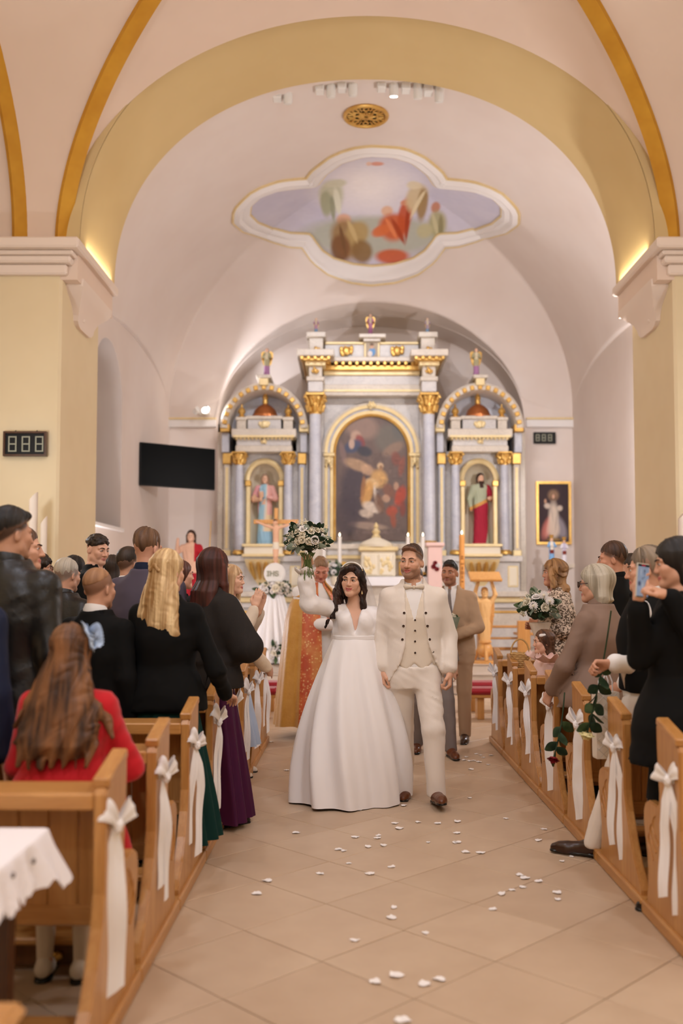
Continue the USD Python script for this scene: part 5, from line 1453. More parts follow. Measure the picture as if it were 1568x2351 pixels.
obj('wall_plate', bx(o[0] - .14, o[0] + .08, YW - .09, YW + .01, o[2] - .03, o[2] + .03, .01), 'white_plastic', t, smooth=False); obj('arm', tube([o + A(-.03, 0, 0), A(o[0] - .03, YW - .05, o[2])], .015, 8), 'white_plastic', t)

# ------------------------------------------------------------------ pews, in two blocks along the aisle
XL, XR, PY0, PITCHY = -.815, 1.375, 3.235, .822
LEFT_PEWS, RIGHT_PEWS = range(0, 8), range(1, 8)
PLEN = 2.80
prof = [(-.27, .02), (-.27, .085), (-.235, .125), (-.16, .19), (-.09, .29), (-.03, .40), (0, .50), (0, .825), (.012, .845), (.05, .858), (.24, .912), (.275, .915), (.298, .895), (.296, .80), (.286, .70), (.272, .60), (.278, .555), (.305, .535), (.36, .537), (.43, .535), (.478, .515), (.502, .475), (.505, .43), (.49, .37), (.465, .30), (.45, .22), (.455, .14), (.475, .07), (.475, .02)]
pp = Polygon(prof).buffer(.008).buffer(-.008)


def chamfered_panel(poly, x0, x1, b=.006):
    inn = poly.buffer(-b); d = x1 - x0
    a = prism(poly, d - 2 * b, 'yz', x0 + b); c = prism(inn, d, 'yz', x0)
    return join(a, c)


def make_pew(label, loc, s):
    """s = -1: the pew runs to the left of the aisle, +1: to the right."""
    t = Thing('pew', label, 'pew', loc, group='oak pews along the aisle'); X = lambda a, b: (min(s * a, s * b), max(s * a, s * b))
    e = obj('end_panel', chamfered_panel(pp, *X(0, .042)), 'oak_z', t, smooth=False)
    for k, q in enumerate(((.375, .47, .05), (.42, .43, .045), (.455, .385, .035))):
        u = np.linspace(0, 1, 12); obj('carved_scroll', tube([(-s * .002, q[0] - .05 + q[2] * 1.1 * math.sin(a * 4.4) * (1 - .4 * a) - .02 * a, q[1] - .10 * a + q[2] * .4 * math.cos(a * 4.4)) for a in u], .004, 5), 'oak_y', e)
    obj('end_cap', join(move(bx(*X(-.008, .05), 0, .27, -.018, .018, .006), (0, .012, .862), rx=.216)), 'oak_y', t, smooth=False)
    obj('plinth', bx(*X(-.018, .055), -.31, .505, 0, .062, .008), 'oak_y', t, smooth=False)
    obj('end_panel', chamfered_panel(pp, *X(PLEN, PLEN + .042)), 'oak_z', t, smooth=False)
    a, b = X(.042, PLEN)
    obj('book_ledge', bx(a, b, .012, .235, .800, .826, .006), 'oak_x', t, smooth=False)
    obj('ledge_lip', bx(a, b, -.006, .016, .775, .832, .006), 'oak_x', t, smooth=False)
    obj('top_rail', bx(a, b, .215, .255, .70, .80, .006), 'oak_x', t, smooth=False)
    n = 26; w = (PLEN - .042) / n
    for k in range(n):
        x0, x1 = X(.042 + k * w + .0012, .042 + (k + 1) * w - .0012)
        obj('back_plank', bx(x0, x1, .205, .223, .395, .775, .004), ['oak_z', 'oak_z', 'oak_dark'][(k * 7 + 3) % 3 if k % 5 == 4 else 0], t, smooth=False)
    obj('bottom_rail', bx(a, b, .195, .24, .33, .40, .006), 'oak_x', t, smooth=False)
    obj('seat', bx(a, b, .235, .44, .415, .445, .008), 'oak_x', t, smooth=False)
    obj('stretcher', bx(a, b, .40, .44, .27, .33, .006), 'oak_x', t, smooth=False)
    obj('kneeler', bx(a, b, -.20, -.055, .105, .135, .008), 'oak_x', t, smooth=False)
    obj('kneeler_support', bx(a, b, -.17, -.12, .02, .105, .004), 'oak_dark', t, smooth=False)
    return t


ORD = ['nearest', 'second', 'third', 'fourth', 'fifth', 'sixth', 'seventh', 'eighth']
pewL = make_pew('oak pew with book ledge on the left, nearest to the camera', (XL, PY0, 0), -1)
for i in LEFT_PEWS:
    if i:
        copy_of(pewL, (XL, PY0 + PITCHY * i, 0), 0, 'oak pew with book ledge left of the aisle, %s from the camera' % ORD[i] if i < 7 else 'front oak pew left of the aisle, farthest from the camera')
pewR = make_pew('oak pew right of the aisle beside the woman with the phone, nearest in view', (XR, PY0 + PITCHY, 0), 1)
for i in RIGHT_PEWS:
    if i > 1:
        copy_of(pewR, (XR, PY0 + PITCHY * i, 0), 0, 'oak pew with book ledge right of the aisle, %s in view from the camera' % ORD[i - 1] if i < 7 else 'front oak pew right of the aisle, farthest from the camera')


# ---- satin bows on the pew ends
def ribbon(P, wv, d=.0025, wave=.0):
    """Ribbon along centre points P; wv: half-width vectors per point."""
    P, wv = np.asarray(P, float), np.asarray(wv, float); u = np.linspace(-1, 1, 7)
    T = np.gradient(P, axis=0); N = np.cross(T, wv); N /= np.linalg.norm(N, axis=1, keepdims=True) + 1e-9
    R = P[:, None] + wv[:, None] * u[None, :, None] + N[:, None] * (wave * np.cos(u * PI * 1.5))[None, :, None]
    q = grid_faces(len(P), 7); return solid((R.reshape(-1, 3), np.vstack([q[:, [0, 1, 2]], q[:, [0, 2, 3]]])), d)


def make_bow(label, kind, seed, loc, rz, group):
    """Local: x out from the pew end, y sideways, z up, knot at the origin."""
    r = np.random.default_rng(seed); t = Thing('pew_bow', label, 'bow', loc, rz, group)
    for s in (-1, 1):
        a = np.linspace(0, 2 * PI, 26); tip = r.uniform(.046, .058); up = r.uniform(.9, 1.5) if kind != 'b' else r.uniform(.5, 1.2)
        P = np.stack([.016 + .020 * np.sin(a) + .012 * (1 - np.cos(a)) * .5, s * tip * .5 * (1 - np.cos(a)), up * tip * .5 * (1 - np.cos(a)) + .010 * np.sin(a)], 1)
        wv = np.stack([np.full(26, .004), -s * .018 * (1 - np.cos(a)) * .5, .012 + .024 * (1 - np.cos(a)) * .5], 1)
        obj('bow_loop', ribbon(P, wv, .0025, .003), 'satin_ribbon', t, smooth=50)
    obj('knot', join(blob((.026, 0, .0), (.018, .017, .026), 3, .35, seed)), 'satin_ribbon', t)
    tails = {'a': ((0.004, .036, -.56),), 'b': ((-.030, .021, -.50), (.034, .024, -.56)), 'c': ((-.006, .022, -.46), (.024, .014, -.52))}[kind]
    for y1, w, L in tails:
        u = np.linspace(0, 1, 24); P = np.stack([.020 - .014 * u + .006 * np.sin(u * 9 + seed), y1 * np.minimum(1, u * 2.5) + .006 * np.sin(u * 5 + seed), L * u], 1)
        ww = w * np.minimum(1, .3 + u * 4); wv = np.stack([.004 * np.sin(u * 7 + seed), ww, .34 * ww * (u > .97)], 1)
        obj('ribbon_tail', ribbon(P, wv, .002, .002), 'satin_ribbon', t, smooth=50)
    return t


bows = {}
for i in LEFT_PEWS:
    k = 'acbcacab'[i]; g = 'white satin bows on the left pew ends'
    lab = 'white satin bow with tails on the %s left pew end from the camera' % ORD[i]
    loc = (XL + .012, PY0 + PITCHY * i + .07, .715)
    make_bow(lab, k, 10 + i, loc, -.72 + (-.1, .12, .05, .1, -.05, .08, 0, .1)[i], g)
for i in RIGHT_PEWS:
    k = '.bbaaccc'[i] if i < 8 else 'a'; g = 'white satin bows on the right pew ends'
    lab = 'white satin bow with tails on the %s right pew end in view' % ORD[i - 1]
    make_bow(lab, k, 30 + i, (XR - .012, PY0 + PITCHY * i + .08, .70), PI + .72 + (.0, .1, -.1, .0, .12, 0, .1, .05)[i], g)

# ---- table with embroidered cloth behind the last pew, stool corner
tb = Thing('side_table', 'dark wooden side table under the scalloped white cloth behind the nearest left pew', 'table', (-1.35, 2.75, 0))
obj('table_top', bx(-.40, .38, -.42, .36, .715, .742, .008), 'walnut', tb, smooth=False)
obj('apron', bx(-.36, .34, -.38, .32, .62, .715, .004), 'walnut', tb, smooth=False)
for sx, sy in ((.30, .19), (-.34, .19), (.30, -.36), (-.34, -.36)):
    obj('leg', loft([[(sx + a * w, sy + b * w, z) for a, b in ((-1, -1), (1, -1), (1, 1), (-1, 1))] for z, w in ((0, .022), (.08, .027), (.55, .032), (.62, .034), (.715, .034))]), 'walnut', tb, smooth=False)
nn = 240; th = np.linspace(0, 2 * PI, nn, endpoint=False); rg = []


def sq(t, hx, hy, r=.06):
    p = sbox(-hx, -hy, hx, hy).buffer(-r).buffer(r) if r > 0 else sbox(-hx, -hy, hx, hy); c, s = np.cos(t), np.sin(t)
    out = [];
    for a, b in zip(c, s):
        x = LineString([(0, 0), (a * 3, b * 3)]).intersection(p.exterior); x = x if x.geom_type == 'Point' else list(x.geoms)[0]; out.append((x.x, x.y))
    return np.array(out)


b0 = sq(th, .39, .39, .02); per = np.concatenate([[0], np.cumsum(np.linalg.norm(np.diff(np.vstack([b0, b0[:1]]), axis=0), axis=1))[:-1]])
drop = .085 + .030 * np.abs(np.sin(per * PI / .115)) + .020 * np.abs(np.sin(per * PI / .0383)) + .05 * (np.cos(th * 4 + PI) * .5 + .5) ** 3
fl_ = .018 * np.sin(per * 2 * PI / .23) + .012 * np.sin(per * 2 * PI / .11 + 1)
nrm = b0 / np.linalg.norm(b0, axis=1, keepdims=True); rg = []
for u in (0, .15, .35, .6, .8, 1.0):
    o = .012 + (.02 + .06 * (np.cos(th * 4 + PI) * .5 + .5) ** 2) * u + fl_ * u
    rg.append(np.column_stack([b0 + nrm * o[:, None], .748 - drop * u - .002]))
top = np.column_stack([b0 + nrm * .006, np.full(nn, .7485)])
tc = Thing('tablecloth', 'white embroidered tablecloth with scalloped lace edge on the side table', 'tablecloth', (-1.36, 2.72, 0))
h = obj('cloth', solid(join(loft([top] + rg, False), (np.vstack([top, [[0, 0, .7485]]]), np.stack([np.full(nn, nn), np.arange(nn), (np.arange(nn) + 1) % nn], 1)[:, ::-1])), -.0025), 'lace', tc, smooth=40)
for k in range(14):
    i = int(k * nn / 14); p = rg[2][i]; q = nrm[i]
    obj('embroidery', move(blob((0, 0, 0), (.006, .006, .009), 1), p + np.array([q[0] * .006, q[1] * .006, 0])), 'grey_suit', h)
st = Thing('stool', 'rounded light wooden stool seat cut off at the bottom left corner', 'stool', (-.92, 2.12, 0))
obj('seat', bx(-.17, .17, -.17, .17, .52, .56, .02), 'oak_x', st, smooth=False)
for a in (-1, 1):
    for b in (-1, 1):
        obj('leg', tube([(a * .13, b * .13, .53), (a * .15, b * .15, 0)], .018, 8), 'oak_z', st)
obj('rail', tube([(-.14, -.14, .2), (.14, -.14, .2)], .012, 8), 'oak_x', st); obj('rail', tube([(-.14, .14, .2), (.14, .14, .2)], .012, 8), 'oak_x', st)


# ---- rose petals on the aisle floor
def ground(px, py):
    y = F * CAMZ / (py - VY); return (px - VX) * y / F, y


PET = [(921, 2318), (1030, 2342), (906, 2221), (859, 2234), (971, 2239), (1005, 2229), (814, 2143), (974, 2126), (896, 2093), (903, 2070), (594, 2039), (618, 2011), (737, 1995), (1126, 2074), (1145, 2040), (1169, 2031), (1192, 2025), (1197, 2005), (1186, 1998), (1230, 2012), (1272, 2052), (1270, 2037),
       (801, 1972), (849, 1996), (898, 1980), (778, 1941), (789, 1944), (845, 1935), (880, 1932), (866, 1916), (868, 1910), (815, 1914), (681, 1904), (1064, 1947), (1099, 1949), (1048, 1925), (1041, 1926), (980, 1925), (1046, 1905), (957, 1880), (1003, 1883), (1047, 1879), (914, 1894), (905, 1883), (825, 1853), (830, 1850), (925, 1843), (1075, 1826), (1282, 1967), (1303, 1957), (1229, 1921), (1243, 1896), (1156, 1872),
       (1062, 1741), (1075, 1743), (1085, 1742), (1068, 1734), (1097, 1745), (1091, 1727), (1100, 1730), (1106, 1735), (1117, 1751), (1078, 1762), (1050, 1738), (1124, 1730), (660, 1764), (625, 1700)]
protos = []
for s in range(3):
    t = Thing('rose_petal', 'small white rose petal lying on the aisle floor', 'petal', (*ground(*PET[s]), .001), s * 1.3, group='white rose petals scattered on the aisle floor')
    m = surf(lambda a, b: (.026 * a * (1 - .25 * b), .024 * b * np.sqrt(np.clip(1.05 - .7 * a ** 2, .05, 1)), (.003 + .005 * (a ** 2 * .6 + b ** 2 * .5 * (1 + .4 * s)) + .002 * np.sin(4 * a + s))), np.linspace(-1, 1, 9), np.linspace(-1, 1, 9))
    obj('petal_blade', solid(m, .0012), 'white_petal', t, smooth=60); protos.append(t)
rng = np.random.default_rng(9)
for k, (px, py) in enumerate(PET[3:]):
    sc = rng.uniform(.55, .95); copy_of(protos[k % 3], (*ground(px, py), .001), rng.uniform(0, 6.28), scale=(sc, sc * rng.uniform(.8, 1.1), sc))

# ------------------------------------------------------------------ flowers
def rose_mesh(r, seed=0, rings=3):
    g = np.random.default_rng(seed); ps = [blob((0, 0, r * .25), (r * .34, r * .34, r * .45), 2, .3, seed)]
    for k in range(rings):
        n = 4 + k; op = .25 + .38 * k
        for i in range(n):
            t = 2 * PI * (i + .5 * k + g.uniform(-.15, .15)) / n
            m = surf(lambda a, b: (r * (.42 + .16 * k) * np.sin(a * .62 * (1 + .2 * k)), r * ((.28 + .15 * k) * np.cos(a * .62) + op * b ** 2 * .55), r * (-.35 + 1.05 * b - .32 * k * b ** 2 - .10 * a ** 2 * b)), np.linspace(-1, 1, 5), np.linspace(0, 1, 5))
            ps.append(move(m, rz=t))
    return join(*ps)


def aim(mesh, c, d):
    """Turn the mesh's z axis to d and put it at c."""
    d = np.asarray(d, float) / np.linalg.norm(d); a = np.cross([0, 0, 1], d); n = np.linalg.norm(a)
    if n < 1e-6:
        R = np.eye(3) if d[2] > 0 else np.diag([1, -1, -1.0])
    else:
        a /= n; th = math.atan2(n, d[2]); K = np.array([[0, -a[2], a[1]], [a[2], 0, -a[0]], [-a[1], a[0], 0]]); R = np.eye(3) + math.sin(th) * K + (1 - math.cos(th)) * K @ K
    v, f = raw(mesh); return v @ R.T + np.asarray(c, float), f


def leaf_mesh(L, w, bend=.2):
    return surf(lambda a, b: (w * a * np.sin(PI * np.clip(b, .03, .97)) ** .7, bend * L * b ** 2 + .12 * w * a ** 2, L * b), np.linspace(-1, 1, 5), np.linspace(0, 1, 8))


ROSES = [rose_mesh(1, k) for k in range(4)]


def flowers(th, c, R, n_rose, n_leaf, n_gyp, rr=(.020, .030), leaf=(.05, .018), mats=('white_petal', 'cream_petal'), lm=('leaf_grey', 'leaf_dark'), up=(0, 0, 1), seed=0, hemi=-.2, squash=(1, 1, 1), gr=.0045, spread=1.0):
    g = np.random.default_rng(seed); c = np.asarray(c, float); sq_ = np.array(squash); up = np.asarray(up, float)

    def dirn(lo):
        while True:
            d = g.normal(size=3); d /= np.linalg.norm(d)
            if d @ up > lo:
                return d
    used = []
    for k in range(n_rose):
        best = max((dirn(hemi) for _ in range(12)), key=lambda d: min([np.linalg.norm(d - q) for q in used] + [9])); used.append(best)
        r = g.uniform(*rr); obj('rose', aim(move(ROSES[k % 4], s=r), c + best * R * sq_ * g.uniform(.82, 1.0), best), mats[k % len(mats)], th, smooth=50)
    for k in range(n_leaf):
        d = dirn(hemi - .35); L = leaf[0] * g.uniform(.7, 1.3); t = d + g.normal(size=3) * .55
        obj('leaf', solid(aim(leaf_mesh(L, leaf[1] * g.uniform(.7, 1.2), g.uniform(-.3, .4)), c + d * R * sq_ * g.uniform(.70, .95), t), .0008), lm[k % len(lm)], th, smooth=50)
    if n_gyp:
        ps, st_ = [], []
        for k in range(n_gyp):
            d = dirn(hemi - .1); p = c + d * R * sq_ * g.uniform(.85, 1.12)
            for q in range(6):
                ps.append(blob(p + g.normal(size=3) * R * .09, (gr, gr, gr), 0))
            st_.append(tube([c + d * R * sq_ * .4, p], gr * .25, 3))
        obj('gypsophila', join(*ps), mats[-1], th, smooth=False, kind='stuff'); obj('gypsophila_stems', join(*st_), 'stem', th, smooth=False, kind='stuff')
    v, f = blob(c, np.array([R, R, R]) * .72 * sq_, 3, .3, seed); obj('foliage_core', (v, f), 'leaf_dark', th)


# ------------------------------------------------------------------ statues
def statue_ops(H, arms, head=(0, 0, 0), rows=None, beard=0, hood=0):
    s = H / 1.75
    R = rows or [(0, 0, 0, .20, .16), (.3, 0, 0, .175, .145), (.7, 0, 0, .165, .135), (.95, 0, 0, .175, .14), (1.15, 0, 0, .15, .115), (1.33, 0, 0, .19, .115), (1.43, 0, 0, .18, .10), (1.49, 0, .01, .09, .075)]
    o = [U(sec([tuple(k * s for k in r) for r in R]), 0)]
    for a in arms:
        q = [A(*p) * s for p in a[0]]
        for i in range(len(q) - 1):
            o.append(U(rc(q[i], q[i + 1], a[1][i] * s, a[1][i + 1] * s), .03 * s))
    Rm = rot(*head); hc = A(0, -.01, 1.632) * s
    o.append(U(rc(A(0, .01, 1.46) * s, hc + Rm @ A(0, .02, -.05) * s, .055 * s), .02 * s))
    hd = xform_ops(head_ops(0, 1, .1), Rm, hc, s); o += [(hd[0][0], hd[0][1], .02 * s)] + hd[1:]
    if beard:
        o += [U(rc(hc + Rm @ A(0, -.06, -.09) * s, hc + Rm @ A(0, -.065, -.09 - beard) * s, .045 * s, .022 * s), .015 * s)]
    return o, hc, Rm, s


def statue(label, cat, loc, H, arms, colours, yaw=0, head=(0, 0, 0), rows=None, beard=0, hair_ops=None, hair_col=((60, 42, 32), (90, 64, 46)), step=.014, fold=.010, extra=(), name='statue', base=None, group=None, mat='paint'):
    t = Thing(name, label, cat, loc, yaw, group); o, hc, Rm, s = statue_ops(H, arms, head, rows, beard)
    d = lambda P: fold * s * 2 * (meshkit.noise(np.stack([P[:, 0] * 34 / s + P[:, 2] * 5, P[:, 1] * 30 / s, P[:, 2] * 4.5], 1), 3) - .5) * np.clip((1.40 * s - P[:, 2]) / (.1 * s), 0, 1)
    v, f = sdf_mesh(o + list(extra), step * s * 1.1, (((hc[0] - .1 * s, hc[0] + .1 * s, .007 * s),), ((hc[1] - .12 * s, hc[1] + .12 * s, .007 * s),), ((hc[2] - .15 * s, hc[2] + .12 * s, .007 * s),)), d)
    L = (v - hc) @ Rm / s; C = colours(v / s, L)
    obj('carved_figure', (v, f), mat, t, smooth=True, color=C)
    if hair_ops:
        hv, hf = sdf_mesh(hair_ops, .010, disp=hair_disp(.008, 50, 8, 2)); obj('hair', mesh_to((hv, hf), Rm, hc, s), 'paint', t, smooth=True, color=strands(rgb(*hair_col[0]), rgb(*hair_col[1]))(hv))
    obj('eyes', join(*[mesh_to(blob((k * .0315, -.083, .002), (.011, .006, .006), 1), Rm, hc, s) for k in (-1, 1)]), 'leather_dark', t)
    if base:
        obj('base', lathe(base, 20) if not isinstance(base, tuple) or len(base) != 2 else bx(-base[0], base[0], -base[1], base[1], -.05, 0, .01), 'marble_grey', t, smooth=30)
    return t, hc, Rm, s


HAIR_LONG = [U(el((0, .025, .036), (.085, .102, .09)), 0), U(rc((-.07, .03, 0), (-.075, .03, -.17), .035, .03), .03), U(rc((.07, .03, 0), (.075, .03, -.17), .035, .03), .03), U(rc((0, .06, 0), (0, .07, -.18), .07, .06), .04), SUB(el((0, -.10, -.04), (.068, .085, .10)), .01)]
HAIR_SHORT = [U(el((0, .025, .036), (.082, .10, .09)), 0), SUB(el((0, -.10, -.035), (.072, .085, .098)), .01), SUB(half((0, .6, 1), -.03), .01)]


def pick(*rules, base):
    """Colours by rules (mask, rgb) laid over the base."""
    def f(v, L):
        C = np.tile(rgb(*base), (len(v), 1)).astype(float)
        for m, c in rules:
            k = m(v[:, 0], v[:, 1], v[:, 2], L); C[k] = rgb(*c)
        return C
    return f


SK = (222, 178, 150); inhead = lambda x, y, z, L: (np.abs(L) < A(.1, .13, .135)).all(1)


def wings(t, s, mat='gold', z=1.28, span=.34, up=.38, down=.62):
    for k in (-1, 1):
        w = np.linspace(0, 1, 16)
        out = [(k * .05, z), (k * span * .55, z + up), (k * span, z + up * .72), (k * (span * 1.02), z - .05), (k * span * .72, z - down * .75), (k * span * .45, z - down), (k * .06, z - .25)]
        pg = Polygon(out).buffer(.05).buffer(-.03); m = prism(pg, .035, 'xz', .12)
        ps = [m]
        for q in range(6):
            ps.append(tube([(k * (.08 + span * .12 * q), .11, z + up * .5 - .05 * q), (k * (span * .35 + .11 * q * span * 1.2), .10, z - down * (.75 - .1 * q))], [.012, .028], 5))
        v, f = join(*ps); obj('wing', (v * s, f), mat, t, smooth=35)


ANG = dict(step=.016, fold=.008)
UPZ = lambda py: Z_(py)
g_ = 'small angel statues on top of the altarpiece'
for lab, px, pyb, pyt, y, c1, c2, wg, g2 in (('angel statue in rose robe on the middle pedestal of the altarpiece', 851, 769, 717, YR - .22, (150, 96, 128), (176, 122, 146), 1, 0), ('small blue-robed figure on the left top pedestal of the altarpiece', 725, 768, 728, YR - .28, (120, 152, 180), (168, 130, 150), 2, 0),
                                         ('small blue-robed figure on the right top pedestal of the altarpiece', 983, 768, 728, YR - .28, (120, 152, 180), (160, 140, 150), 2, 0), ('gold-winged angel standing on the left side arch of the altarpiece', 611, 862, 797, YR - .26, (158, 112, 148), (160, 152, 120), 1, 0), ('gold-winged angel standing on the right side arch of the altarpiece', 1096, 862, 797, YR - .26, (158, 112, 148), (160, 152, 120), 1, 0)):
    H = (pyb - pyt) * UX * 1.02
    t, hc, Rm, s = statue(lab, 'statue', (X_(px), y, Z_(pyb) + .002), H, [([(.17, 0, 1.40), (.24, -.06, 1.18), (.08, -.16, 1.22)], (.06, .055, .04)), ([(-.17, 0, 1.40), (-.24, -.06, 1.18), (-.06, -.16, 1.26)], (.06, .055, .04))],
                          pick((lambda x, y, z, L: z > .62, c2), (lambda x, y, z, L: (z > 1.05) & (np.abs(x) < .09) & (y < 0), (206, 190, 160)), (inhead, SK), base=c1), hair_ops=HAIR_LONG, step=.02, group=g_)
    if wg:
        wings(t, s, 'gold', span=.34 if wg == 1 else .22, up=.30 if wg == 1 else .2)
zb = Z_(1253) + .015
statue('painted saint statue in blue and pink robes in the left niche of the altarpiece', 'statue', (X_(604), YR + .12, zb), (1253 - 1082) * UX, [([(.17, 0, 1.40), (.27, -.05, 1.14), (.10, -.20, 1.16)], (.075, .075, .045)), ([(-.17, 0, 1.40), (-.26, -.08, 1.12), (-.08, -.22, 1.10)], (.075, .075, .045))],
       pick((lambda x, y, z, L: x > .02 + .1 * (z - .6), (228, 200, 160)), (lambda x, y, z, L: (x > .06) & (z > .75), (226, 172, 162)), (lambda x, y, z, L: x < -.10, (222, 160, 164)), (lambda x, y, z, L: (np.abs(x + .08 - .08 * (z - .8)) < .07) & (z > .3), (156, 190, 204)), (lambda x, y, z, L: z < .34, (150, 186, 208)), (lambda x, y, z, L: (z > 1.0) & (z < 1.3) & (y < -.12) & (x < .02), (214, 170, 140)), (inhead, SK), base=(206, 200, 190)),
       beard=.03, hair_ops=HAIR_LONG, hair_col=((140, 110, 90), (180, 150, 126)), extra=[U(el((-.06, -.155, .98), (.05, .05, .09)), .02), U(el((-.07, -.165, 1.09), (.038, .04, .046)), .01)])
statue('bearded saint statue in sage tunic and crimson cloak in the right niche', 'statue', (X_(1110), YR + .12, zb), (1253 - 1080) * UX, [([(.17, 0, 1.40), (.28, -.04, 1.14), (.14, -.20, 1.12)], (.075, .07, .045)), ([(-.17, 0, 1.40), (-.27, .0, 1.12), (-.25, -.08, .86)], (.075, .065, .042))],
       pick((lambda x, y, z, L: (z < 1.02 + .5 * x) & (x < .14 + .22 * (z - .3)), (160, 38, 58)), (lambda x, y, z, L: (x > .13) & (z > .9), (156, 36, 54)), (lambda x, y, z, L: (z > .98 + .5 * x) & (z < 1.06 + .5 * x) & (y < .02), (206, 150, 80)), (lambda x, y, z, L: (x < -.2) & (z < .84), SK), (lambda x, y, z, L: (x > .08) & (z > 1.06) & (z < 1.2) & (y < -.16), SK), (lambda x, y, z, L: z < .05, SK), (inhead, SK), (lambda x, y, z, L: (np.abs(L[:, 0]) < .05) & (L[:, 2] < -.082) & (L[:, 1] < .0) & (L[:, 2] > -.25) & (L[:, 1] > -.2) & (y < -.02), (62, 42, 36)), base=(172, 176, 150)),
       beard=.13, hair_ops=HAIR_LONG, hair_col=((48, 34, 28), (74, 52, 40)), yaw=.15)
loc = at(438, 1300, 16.4); 
t, hc, Rm, s = statue('statue of a bare-chested man in red cloak raising one hand, left of the altar', 'statue', (loc[0], 16.4, 1.02), 1.47, [([(.17, 0, 1.40), (.28, -.03, 1.16), (.30, -.14, 1.30)], (.065, .05, .035)), ([(-.17, 0, 1.40), (-.27, -.10, 1.28), (-.24, -.16, 1.56)], (.06, .045, .03))],
                      pick((lambda x, y, z, L: z > .88, (222, 178, 152)), (lambda x, y, z, L: (x > .08) & (z > .8) & (z < 1.5) & (~inhead(x, y, z, L)) & ((x > .16) | (z > 1.1)), (170, 30, 42)), (lambda x, y, z, L: (x < -.08) & (z < .8), (200, 150, 70)), base=(160, 30, 42)), hair_ops=HAIR_LONG, hair_col=((50, 34, 26), (78, 54, 40)), beard=.03)
obj('flag_staff', tube([(.30, -.16, .2), (.36, -.14, 1.62)], .008, 6), 'gold', t)
pd = Thing('statue_pedestal', 'stone pedestal under the red-cloaked statue left of the altar', 'pedestal', (loc[0], 16.4, .36)); obj('shaft', bx(-.2, .2, -.2, .2, .06, .58, .02), 'marble_grey', pd, smooth=False); obj('foot', bx(-.26, .26, -.26, .26, 0, .06, .01), 'marble_grey', pd, smooth=False); obj('cap', bx(-.26, .26, -.26, .26, .58, .65, .015), 'marble_warm', pd, smooth=False)
loc = at(1283, 1296, 17.6); t = Thing('figurine', 'small painted statuette of a couple with gold crowns on a wall bracket at right', 'figurine', (loc[0], 17.6, loc[2]))
for k, c1, c2, H in ((-.13, (126, 170, 214), (236, 224, 206), .50), (.10, (226, 220, 226), (200, 190, 210), .46)):
    o, hc, Rm, s = statue_ops(H, [([(.17, 0, 1.38), (.26, -.08, 1.15), (.05, -.2, 1.15)], (.06, .055, .04)), ([(-.17, 0, 1.38), (-.26, -.08, 1.15), (-.05, -.2, 1.2)], (.06, .055, .04))])
    v, f = sdf_mesh(o, .010); C = pick((lambda x, y, z, L: (z > .9) & (np.abs(x) < .1), c2), (lambda x, y, z, L: (z > .7) & (z < .95) & (y < -.09), (120, 50, 40)), (inhead, SK), base=c1)(v / s, (v - hc) / s)
    obj('painted_figure', (v + A(k, 0, 0), f), 'paint', t, smooth=True, color=C); obj('crown', lathe([(.028, 0), (.030, .02), (.042, .075), (.036, .075), (.024, .02)], 12, (k, 0, H - .03)), 'gold', t)
obj('bracket', loft([[(a * w, b * w + .06, z) for a, b in ((-1, -1), (1, -1), (1, 1), (-1, 1))] for z, w in ((-.30, .06), (-.12, .14), (-.06, .24), (0, .25))]), 'marble_warm', t, smooth=False); obj('console_arm', bx(-.10, .10, .1, YW - 17.6, -.16, -.03, .01), 'marble_warm', t, smooth=False)

# ------------------------------------------------------------------ wall things
a, b = at(322, 1068, 15.95), at(494, 1075, 16.80); c = (a + b) / 2; ang = math.atan2(b[1] - a[1], b[0] - a[0]); wd = np.linalg.norm((b - a)[:2]) / 2
t = Thing('television', 'black flat television on the wall left of the altarpiece', 'television', (c[0], c[1], c[2]), ang)
obj('case', bx(-wd, wd, -.005, .05, -.365, .365, .008), 'black_matt', t, smooth=False); obj('screen', bx(-wd + .015, wd - .015, -.010, -.002, -.345, .35, .002), 'black_gloss', t, smooth=False); obj('wall_arm', join(tube([(0, .05, 0), (-.3, .5, 0)], .03, 8)), 'dark_metal', t)


def digits(t, x0, z0, w, h, n, gap, y, mat, st_=.18, cast=None):
    for k in range(n):
        x = x0 + k * (w + gap); th_ = st_ * w
        g = sbox(x, z0, x + w, z0 + h).difference(sbox(x + th_, z0 + th_, x + w - th_, z0 + h / 2 - th_ / 2)).difference(sbox(x + th_, z0 + h / 2 + th_ / 2, x + w - th_, z0 + h - th_))
        obj('digit', prism(g, .006, 'xz', y), mat, t, smooth=False)


a, b = at(6, 1047, 10.62), at(106, 990, 10.62)
t = Thing('number_board', 'brown-framed hymn number board with three unlit digits on the left pillar', 'number board', ((a[0] + b[0]) / 2, 10.62, a[2])); w, h = (b[0] - a[0]) / 2, b[2] - a[2]
obj('frame', prism(rect(-w, w, 0, h).difference(rect(-w + .022, w - .022, .022, h - .022)), .06, 'xz', 0), 'walnut', t, smooth=False); obj('panel', bx(-w + .02, w - .02, .02, .07, .02, h - .02), 'black_matt', t, smooth=False); digits(t, -w + .055, .05, .092, .175, 3, .058, .012, 'digit', .16)
for k in (-.12, .12):
    obj('hook', tube([(k, .05, h - .005), (k, .06, h + .018)], .006, 6), 'dark_metal', t)
obj('wall_stand_off', bx(-.1, .1, .06, .085, .06, .2), 'dark_metal', t, smooth=False)
a, b = at(1226, 1018, YW - .07), at(1276, 992, YW - .07)
t = Thing('number_board', 'small black number board with three digits right of the altarpiece', 'number board', ((a[0] + b[0]) / 2, YW - .07, a[2])); w, h = (b[0] - a[0]) / 2, b[2] - a[2]
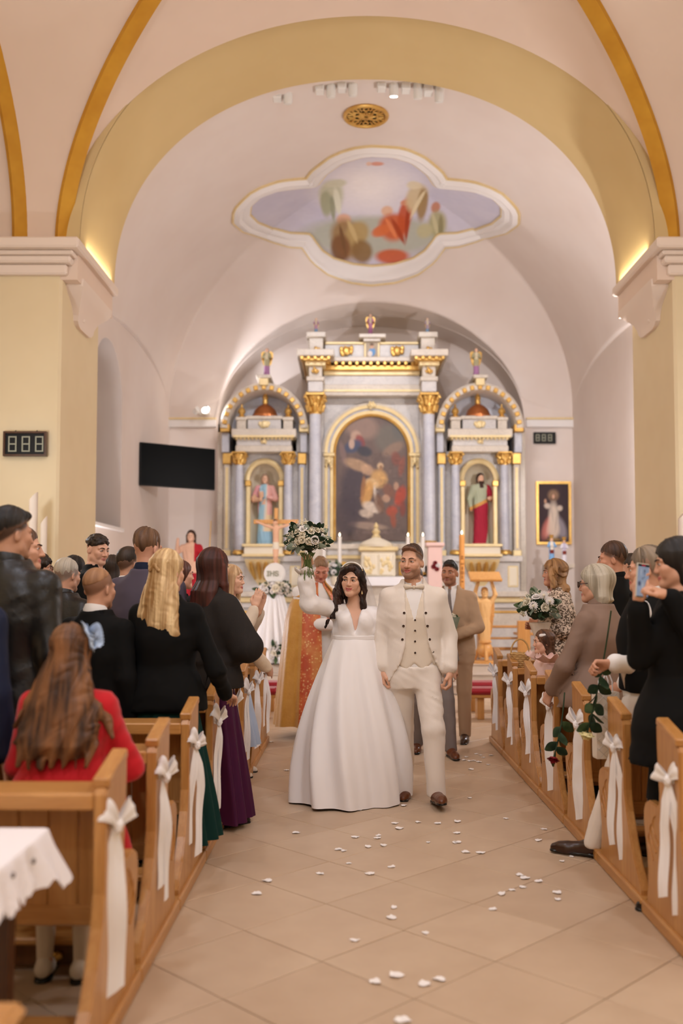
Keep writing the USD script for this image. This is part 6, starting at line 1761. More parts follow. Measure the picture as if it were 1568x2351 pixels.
obj('case', bx(-w, w, 0, .07, 0, h, .006), 'black_matt', t, smooth=False); digits(t, -w + .035, .045, .075, h - .09, 3, .045, -.008, 'digit', .2)
a, b = at(1232, 1250, YW - .06), at(1311, 1105, YW - .06); w, h = (b[0] - a[0]), b[2] - a[2]
t = Thing('framed_picture', 'gold-framed picture of a robed figure in white on the right chancel wall', 'picture', ((a[0] + b[0]) / 2, YW - .06, a[2]))
obj('frame', prism(rect(-w / 2, w / 2, 0, h).difference(rect(-w / 2 + .05, w / 2 - .05, .05, h - .05)), .06, 'xz', 0), 'gold', t, smooth=False)


def robed_picture(u, v):
    C = np.tile(rgb(64, 52, 56), (len(u), 1)).astype(float); C = C * (.8 + .4 * bignoise(u, v, 5, 3)[:, None]); a = 1.9
    for cu, cv, ru, rv, col, ang in ((.5, .80, .22, .12, (150, 120, 96), 0), (.30, .25, .20, .26, (196, 120, 110), -.35), (.72, .25, .22, .26, (150, 142, 150), .35), (.36, .30, .10, .26, (220, 160, 146), -.25), (.5, .42, .20, .34, (226, 208, 190), 0), (.5, .22, .24, .20, (220, 200, 182), 0), (.30, .62, .13, .06, (220, 202, 186), -.4), (.70, .58, .12, .06, (214, 196, 180), .5), (.24, .70, .05, .05, (212, 166, 138), 0), (.5, .77, .10, .075, (92, 64, 50), 0), (.5, .78, .065, .055, (216, 172, 146), 0), (.45, .5, .03, .2, (196, 178, 164), .1), (.58, .35, .03, .22, (190, 172, 160), -.1), (.5, .05, .3, .03, (150, 120, 70), 0)):
        C = stroke(C, u, v, cu, cv, ru, rv, col, ang, .5, .9, a)
    return C


us, vs = np.linspace(0, 1, 50), np.linspace(0, 1, 90); uu, vv2 = np.meshgrid(us, vs, indexing='ij')
obj('canvas', surf(lambda p, q: (-w / 2 + .04 + (w - .08) * p, np.full_like(p, .03), .04 + (h - .08) * q), us, vs), 'paint', t, color=robed_picture(uu.ravel(), vv2.ravel())); obj('backing', bx(-w / 2 + .03, w / 2 - .03, .035, .06, .03, h - .03), 'walnut', t, smooth=False)
for k, (px, py, r) in enumerate(((77, 1140, .047), (101, 1195, .036), (1566, 1182, .045))):
    o = at(px, py, 10.35); t = Thing('rolled_banner', ['tall cream rolled banner standing against the left pillar', 'shorter cream rolled banner standing against the left pillar', 'cream rolled banner standing against the right pillar'][k], 'banner', (o[0], 10.35, 0))
    obj('roll', loft([[(r * math.cos(q), r * math.sin(q), z + (.05 * math.cos(q) if z > 1 else 0)) for q in np.linspace(0, 2 * PI, 16, endpoint=False)] for z in (0.02, .6, 1.4, o[2])]), 'cream_knit', t, smooth=40); obj('foot', bx(-.055, .055, -.055, .055, 0, .02, .008), 'oak_x', t, smooth=False)

# ------------------------------------------------------------------ chancel furniture
PL = .372


def candle(label, x, y, z0, z1, r, mat, name='candle', group=None, holder=True, lit=True):
    t = Thing(name, label, 'candle', (x, y, z0), group=group); H = z1 - z0
    obj('wax', lathe([(r, .02 if holder else 0), (r, H - .006), (r * .8, H), (0, H - .004)], 18), mat, t)
    if holder:
        obj('holder', lathe([(r * 2.2, 0), (r * 2.2, .012), (r * 1.3, .02), (r * 1.3, .05), (r * 1.05, .05)], 16), 'gold', t)
    obj('wick', tube([(0, 0, H - .006), (0, 0, H + .012)], .002, 5), 'black_matt', t)
    if lit:
        obj('flame', lathe([(.0, .006), (.010, .018), (.013, .032), (.007, .055), (0, .075)], 12, (0, 0, H)), 'flame', t)
    return t


for k, px in enumerate((744, 780, 936, 970)):
    candle('tall white altar candle, %s from the left' % ['first', 'second', 'third', 'fourth'][k], X_(px, 17.35), 17.35, Z_(1322, 17.35) + .02, Z_(1232, 17.35), .034, 'wax_white', group='white altar candles')
o = at(1060, 1228, 15.2)
t = candle('tall orange easter candle with dark marks right of the couple', o[0], 15.2, 1.38, o[2], .043, 'wax_orange', 'easter_candle', holder=False)
for k, (dz, w, h) in enumerate(((.60, .016, .05), (.50, .022, .02), (.43, .008, .05), (.36, .020, .045), (.29, .010, .04), (.22, .018, .018), (.10, .022, .030))):
    g = rect(-w, w, -h / 2, h / 2); g = g.difference(rect(-w * .5, w * .5, -h * .3, h * .3)) if k % 3 != 2 else g
    obj('painted_mark', move(prism(g, .004, 'xz', -.046), (0, 0, dz)), 'ink_brown', t, smooth=False)
t2 = Thing('candle_stand', 'turned golden stand under the orange easter candle', 'candle stand', (o[0], 15.2, PL)); obj('column', lathe([(.16, 0), (.16, .03), (.06, .08), (.03, .2), (.045, .45), (.03, .7), (.05, .9), (.07, .96), (.07, .995), (.03, .997)], 18), 'linden', t2)
obj('foot_ring', lathe([(.19, 0), (.19, .02), (.15, .035)], 18), 'linden', t2)
# angel lectern
o = at(1114, 1525, 14.55); H = 1.14
t, hc, Rm, s = statue('carved wooden lectern shaped as an angel holding up a slanted book board', 'lectern', (o[0], 14.55, PL), H, [([(.15, 0, 1.40), (.24, -.03, 1.58), (.16, -.03, 1.86)], (.055, .05, .04)), ([(-.15, 0, 1.40), (-.24, -.03, 1.58), (-.16, -.03, 1.86)], (.055, .05, .04))],
                      lambda v, L: np.tile(rgb(222, 176, 118), (len(v), 1)), rows=[(.36, 0, 0, .14, .11), (.5, 0, 0, .12, .10), (.9, 0, 0, .125, .10), (1.05, 0, 0, .115, .09), (1.12, 0, 0, .13, .095), (1.30, 0, 0, .15, .10), (1.43, 0, 0, .15, .085), (1.49, 0, .01, .07, .065)], hair_ops=HAIR_SHORT, hair_col=((180, 124, 66), (206, 150, 88)), name='angel_lectern', step=.012)
wings(t, s, 'linden', z=1.25, span=.22, up=.22, down=.72)
b = move(bx(-.24, .24, -.16, .16, -.016, .016, .005), (0, -.03, 1.30), rx=.42); obj('book_board', b, 'linden', t, smooth=False); obj('book_ledge', move(bx(-.24, .24, -.012, .012, 0, .035, .004), (0, -.18, 1.235), rx=.42), 'linden', t, smooth=False)
obj('ball', blob((0, 0, .19), (.115, .115, .115), 3), 'linden', t); obj('skirt_foot', lathe([(.075, .28), (.10, .31), (.09, .34)], 16), 'linden', t)
for k in range(3):
    q = 2 * PI * k / 3 + .5; c_, s_ = math.cos(q), math.sin(q); obj('leg', tube([(c_ * .08, s_ * .08, .27), (c_ * .13, s_ * .13, .15), (c_ * .19, s_ * .19, .035)], [.03, .03, .034], 6), 'linden', t)
obj('foot_plate', lathe([(.25, 0), (.25, .03), (.22, .04), (0, .04)], 20), 'linden', t)
# processional cross
o = at(634, 1198, 15.3)
t = Thing('wooden_crucifix', 'pale wooden crucifix standing in front of the left niche', 'crucifix', (o[0], 15.3, PL)); Zc = o[2] - PL
obj('post', bx(-.03, .03, -.018, .018, .03, Zc + .22, .006), 'linden', t, smooth=False); obj('crossbar', bx(-.36, .36, -.022, .022, Zc - .034, Zc + .034, .006), 'linden', t, smooth=False); obj('foot', bx(-.2, .2, -.2, .2, 0, .05, .01), 'linden', t, smooth=False)
oo = [U(rc((0, -.04, Zc - .10), (0, -.045, Zc - .32), .05, .042), 0), U(rc((0, -.045, Zc - .32), (0, -.05, Zc - .40), .048, .05), .02), U(rc((.018, -.05, Zc - .4), (.012, -.09, Zc - .55), .034, .028), .01), U(rc((-.018, -.05, Zc - .4), (-.012, -.09, Zc - .55), .034, .028), .01), U(rc((.012, -.09, Zc - .55), (.006, -.045, Zc - .72), .027, .018), .01), U(rc((-.012, -.09, Zc - .55), (-.006, -.045, Zc - .72), .027, .018), .01), U(el((-.01, -.06, Zc - .01), (.038, .045, .052)), .01), U(rc((0, -.04, Zc - .1), (-.01, -.05, Zc - .03), .03), .02)]
for k in (-1, 1):
    oo += [U(rc((k * .04, -.04, Zc - .10), (k * .17, -.04, Zc - .06), .028, .022), .02), U(rc((k * .17, -.04, Zc - .06), (k * .31, -.035, Zc), .021, .015), .01)]
v, f = sdf_mesh(oo, .008); C = pick((lambda x, y, z, L: (z > Zc - .44) & (z < Zc - .33), (232, 220, 200)), (lambda x, y, z, L: (z > Zc + .005) & (np.abs(x) < .06) & (y < -.03), (96, 62, 40)), base=(226, 178, 146))(v, v); obj('corpus', (v, f), 'paint', t, smooth=True, color=C)
# veil display with monogram disc
o = at(630, 1525, 14.5); t = Thing('floral_display', 'white draped veil stand with round monogram disc and white flowers', 'floral display', (o[0], 14.5, PL))
zt = Z_(1352, 14.6) - PL; zd = Z_(1317, 14.6) - PL
P0 = P_(); P0.th = t
skirt(P0, 'veil_cone', .02, zt, (.34, .30), (.10, .08), 17, .045, 4, (.02, 0), (0, 0), 'veil_drape', 30, 150, .85)
obj('disc', move(lathe([(0, -.02), (.145, -.02), (.15, -.01), (.15, .01), (.145, .02), (0, .02)], 36), (0, -.02, zd), rx=PI / 2), 'white_plastic', t, smooth=40); obj('disc_rim', move(tube([(.15 * math.cos(q), .15 * math.sin(q), 0) for q in np.linspace(0, 2 * PI, 40)[:-1]], .012, 8, True), (0, -.02, zd), rx=PI / 2), 'satin_ribbon', t)
m = meshkit.text_mesh('IHS', .075, .006, True); v, f = raw(m); v = v - [v[:, 0].mean(), v[:, 1].mean(), 0]; obj('monogram', (np.stack([v[:, 0], -.045 - v[:, 2], zd + .0 + v[:, 1]], 1), f), 'digit', t, smooth=False); obj('stem_rod', tube([(0, 0, zt - .1), (0, 0, zd)], .012, 8), 'white_plastic', t)
fd = Thing('flower_arrangement', 'white roses and leaves around the top of the veil display', 'flowers', (o[0], 14.5, PL + zt)); flowers(fd, (0, -.05, .0), .18, 30, 40, 40, (.040, .058), (.10, .03), ('white_petal', 'white_petal', 'cream_petal'), ('leaf', 'leaf_dark'), seed=5, squash=(1.35, .8, .55), hemi=-.5, gr=.007)
fd = Thing('flower_arrangement', 'white flowers and gypsophila at the foot of the veil display', 'flowers', (o[0] + .1, 14.32, PL)); flowers(fd, (0, .0, .16), .22, 34, 44, 90, (.036, .054), (.10, .03), ('white_petal', 'white_petal', 'cream_petal'), ('leaf', 'leaf_dark'), seed=6, squash=(1.25, .6, .75), hemi=-.3, gr=.008)
for k, (px, py, y, lab) in enumerate(((769, 1312, 17.1, 'white flower arrangement on the altar left of the bride'), (1008, 1322, 17.1, 'white flower arrangement on the altar right of the groom'))):
    q = at(px, py, y); fd = Thing('flower_arrangement', lab, 'flowers', q); flowers(fd, (0, 0, 0), .17, 12, 30, 14, (.035, .05), (.09, .028), ('white_petal',), ('leaf', 'leaf_dark', 'leaf_grey'), seed=8 + k, squash=(.9, .7, 1.0), gr=.006); obj('vase', lathe([(.05, -.24), (.07, -.2), (.08, -.12), (.06, -.04)], 14), 'ivory', fd)
q = at(998, 1340, 16.75); t = Thing('painted_stand', 'pale pink stand with painted red roses behind the groom', 'stand', (q[0], 16.75, PL)); zz = Z_(1246, 16.75) - PL
obj('shaft', bx(-.125, .125, -.1, .1, .06, zz - .07, .012), 'pink_tulle', t, smooth=False); obj('cap', bx(-.165, .165, -.13, .13, zz - .07, zz, .015), 'pink_tulle', t, smooth=False); obj('foot', bx(-.16, .16, -.13, .13, 0, .06, .012), 'pink_tulle', t, smooth=False)
for k, (dx, dz) in enumerate(((-.03, -.42), (.03, -.46), (.0, -.36), (.05, -.40))):
    obj('painted_rose', aim(move(ROSES[k], s=.035), (dx, -.115, zz + dz), (0, -1, 0)), 'red_rose' if k < 3 else 'white_petal', t)
# prie-dieu and bench of the servers, kneeling benches with red cushions
for lab, x0, x1, y, py in (('plain wooden kneeling desk left of the veil display', 556, 604, 15.4, 1408), ('long wooden bench behind the angel lectern', 1095, 1214, 15.6, 1436)):
    a, b = at(x0, py, y), at(x1, py, y); t = Thing('wooden_bench', lab, 'bench', ((a[0] + b[0]) / 2, y, PL)); w = (b[0] - a[0]) / 2; zt = a[2] - PL
    obj('top', bx(-w, w, -.14, .14, zt - .035, zt, .008), 'oak_x', t, smooth=False); obj('shelf', bx(-w + .03, w - .03, -.1, .1, zt - .22, zt - .19, .006), 'oak_x', t, smooth=False)
    for k in (-1, 1):
        obj('leg', bx(*sorted((k * (w - .01), k * (w - .06))), -.13, .13, 0, zt - .035, .008), 'oak_z', t, smooth=False)
    obj('foot_rail', bx(-w + .04, w - .04, -.02, .02, .12, .17, .005), 'oak_x', t, smooth=False)
q = at(1202, 1425, 15.1); t = Thing('chair_back_panel', 'tall oak side panel of the front bench behind the flower woman', 'bench', (q[0], 15.1, PL)); obj('panel', bx(-.1, .1, -.04, .04, 0, q[2] - PL, .01), 'oak_z', t, smooth=False); obj('seat', bx(-.1, .7, .04, .4, .38, .42, .008), 'oak_x', t, smooth=False)
obj('leg', bx(.62, .68, .3, .36, 0, .38, .006), 'oak_z', t, smooth=False)
for s, lab in ((-1, 'left'), (1, 'right')):
    for k, y in enumerate((11.15, 11.85)):
        x = (-.84 - .75, 1.36 + .75)[s > 0]; t = Thing('kneeling_bench', 'low kneeling bench with red cushion %s of the aisle, %s' % (lab, ('nearer', 'farther')[k]), 'bench', (x, y, 0), group='red cushioned kneeling benches')
        obj('top', bx(-.75, .75, -.14, .14, .25, .285, .006), 'oak_x', t, smooth=False); obj('cushion', bx(-.75, .75, -.16, .16, .285, .36, .03), 'crimson', t, smooth=40)
        for q in (-.62, .62):
            obj('leg', bx(q - .04, q + .04, -.1, .1, 0, .25, .006), 'oak_z', t, smooth=False)

# ------------------------------------------------------------------ the couple and those behind them
def front_y(p, puff, x, z, n=2.2, belly=0.0, flare=0.0):
    T = torso_rows(p, puff, belly=belly, flare=flare); g = lambda k: np.interp(z, T[:, 0], T[:, k])
    return g(2) - g(4) * max(1 - (abs(x - g(1)) / g(3)) ** n, 0) ** (1 / n)


def button(p, x, z, puff, r=.009, mat='leather_dark', par=None, belly=0.0):
    y = front_y(p, puff, x, z, belly=belly); obj('button', move(lathe([(0, 0), (r, 0), (r * 1.05, .002), (r * .8, .005), (0, .004)], 12), (x, y - .0, z), rx=PI / 2), mat, par or p.th)


def bow_tie(p, z, y, w=.055, mat='linen_vest'):
    for k in (-1, 1):
        obj('tie_wing', sdf_mesh([U(rc((k * .010, y, z), (k * w, y + .006, z + .004), .008, .020), 0), SUB(rc((k * .012, y - .03, z), (k * w, y - .028, z), .008), .004)], .005), mat, p.th, smooth=True)
    obj('tie_knot', blob((0, y - .004, z), (.012, .012, .013), 2), mat, p.th)


# ---- groom
GY = 6.90
gr = figure('smiling groom in cream linen suit, waistcoat and bow tie walking beside the bride', .45, GY, 1.815, 0, head=(.0, .03, -.40), hshift=(-.015, -.01, 0), skin=(216, 166, 138),
            arms=dict(R=dict(elbow=(-.235, .04, 1.165), wrist=(-.225, -.02, .945), hand=dict(d=(.10, -.10, -1), n=(1, .1, .1), curl=.75, thumb=.5)), L=dict(elbow=(.262, .05, 1.165), wrist=(.252, -.06, .935), hand=dict(d=(-.02, -.22, -1), n=(-1, .2, 0), curl=.95, thumb=.8))),
            legs=dict(hip={} or None) if False else None)
gr.ank = {'R': A(-.055, .22, .088), 'L': A(.150, -.12, .105)}; gr.knee = {'R': A(-.070, .135, .50), 'L': A(.125, -.135, .52)}; gr.hip = {'R': A(-.09, .0, .90), 'L': A(.09, .0, .90)}; gr.toe = {'R': (-.10, -1), 'L': (.06, -1)}
body(gr, hands='RL', step=.013, head_fine=.0034, hand_fine=.0042, smile=.85, open_=.006, teeth=True, stub=(62, 44, 34, .72, .0), beard=(104, 72, 54, .6), brow=(58, 38, 28), iris=(.10, .055, .03), gaze=(-.12, .05), jaw=1.04, cheek=.3)
short_hair(gr, ((46, 31, 23), (84, 58, 42)), lo=.048, slope=.55, quiff=.006, disp=.006, step=.0045, seed=4)
G = gr.s
trousers(gr, 'linen', step=.012, amp=.008, seed=5, r=(.104, .074, .062), top=.12)
coat(gr, 'shirt', hem=.52, puff=.002, name='shirt', to=.99, amp=.002, step=.012, cuff=.004)
coat(gr, 'linen_vest', hem=.505, puff=.011, name='waistcoat', sides='', neck=.03, amp=.003, step=.011, opening=[(1.29, .002), (1.36, .020), (1.48, .055), (1.62, .075)],
     cut=[SUB((lambda x, y, z: np.maximum(np.maximum(z - (.955 + .0 * x) - np.abs(np.abs(x - .0) - .06) * .9 + .03, np.abs(x) - .14), y), A(-.2, -.3, .8), A(.2, .1, 1.06)), .004), SUB(el((.195, .01, 1.38), (.045, .09, .10)), .01), SUB(el((-.195, .01, 1.38), (.045, .09, .10)), .01)])
coat(gr, 'linen', hem=.462, puff=.024, name='jacket', to=.93, flare=.012, amp=.005, step=.011, cuff=.006, seed=7, opening=[(1.62, .066, 0), (1.313, .060, .004), (1.122, .078, .018), (.978, .128, .026), (.852, .20, .026), (.78, .23, .026)])
collar(gr, 'shirt', h=.042, r=.060, up=.085)
bow_tie(gr, gr.zS + .072, -.074)
for k, (xl, xr, z) in enumerate(((-.073, .080, 1.335), (-.078, .092, 1.243), (-.085, .108, 1.148), (-.102, .130, 1.060))):
    button(gr, xl, z, .026); button(gr, xr, z, .026)
for z in (1.285, 1.210, 1.135, 1.055):
    button(gr, .004, z, .013, .007)
shoes(gr, 'leather_brown', L=.30, laces=True, step=.006, tilt={'L': .14})

# ---- bride
BY = 6.95
br = figure('smiling dark-haired bride in white satin gown raising her bouquet', .03, BY, 1.665, 0, fem=1, head=(.02, .07, -.32), hshift=(-.015, -.02, 0.015), skin=(222, 174, 146),
            arms=dict(R=dict(elbow=(-.325, -.13, 1.395), wrist=(-.352, -.16, 1.615), hand=dict(d=(.05, .02, 1), n=(.25, -1, .05), curl=1.0, thumb=.9, side=1)), L=dict(elbow=(.205, .05, 1.10), wrist=(.200, -.005, .925), hand=dict(d=(.12, -.10, -1), n=(-1, .1, .1), curl=.7, thumb=.5))))
br.sh['R'] = A(-.140, .0, br.zS + .03)
body(br, hands='RL', step=.012, head_fine=.0032, hand_fine=.0042, smile=1.05, open_=.008, teeth=True, jaw=.95, brow=(44, 30, 24), lips=(178, 84, 80), iris=(.05, .03, .02), gaze=(-.28, .05), cheek=.32, thick=1.05)
DARK = ((30, 20, 17), (66, 42, 33))
long_hair(br, DARK, L=.22, wtop=.080, wbot=.07, back=.075, thick=.03, vol=.004, disp=.009, seed=3, wave=1.0, step=.0055, face=SUB(el((.006, -.112, -.018), (.066, .086, .098)), .010), front=0, zf=7,
          locks=[([A(-.062, -.045, .075), A(-.082, -.035, .02), A(-.098, -.030, -.05), A(-.084, -.055, -.10), A(-.105, -.060, -.16), A(-.088, -.090, -.22), A(-.115, -.095, -.275), A(-.150, -.085, -.315), A(-.160, -.09, -.355)], .022, .008), ([A(-.075, .0, .05), A(-.10, .0, -.04), A(-.115, -.010, -.10), A(-.10, -.03, -.17), A(-.12, -.045, -.23), A(-.105, -.07, -.27)], .036, .022), ([A(-.085, .02, .0), A(-.105, .02, -.10), A(-.10, .01, -.20)], .042, .036),
                 ([A(.066, -.02, .07), A(.083, -.005, 0), A(.090, .015, -.08), A(.082, .02, -.16), A(.09, .02, -.20)], .020, .026), ([A(.03, -.075, .095), A(-.03, -.078, .088), A(-.066, -.058, .06)], .016, .016)])
Rb, Hb, sb = br.headR, br.hc, br.hs
tp = [A(.088 * math.cos(t), -.030 + .0 * t, .050 + .078 * math.sin(t)) for t in np.linspace(.35, PI - .35, 30)]
hb = obj('headband', mesh_to(tube(tp, .004, 6), Rb, Hb, sb), 'gold_pale', br.th)
for k, q in enumerate(tp[2:-2]):
    obj('pearl', mesh_to(blob(q + A(0, -.003, .005), (.0065,) * 3, 1), Rb, Hb, sb), 'teeth', hb)
obj('earring', mesh_to(join(tube([(.080, -.004, -.042), (.081, -.006, -.085)], [.003, .006], 6), blob((.081, -.006, -.09), (.007, .006, .010), 1)), Rb, Hb, sb), 'gold_pale', br.th)
# gown: bodice with a deep narrow neckline, puffed sleeves, full pleated skirt
zw = 1.155
T = torso_rows(br, .010, hem=zw - .03)
o = [U(sec(T), 0)]
e, w_, S0 = br.arm['R']['elbow'], br.arm['R']['wrist'], br.sh['R']
o += [U(rc(A(-.06, .01, br.zS + .03), S0, .050, .056), .03), U(rc(S0 + A(-.02, -.01, .012), e + A(.0, 0, 0), .064, .062), .03), U(rc(e, w_ + (e - w_) * .22, .064, .060), .03), U(rc(w_ + (e - w_) * .22, w_, .058, .034), .02)]
e2, w2, S2 = br.arm['L']['elbow'], br.arm['L']['wrist'], br.sh['L']
o += [U(rc(A(.06, .01, br.zS + .03), S2, .05, .056), .03), U(rc(S2, e2, .060, .056), .03), U(rc(e2, w2, .056, .040), .03)]
for k in (-1, 1):
    o.append(U(el((k * .066, -.085, 1.275), (.060, .040, .062)), .05))
NV = np.array([(1.14, .001), (1.20, .008), (1.28, .018), (1.36, .048), (1.40, .075), (1.44, .094), (1.52, .11)])
o += [SUB((lambda x, y, z: np.maximum(np.abs(x - .004) - np.interp(z, NV[:, 0], NV[:, 1]), np.maximum(y - .0, 1.14 - z)), A(-.2, -.4, 1.12), A(.2, .05, 1.6)), .004), SUB(rc((0, .01, br.zS + .09), (0, -.03, br.zS + .22), .066, .10), .006), SUB(half((0, 0, 1), zw - .012), .004)]
m = sdf_mesh(o, .011, (((-.45, -.25, .009),), (), ((1.3, 1.65, .009),)), folds(.009, 3, 15, 15), 1)
obj('bodice', m, 'satin', br.th, smooth=True)
cf = []
for q, rr_ in ((.0, .036), (.18, .050), (.5, .060), (.8, .068), (1.0, .066)):
    c_ = w_ + A(.012, .004, .0) * 0 + (w_ - e) / np.linalg.norm(w_ - e) * (q * .045 - .01); t = np.linspace(0, 2 * PI, 60, endpoint=False); rad = rr_ * (1 + .13 * np.sin(7 * t + 1) * q + .07 * np.sin(13 * t) * q)
    cf.append(np.column_stack([c_[0] + rad * np.cos(t), c_[1] + rad * np.sin(t), c_[2] + .012 * q * np.sin(4 * t + .5)]))
obj('sleeve_frill', solid(loft(cf[::-1], False), .002), 'satin', br.th, smooth=60)
tt = np.linspace(0, 2 * PI, 60, endpoint=False); Tw = torso_rows(br, .0125); zz = [zw - .016, zw - .012, zw + .012, zw + .016]
gi = lambda k, z: np.interp(z, Tw[:, 0], Tw[:, k])
obj('waistband', loft([[(gi(1, z) + (gi(3, z) + (.003 if 0 < i < 3 else -.004)) * math.copysign(abs(math.cos(t)) ** (2 / 2.2), math.cos(t)), gi(2, z) + (gi(4, z) + (.003 if 0 < i < 3 else -.004)) * math.copysign(abs(math.sin(t)) ** (2 / 2.2), math.sin(t)), z) for t in tt] for i, z in enumerate(zz)]), 'satin', br.th)
w0 = (gi(3, zw) + .002, gi(4, zw) + .002)
skirt(br, 'satin', .012, zw - .008, (.415, .42), w0, 9, .040, 12, (-.055, .0), (.04, gi(2, zw)), 'gown_skirt', 70, 260, .88, lambda u: 1 + .16 * math.sin(min(u * 1.0, 1) * PI) * (u > .0), .5, label='full pleated satin skirt', hemwave=.008)
vl = [A(x, y, z) for x, y, z in ((0, .075, .10), (0, .135, -.02), (0, .16, -.25), (0, .19, -.55), (0, .24, -.95), (0, .40, -1.50))]
rows_ = []
for k, (c_, hw, bow) in enumerate(zip(vl, (.05, .11, .17, .21, .26, .34), (.02, .06, .06, .05, .05, .05))):
    u = np.linspace(-1, 1, 41); rows_.append(np.column_stack([c_[0] + .03 + hw * u + .0 * u, c_[1] - bow * u ** 2 + .010 * (k > 0) * np.sin(u * 14 + k), c_[2] - .02 * u ** 2 + 0 * u]))
R_v = np.array(rows_); q = grid_faces(6, 41); obj('veil', ((R_v.reshape(-1, 3)) + Hb, np.vstack([q[:, [0, 1, 2]], q[:, [0, 2, 3]]])), 'veil', br.th, smooth=True)
# bouquet in her raised hand
hc_ = w_ + A(.006, -.005, .085); wb = hc_ + A(.03, BY * 0, 0)
bq = Thing('bridal_bouquet', 'round bouquet of cream roses and eucalyptus held up by the bride', 'bouquet', (.03 + hc_[0] + .012, BY + hc_[1] - .035, hc_[2]))
flowers(bq, (.0, 0, .155), .128, 40, 80, 80, (.019, .029), (.055, .020), ('cream_petal', 'white_petal', 'cream_petal'), ('leaf_grey', 'leaf_dark', 'leaf_dark', 'leaf_grey'), seed=21, squash=(1.05, .9, .92), hemi=-.35, gr=.0045)
for k in range(18):
    a = 2 * PI * k / 18; r1 = .010 + .008 * (k % 3); obj('stem', tube([(r1 * 2.2 * math.cos(a), r1 * 1.5 * math.sin(a), .06), (r1 * .8 * math.cos(a), r1 * .8 * math.sin(a), .0), (r1 * 1.9 * math.cos(a + .5), r1 * 1.4 * math.sin(a + .5), -.10 - .012 * (k % 4))], .0032, 6), 'stem', bq)

# ---- priest in a gold cope
pr_ = figure('priest in gold cope with red embroidered bands, head bowed, behind the bride', -.36, 9.85, 1.84, .62, head=(.50, 0, -.52), hshift=(.02, -.05, -.025), skin=(206, 140, 118), wide=1.12, depth=1.2,
             arms=dict(R=dict(elbow=(-.20, -.10, 1.14), wrist=(-.04, -.33, 1.15), hand=dict(d=(.8, -.3, .25), n=(.3, .9, 0), curl=.5, thumb=.4)), L=dict(elbow=(.22, -.12, 1.14), wrist=(.09, -.33, 1.17), hand=dict(d=(-.85, -.25, .1), n=(-.3, .9, 0), curl=.5, thumb=.4))))
body(pr_, hands='RL', step=.02, head_fine=.005, hand_fine=.0065, smile=.1, brow=(120, 90, 66), lips=(170, 92, 84), stub=(140, 104, 78, .6, .03), cheek=.5, jaw=1.1)
short_hair(pr_, ((118, 88, 62), (158, 124, 94)), lo=.02, slope=.5, hairline=.075, seed=8)
coat(pr_, 'shirt', hem=.09, puff=.010, name='alb', to=.95, flare=.05, amp=.008, step=.02, cuff=.025)
trousers(pr_, 'black_cloth', step=.024); shoes(pr_, 'leather_black', step=.012)
NA = 150; aa = np.linspace(-PI / 2 + .30, 1.5 * PI - .30, NA); rows_ = []
for z, rx, ry, fo in ((.13, .43, .37, 1), (.35, .41, .35, .95), (.7, .375, .315, .8), (1.0, .345, .285, .6), (1.2, .325, .255, .4), (1.34, .29, .215, .2), (1.43, .235, .165, .1), (1.49, .165, .125, 0), (1.535, .105, .10, 0), (1.565, .098, .098, 0)):
    f_ = .022 * fo * (np.sin(aa * 8 + 1) + .6 * np.sin(aa * 13 + 2) + .5 * np.sin(aa * 5))
    rows_.append(np.column_stack([(rx + f_) * np.cos(aa), .02 + (ry + f_) * np.sin(aa) - .02, np.full(NA, z) + .01 * np.sin(aa * 4) * fo]))
Rw = np.array(rows_)


def dense(R, n):
    u = np.linspace(0, len(R) - 1, n); i = np.minimum(u.astype(int), len(R) - 2); t = (u - i)[:, None, None]; return R[i] * (1 - t) + R[i + 1] * t


Rd = dense(Rw, 40)
sheet = lambda R: (R.reshape(-1, 3), np.vstack([grid_faces(*R.shape[:2])[:, [0, 2, 1]], grid_faces(*R.shape[:2])[:, [0, 3, 2]]]))
obj('cope', solid(sheet(Rd), .008), 'cope_gold', pr_.th, smooth=60)
for nm, sl in (('orphrey_band', slice(0, 17)), ('orphrey_band', slice(NA - 17, NA))):
    R2_ = Rd[:, sl].copy(); R2_[:, :, :2] *= 1.02; obj(nm, solid(sheet(R2_), .010), 'orphrey', pr_.th, smooth=60, label='red and gold embroidered band')
hd_ = Rd[26:37, 40:110].copy(); hd_[:, :, :2] *= 1.06; obj('cope_hood', solid(sheet(hd_), .01), 'cope_gold', pr_.th, smooth=60)
cr = [np.column_stack([(rx) * np.cos(aa), ry * np.sin(aa), np.full(NA, z)]) for z, rx, ry in ((1.42, .262, .19), (1.50, .19, .145), (1.565, .115, .11), (1.60, .10, .10))]
obj('cope_collar', solid(sheet(np.array(cr)[:, 8:-8]), .012), 'cope_gold', pr_.th, smooth=60)

# ---- best man in tan, and the man in grey hidden behind the groom
tm = figure('dark-haired man in tan suit holding a small posy behind the groom', 1.03, 9.55, 1.775, -.32, lean=(-.06, 0), head=(0, .05, -.05), skin=(180, 124, 96), wide=1.05,
            arms=dict(R=dict(elbow=(-.24, -.06, 1.14), wrist=(-.08, -.27, 1.03), hand=dict(d=(.85, -.25, .0), n=(.2, .9, 0), curl=.8)), L=dict(elbow=(.25, -.04, 1.12), wrist=(.05, -.28, 1.05), hand=dict(d=(-.85, -.3, .05), n=(-.2, .9, .1), curl=.7))))
body(tm, hands='RL', step=.02, head_fine=.005, hand_fine=.006, smile=.35, brow=(28, 20, 16), stub=(34, 26, 22, .8, .02), beard=(96, 66, 52, .35), lips=(150, 84, 72))
short_hair(tm, ((20, 16, 14), (40, 32, 28)), lo=.015, slope=.6, quiff=.004, disp=.008, seed=12)
trousers(tm, 'tan_suit', step=.018); shoes(tm, 'leather_dark', step=.010)
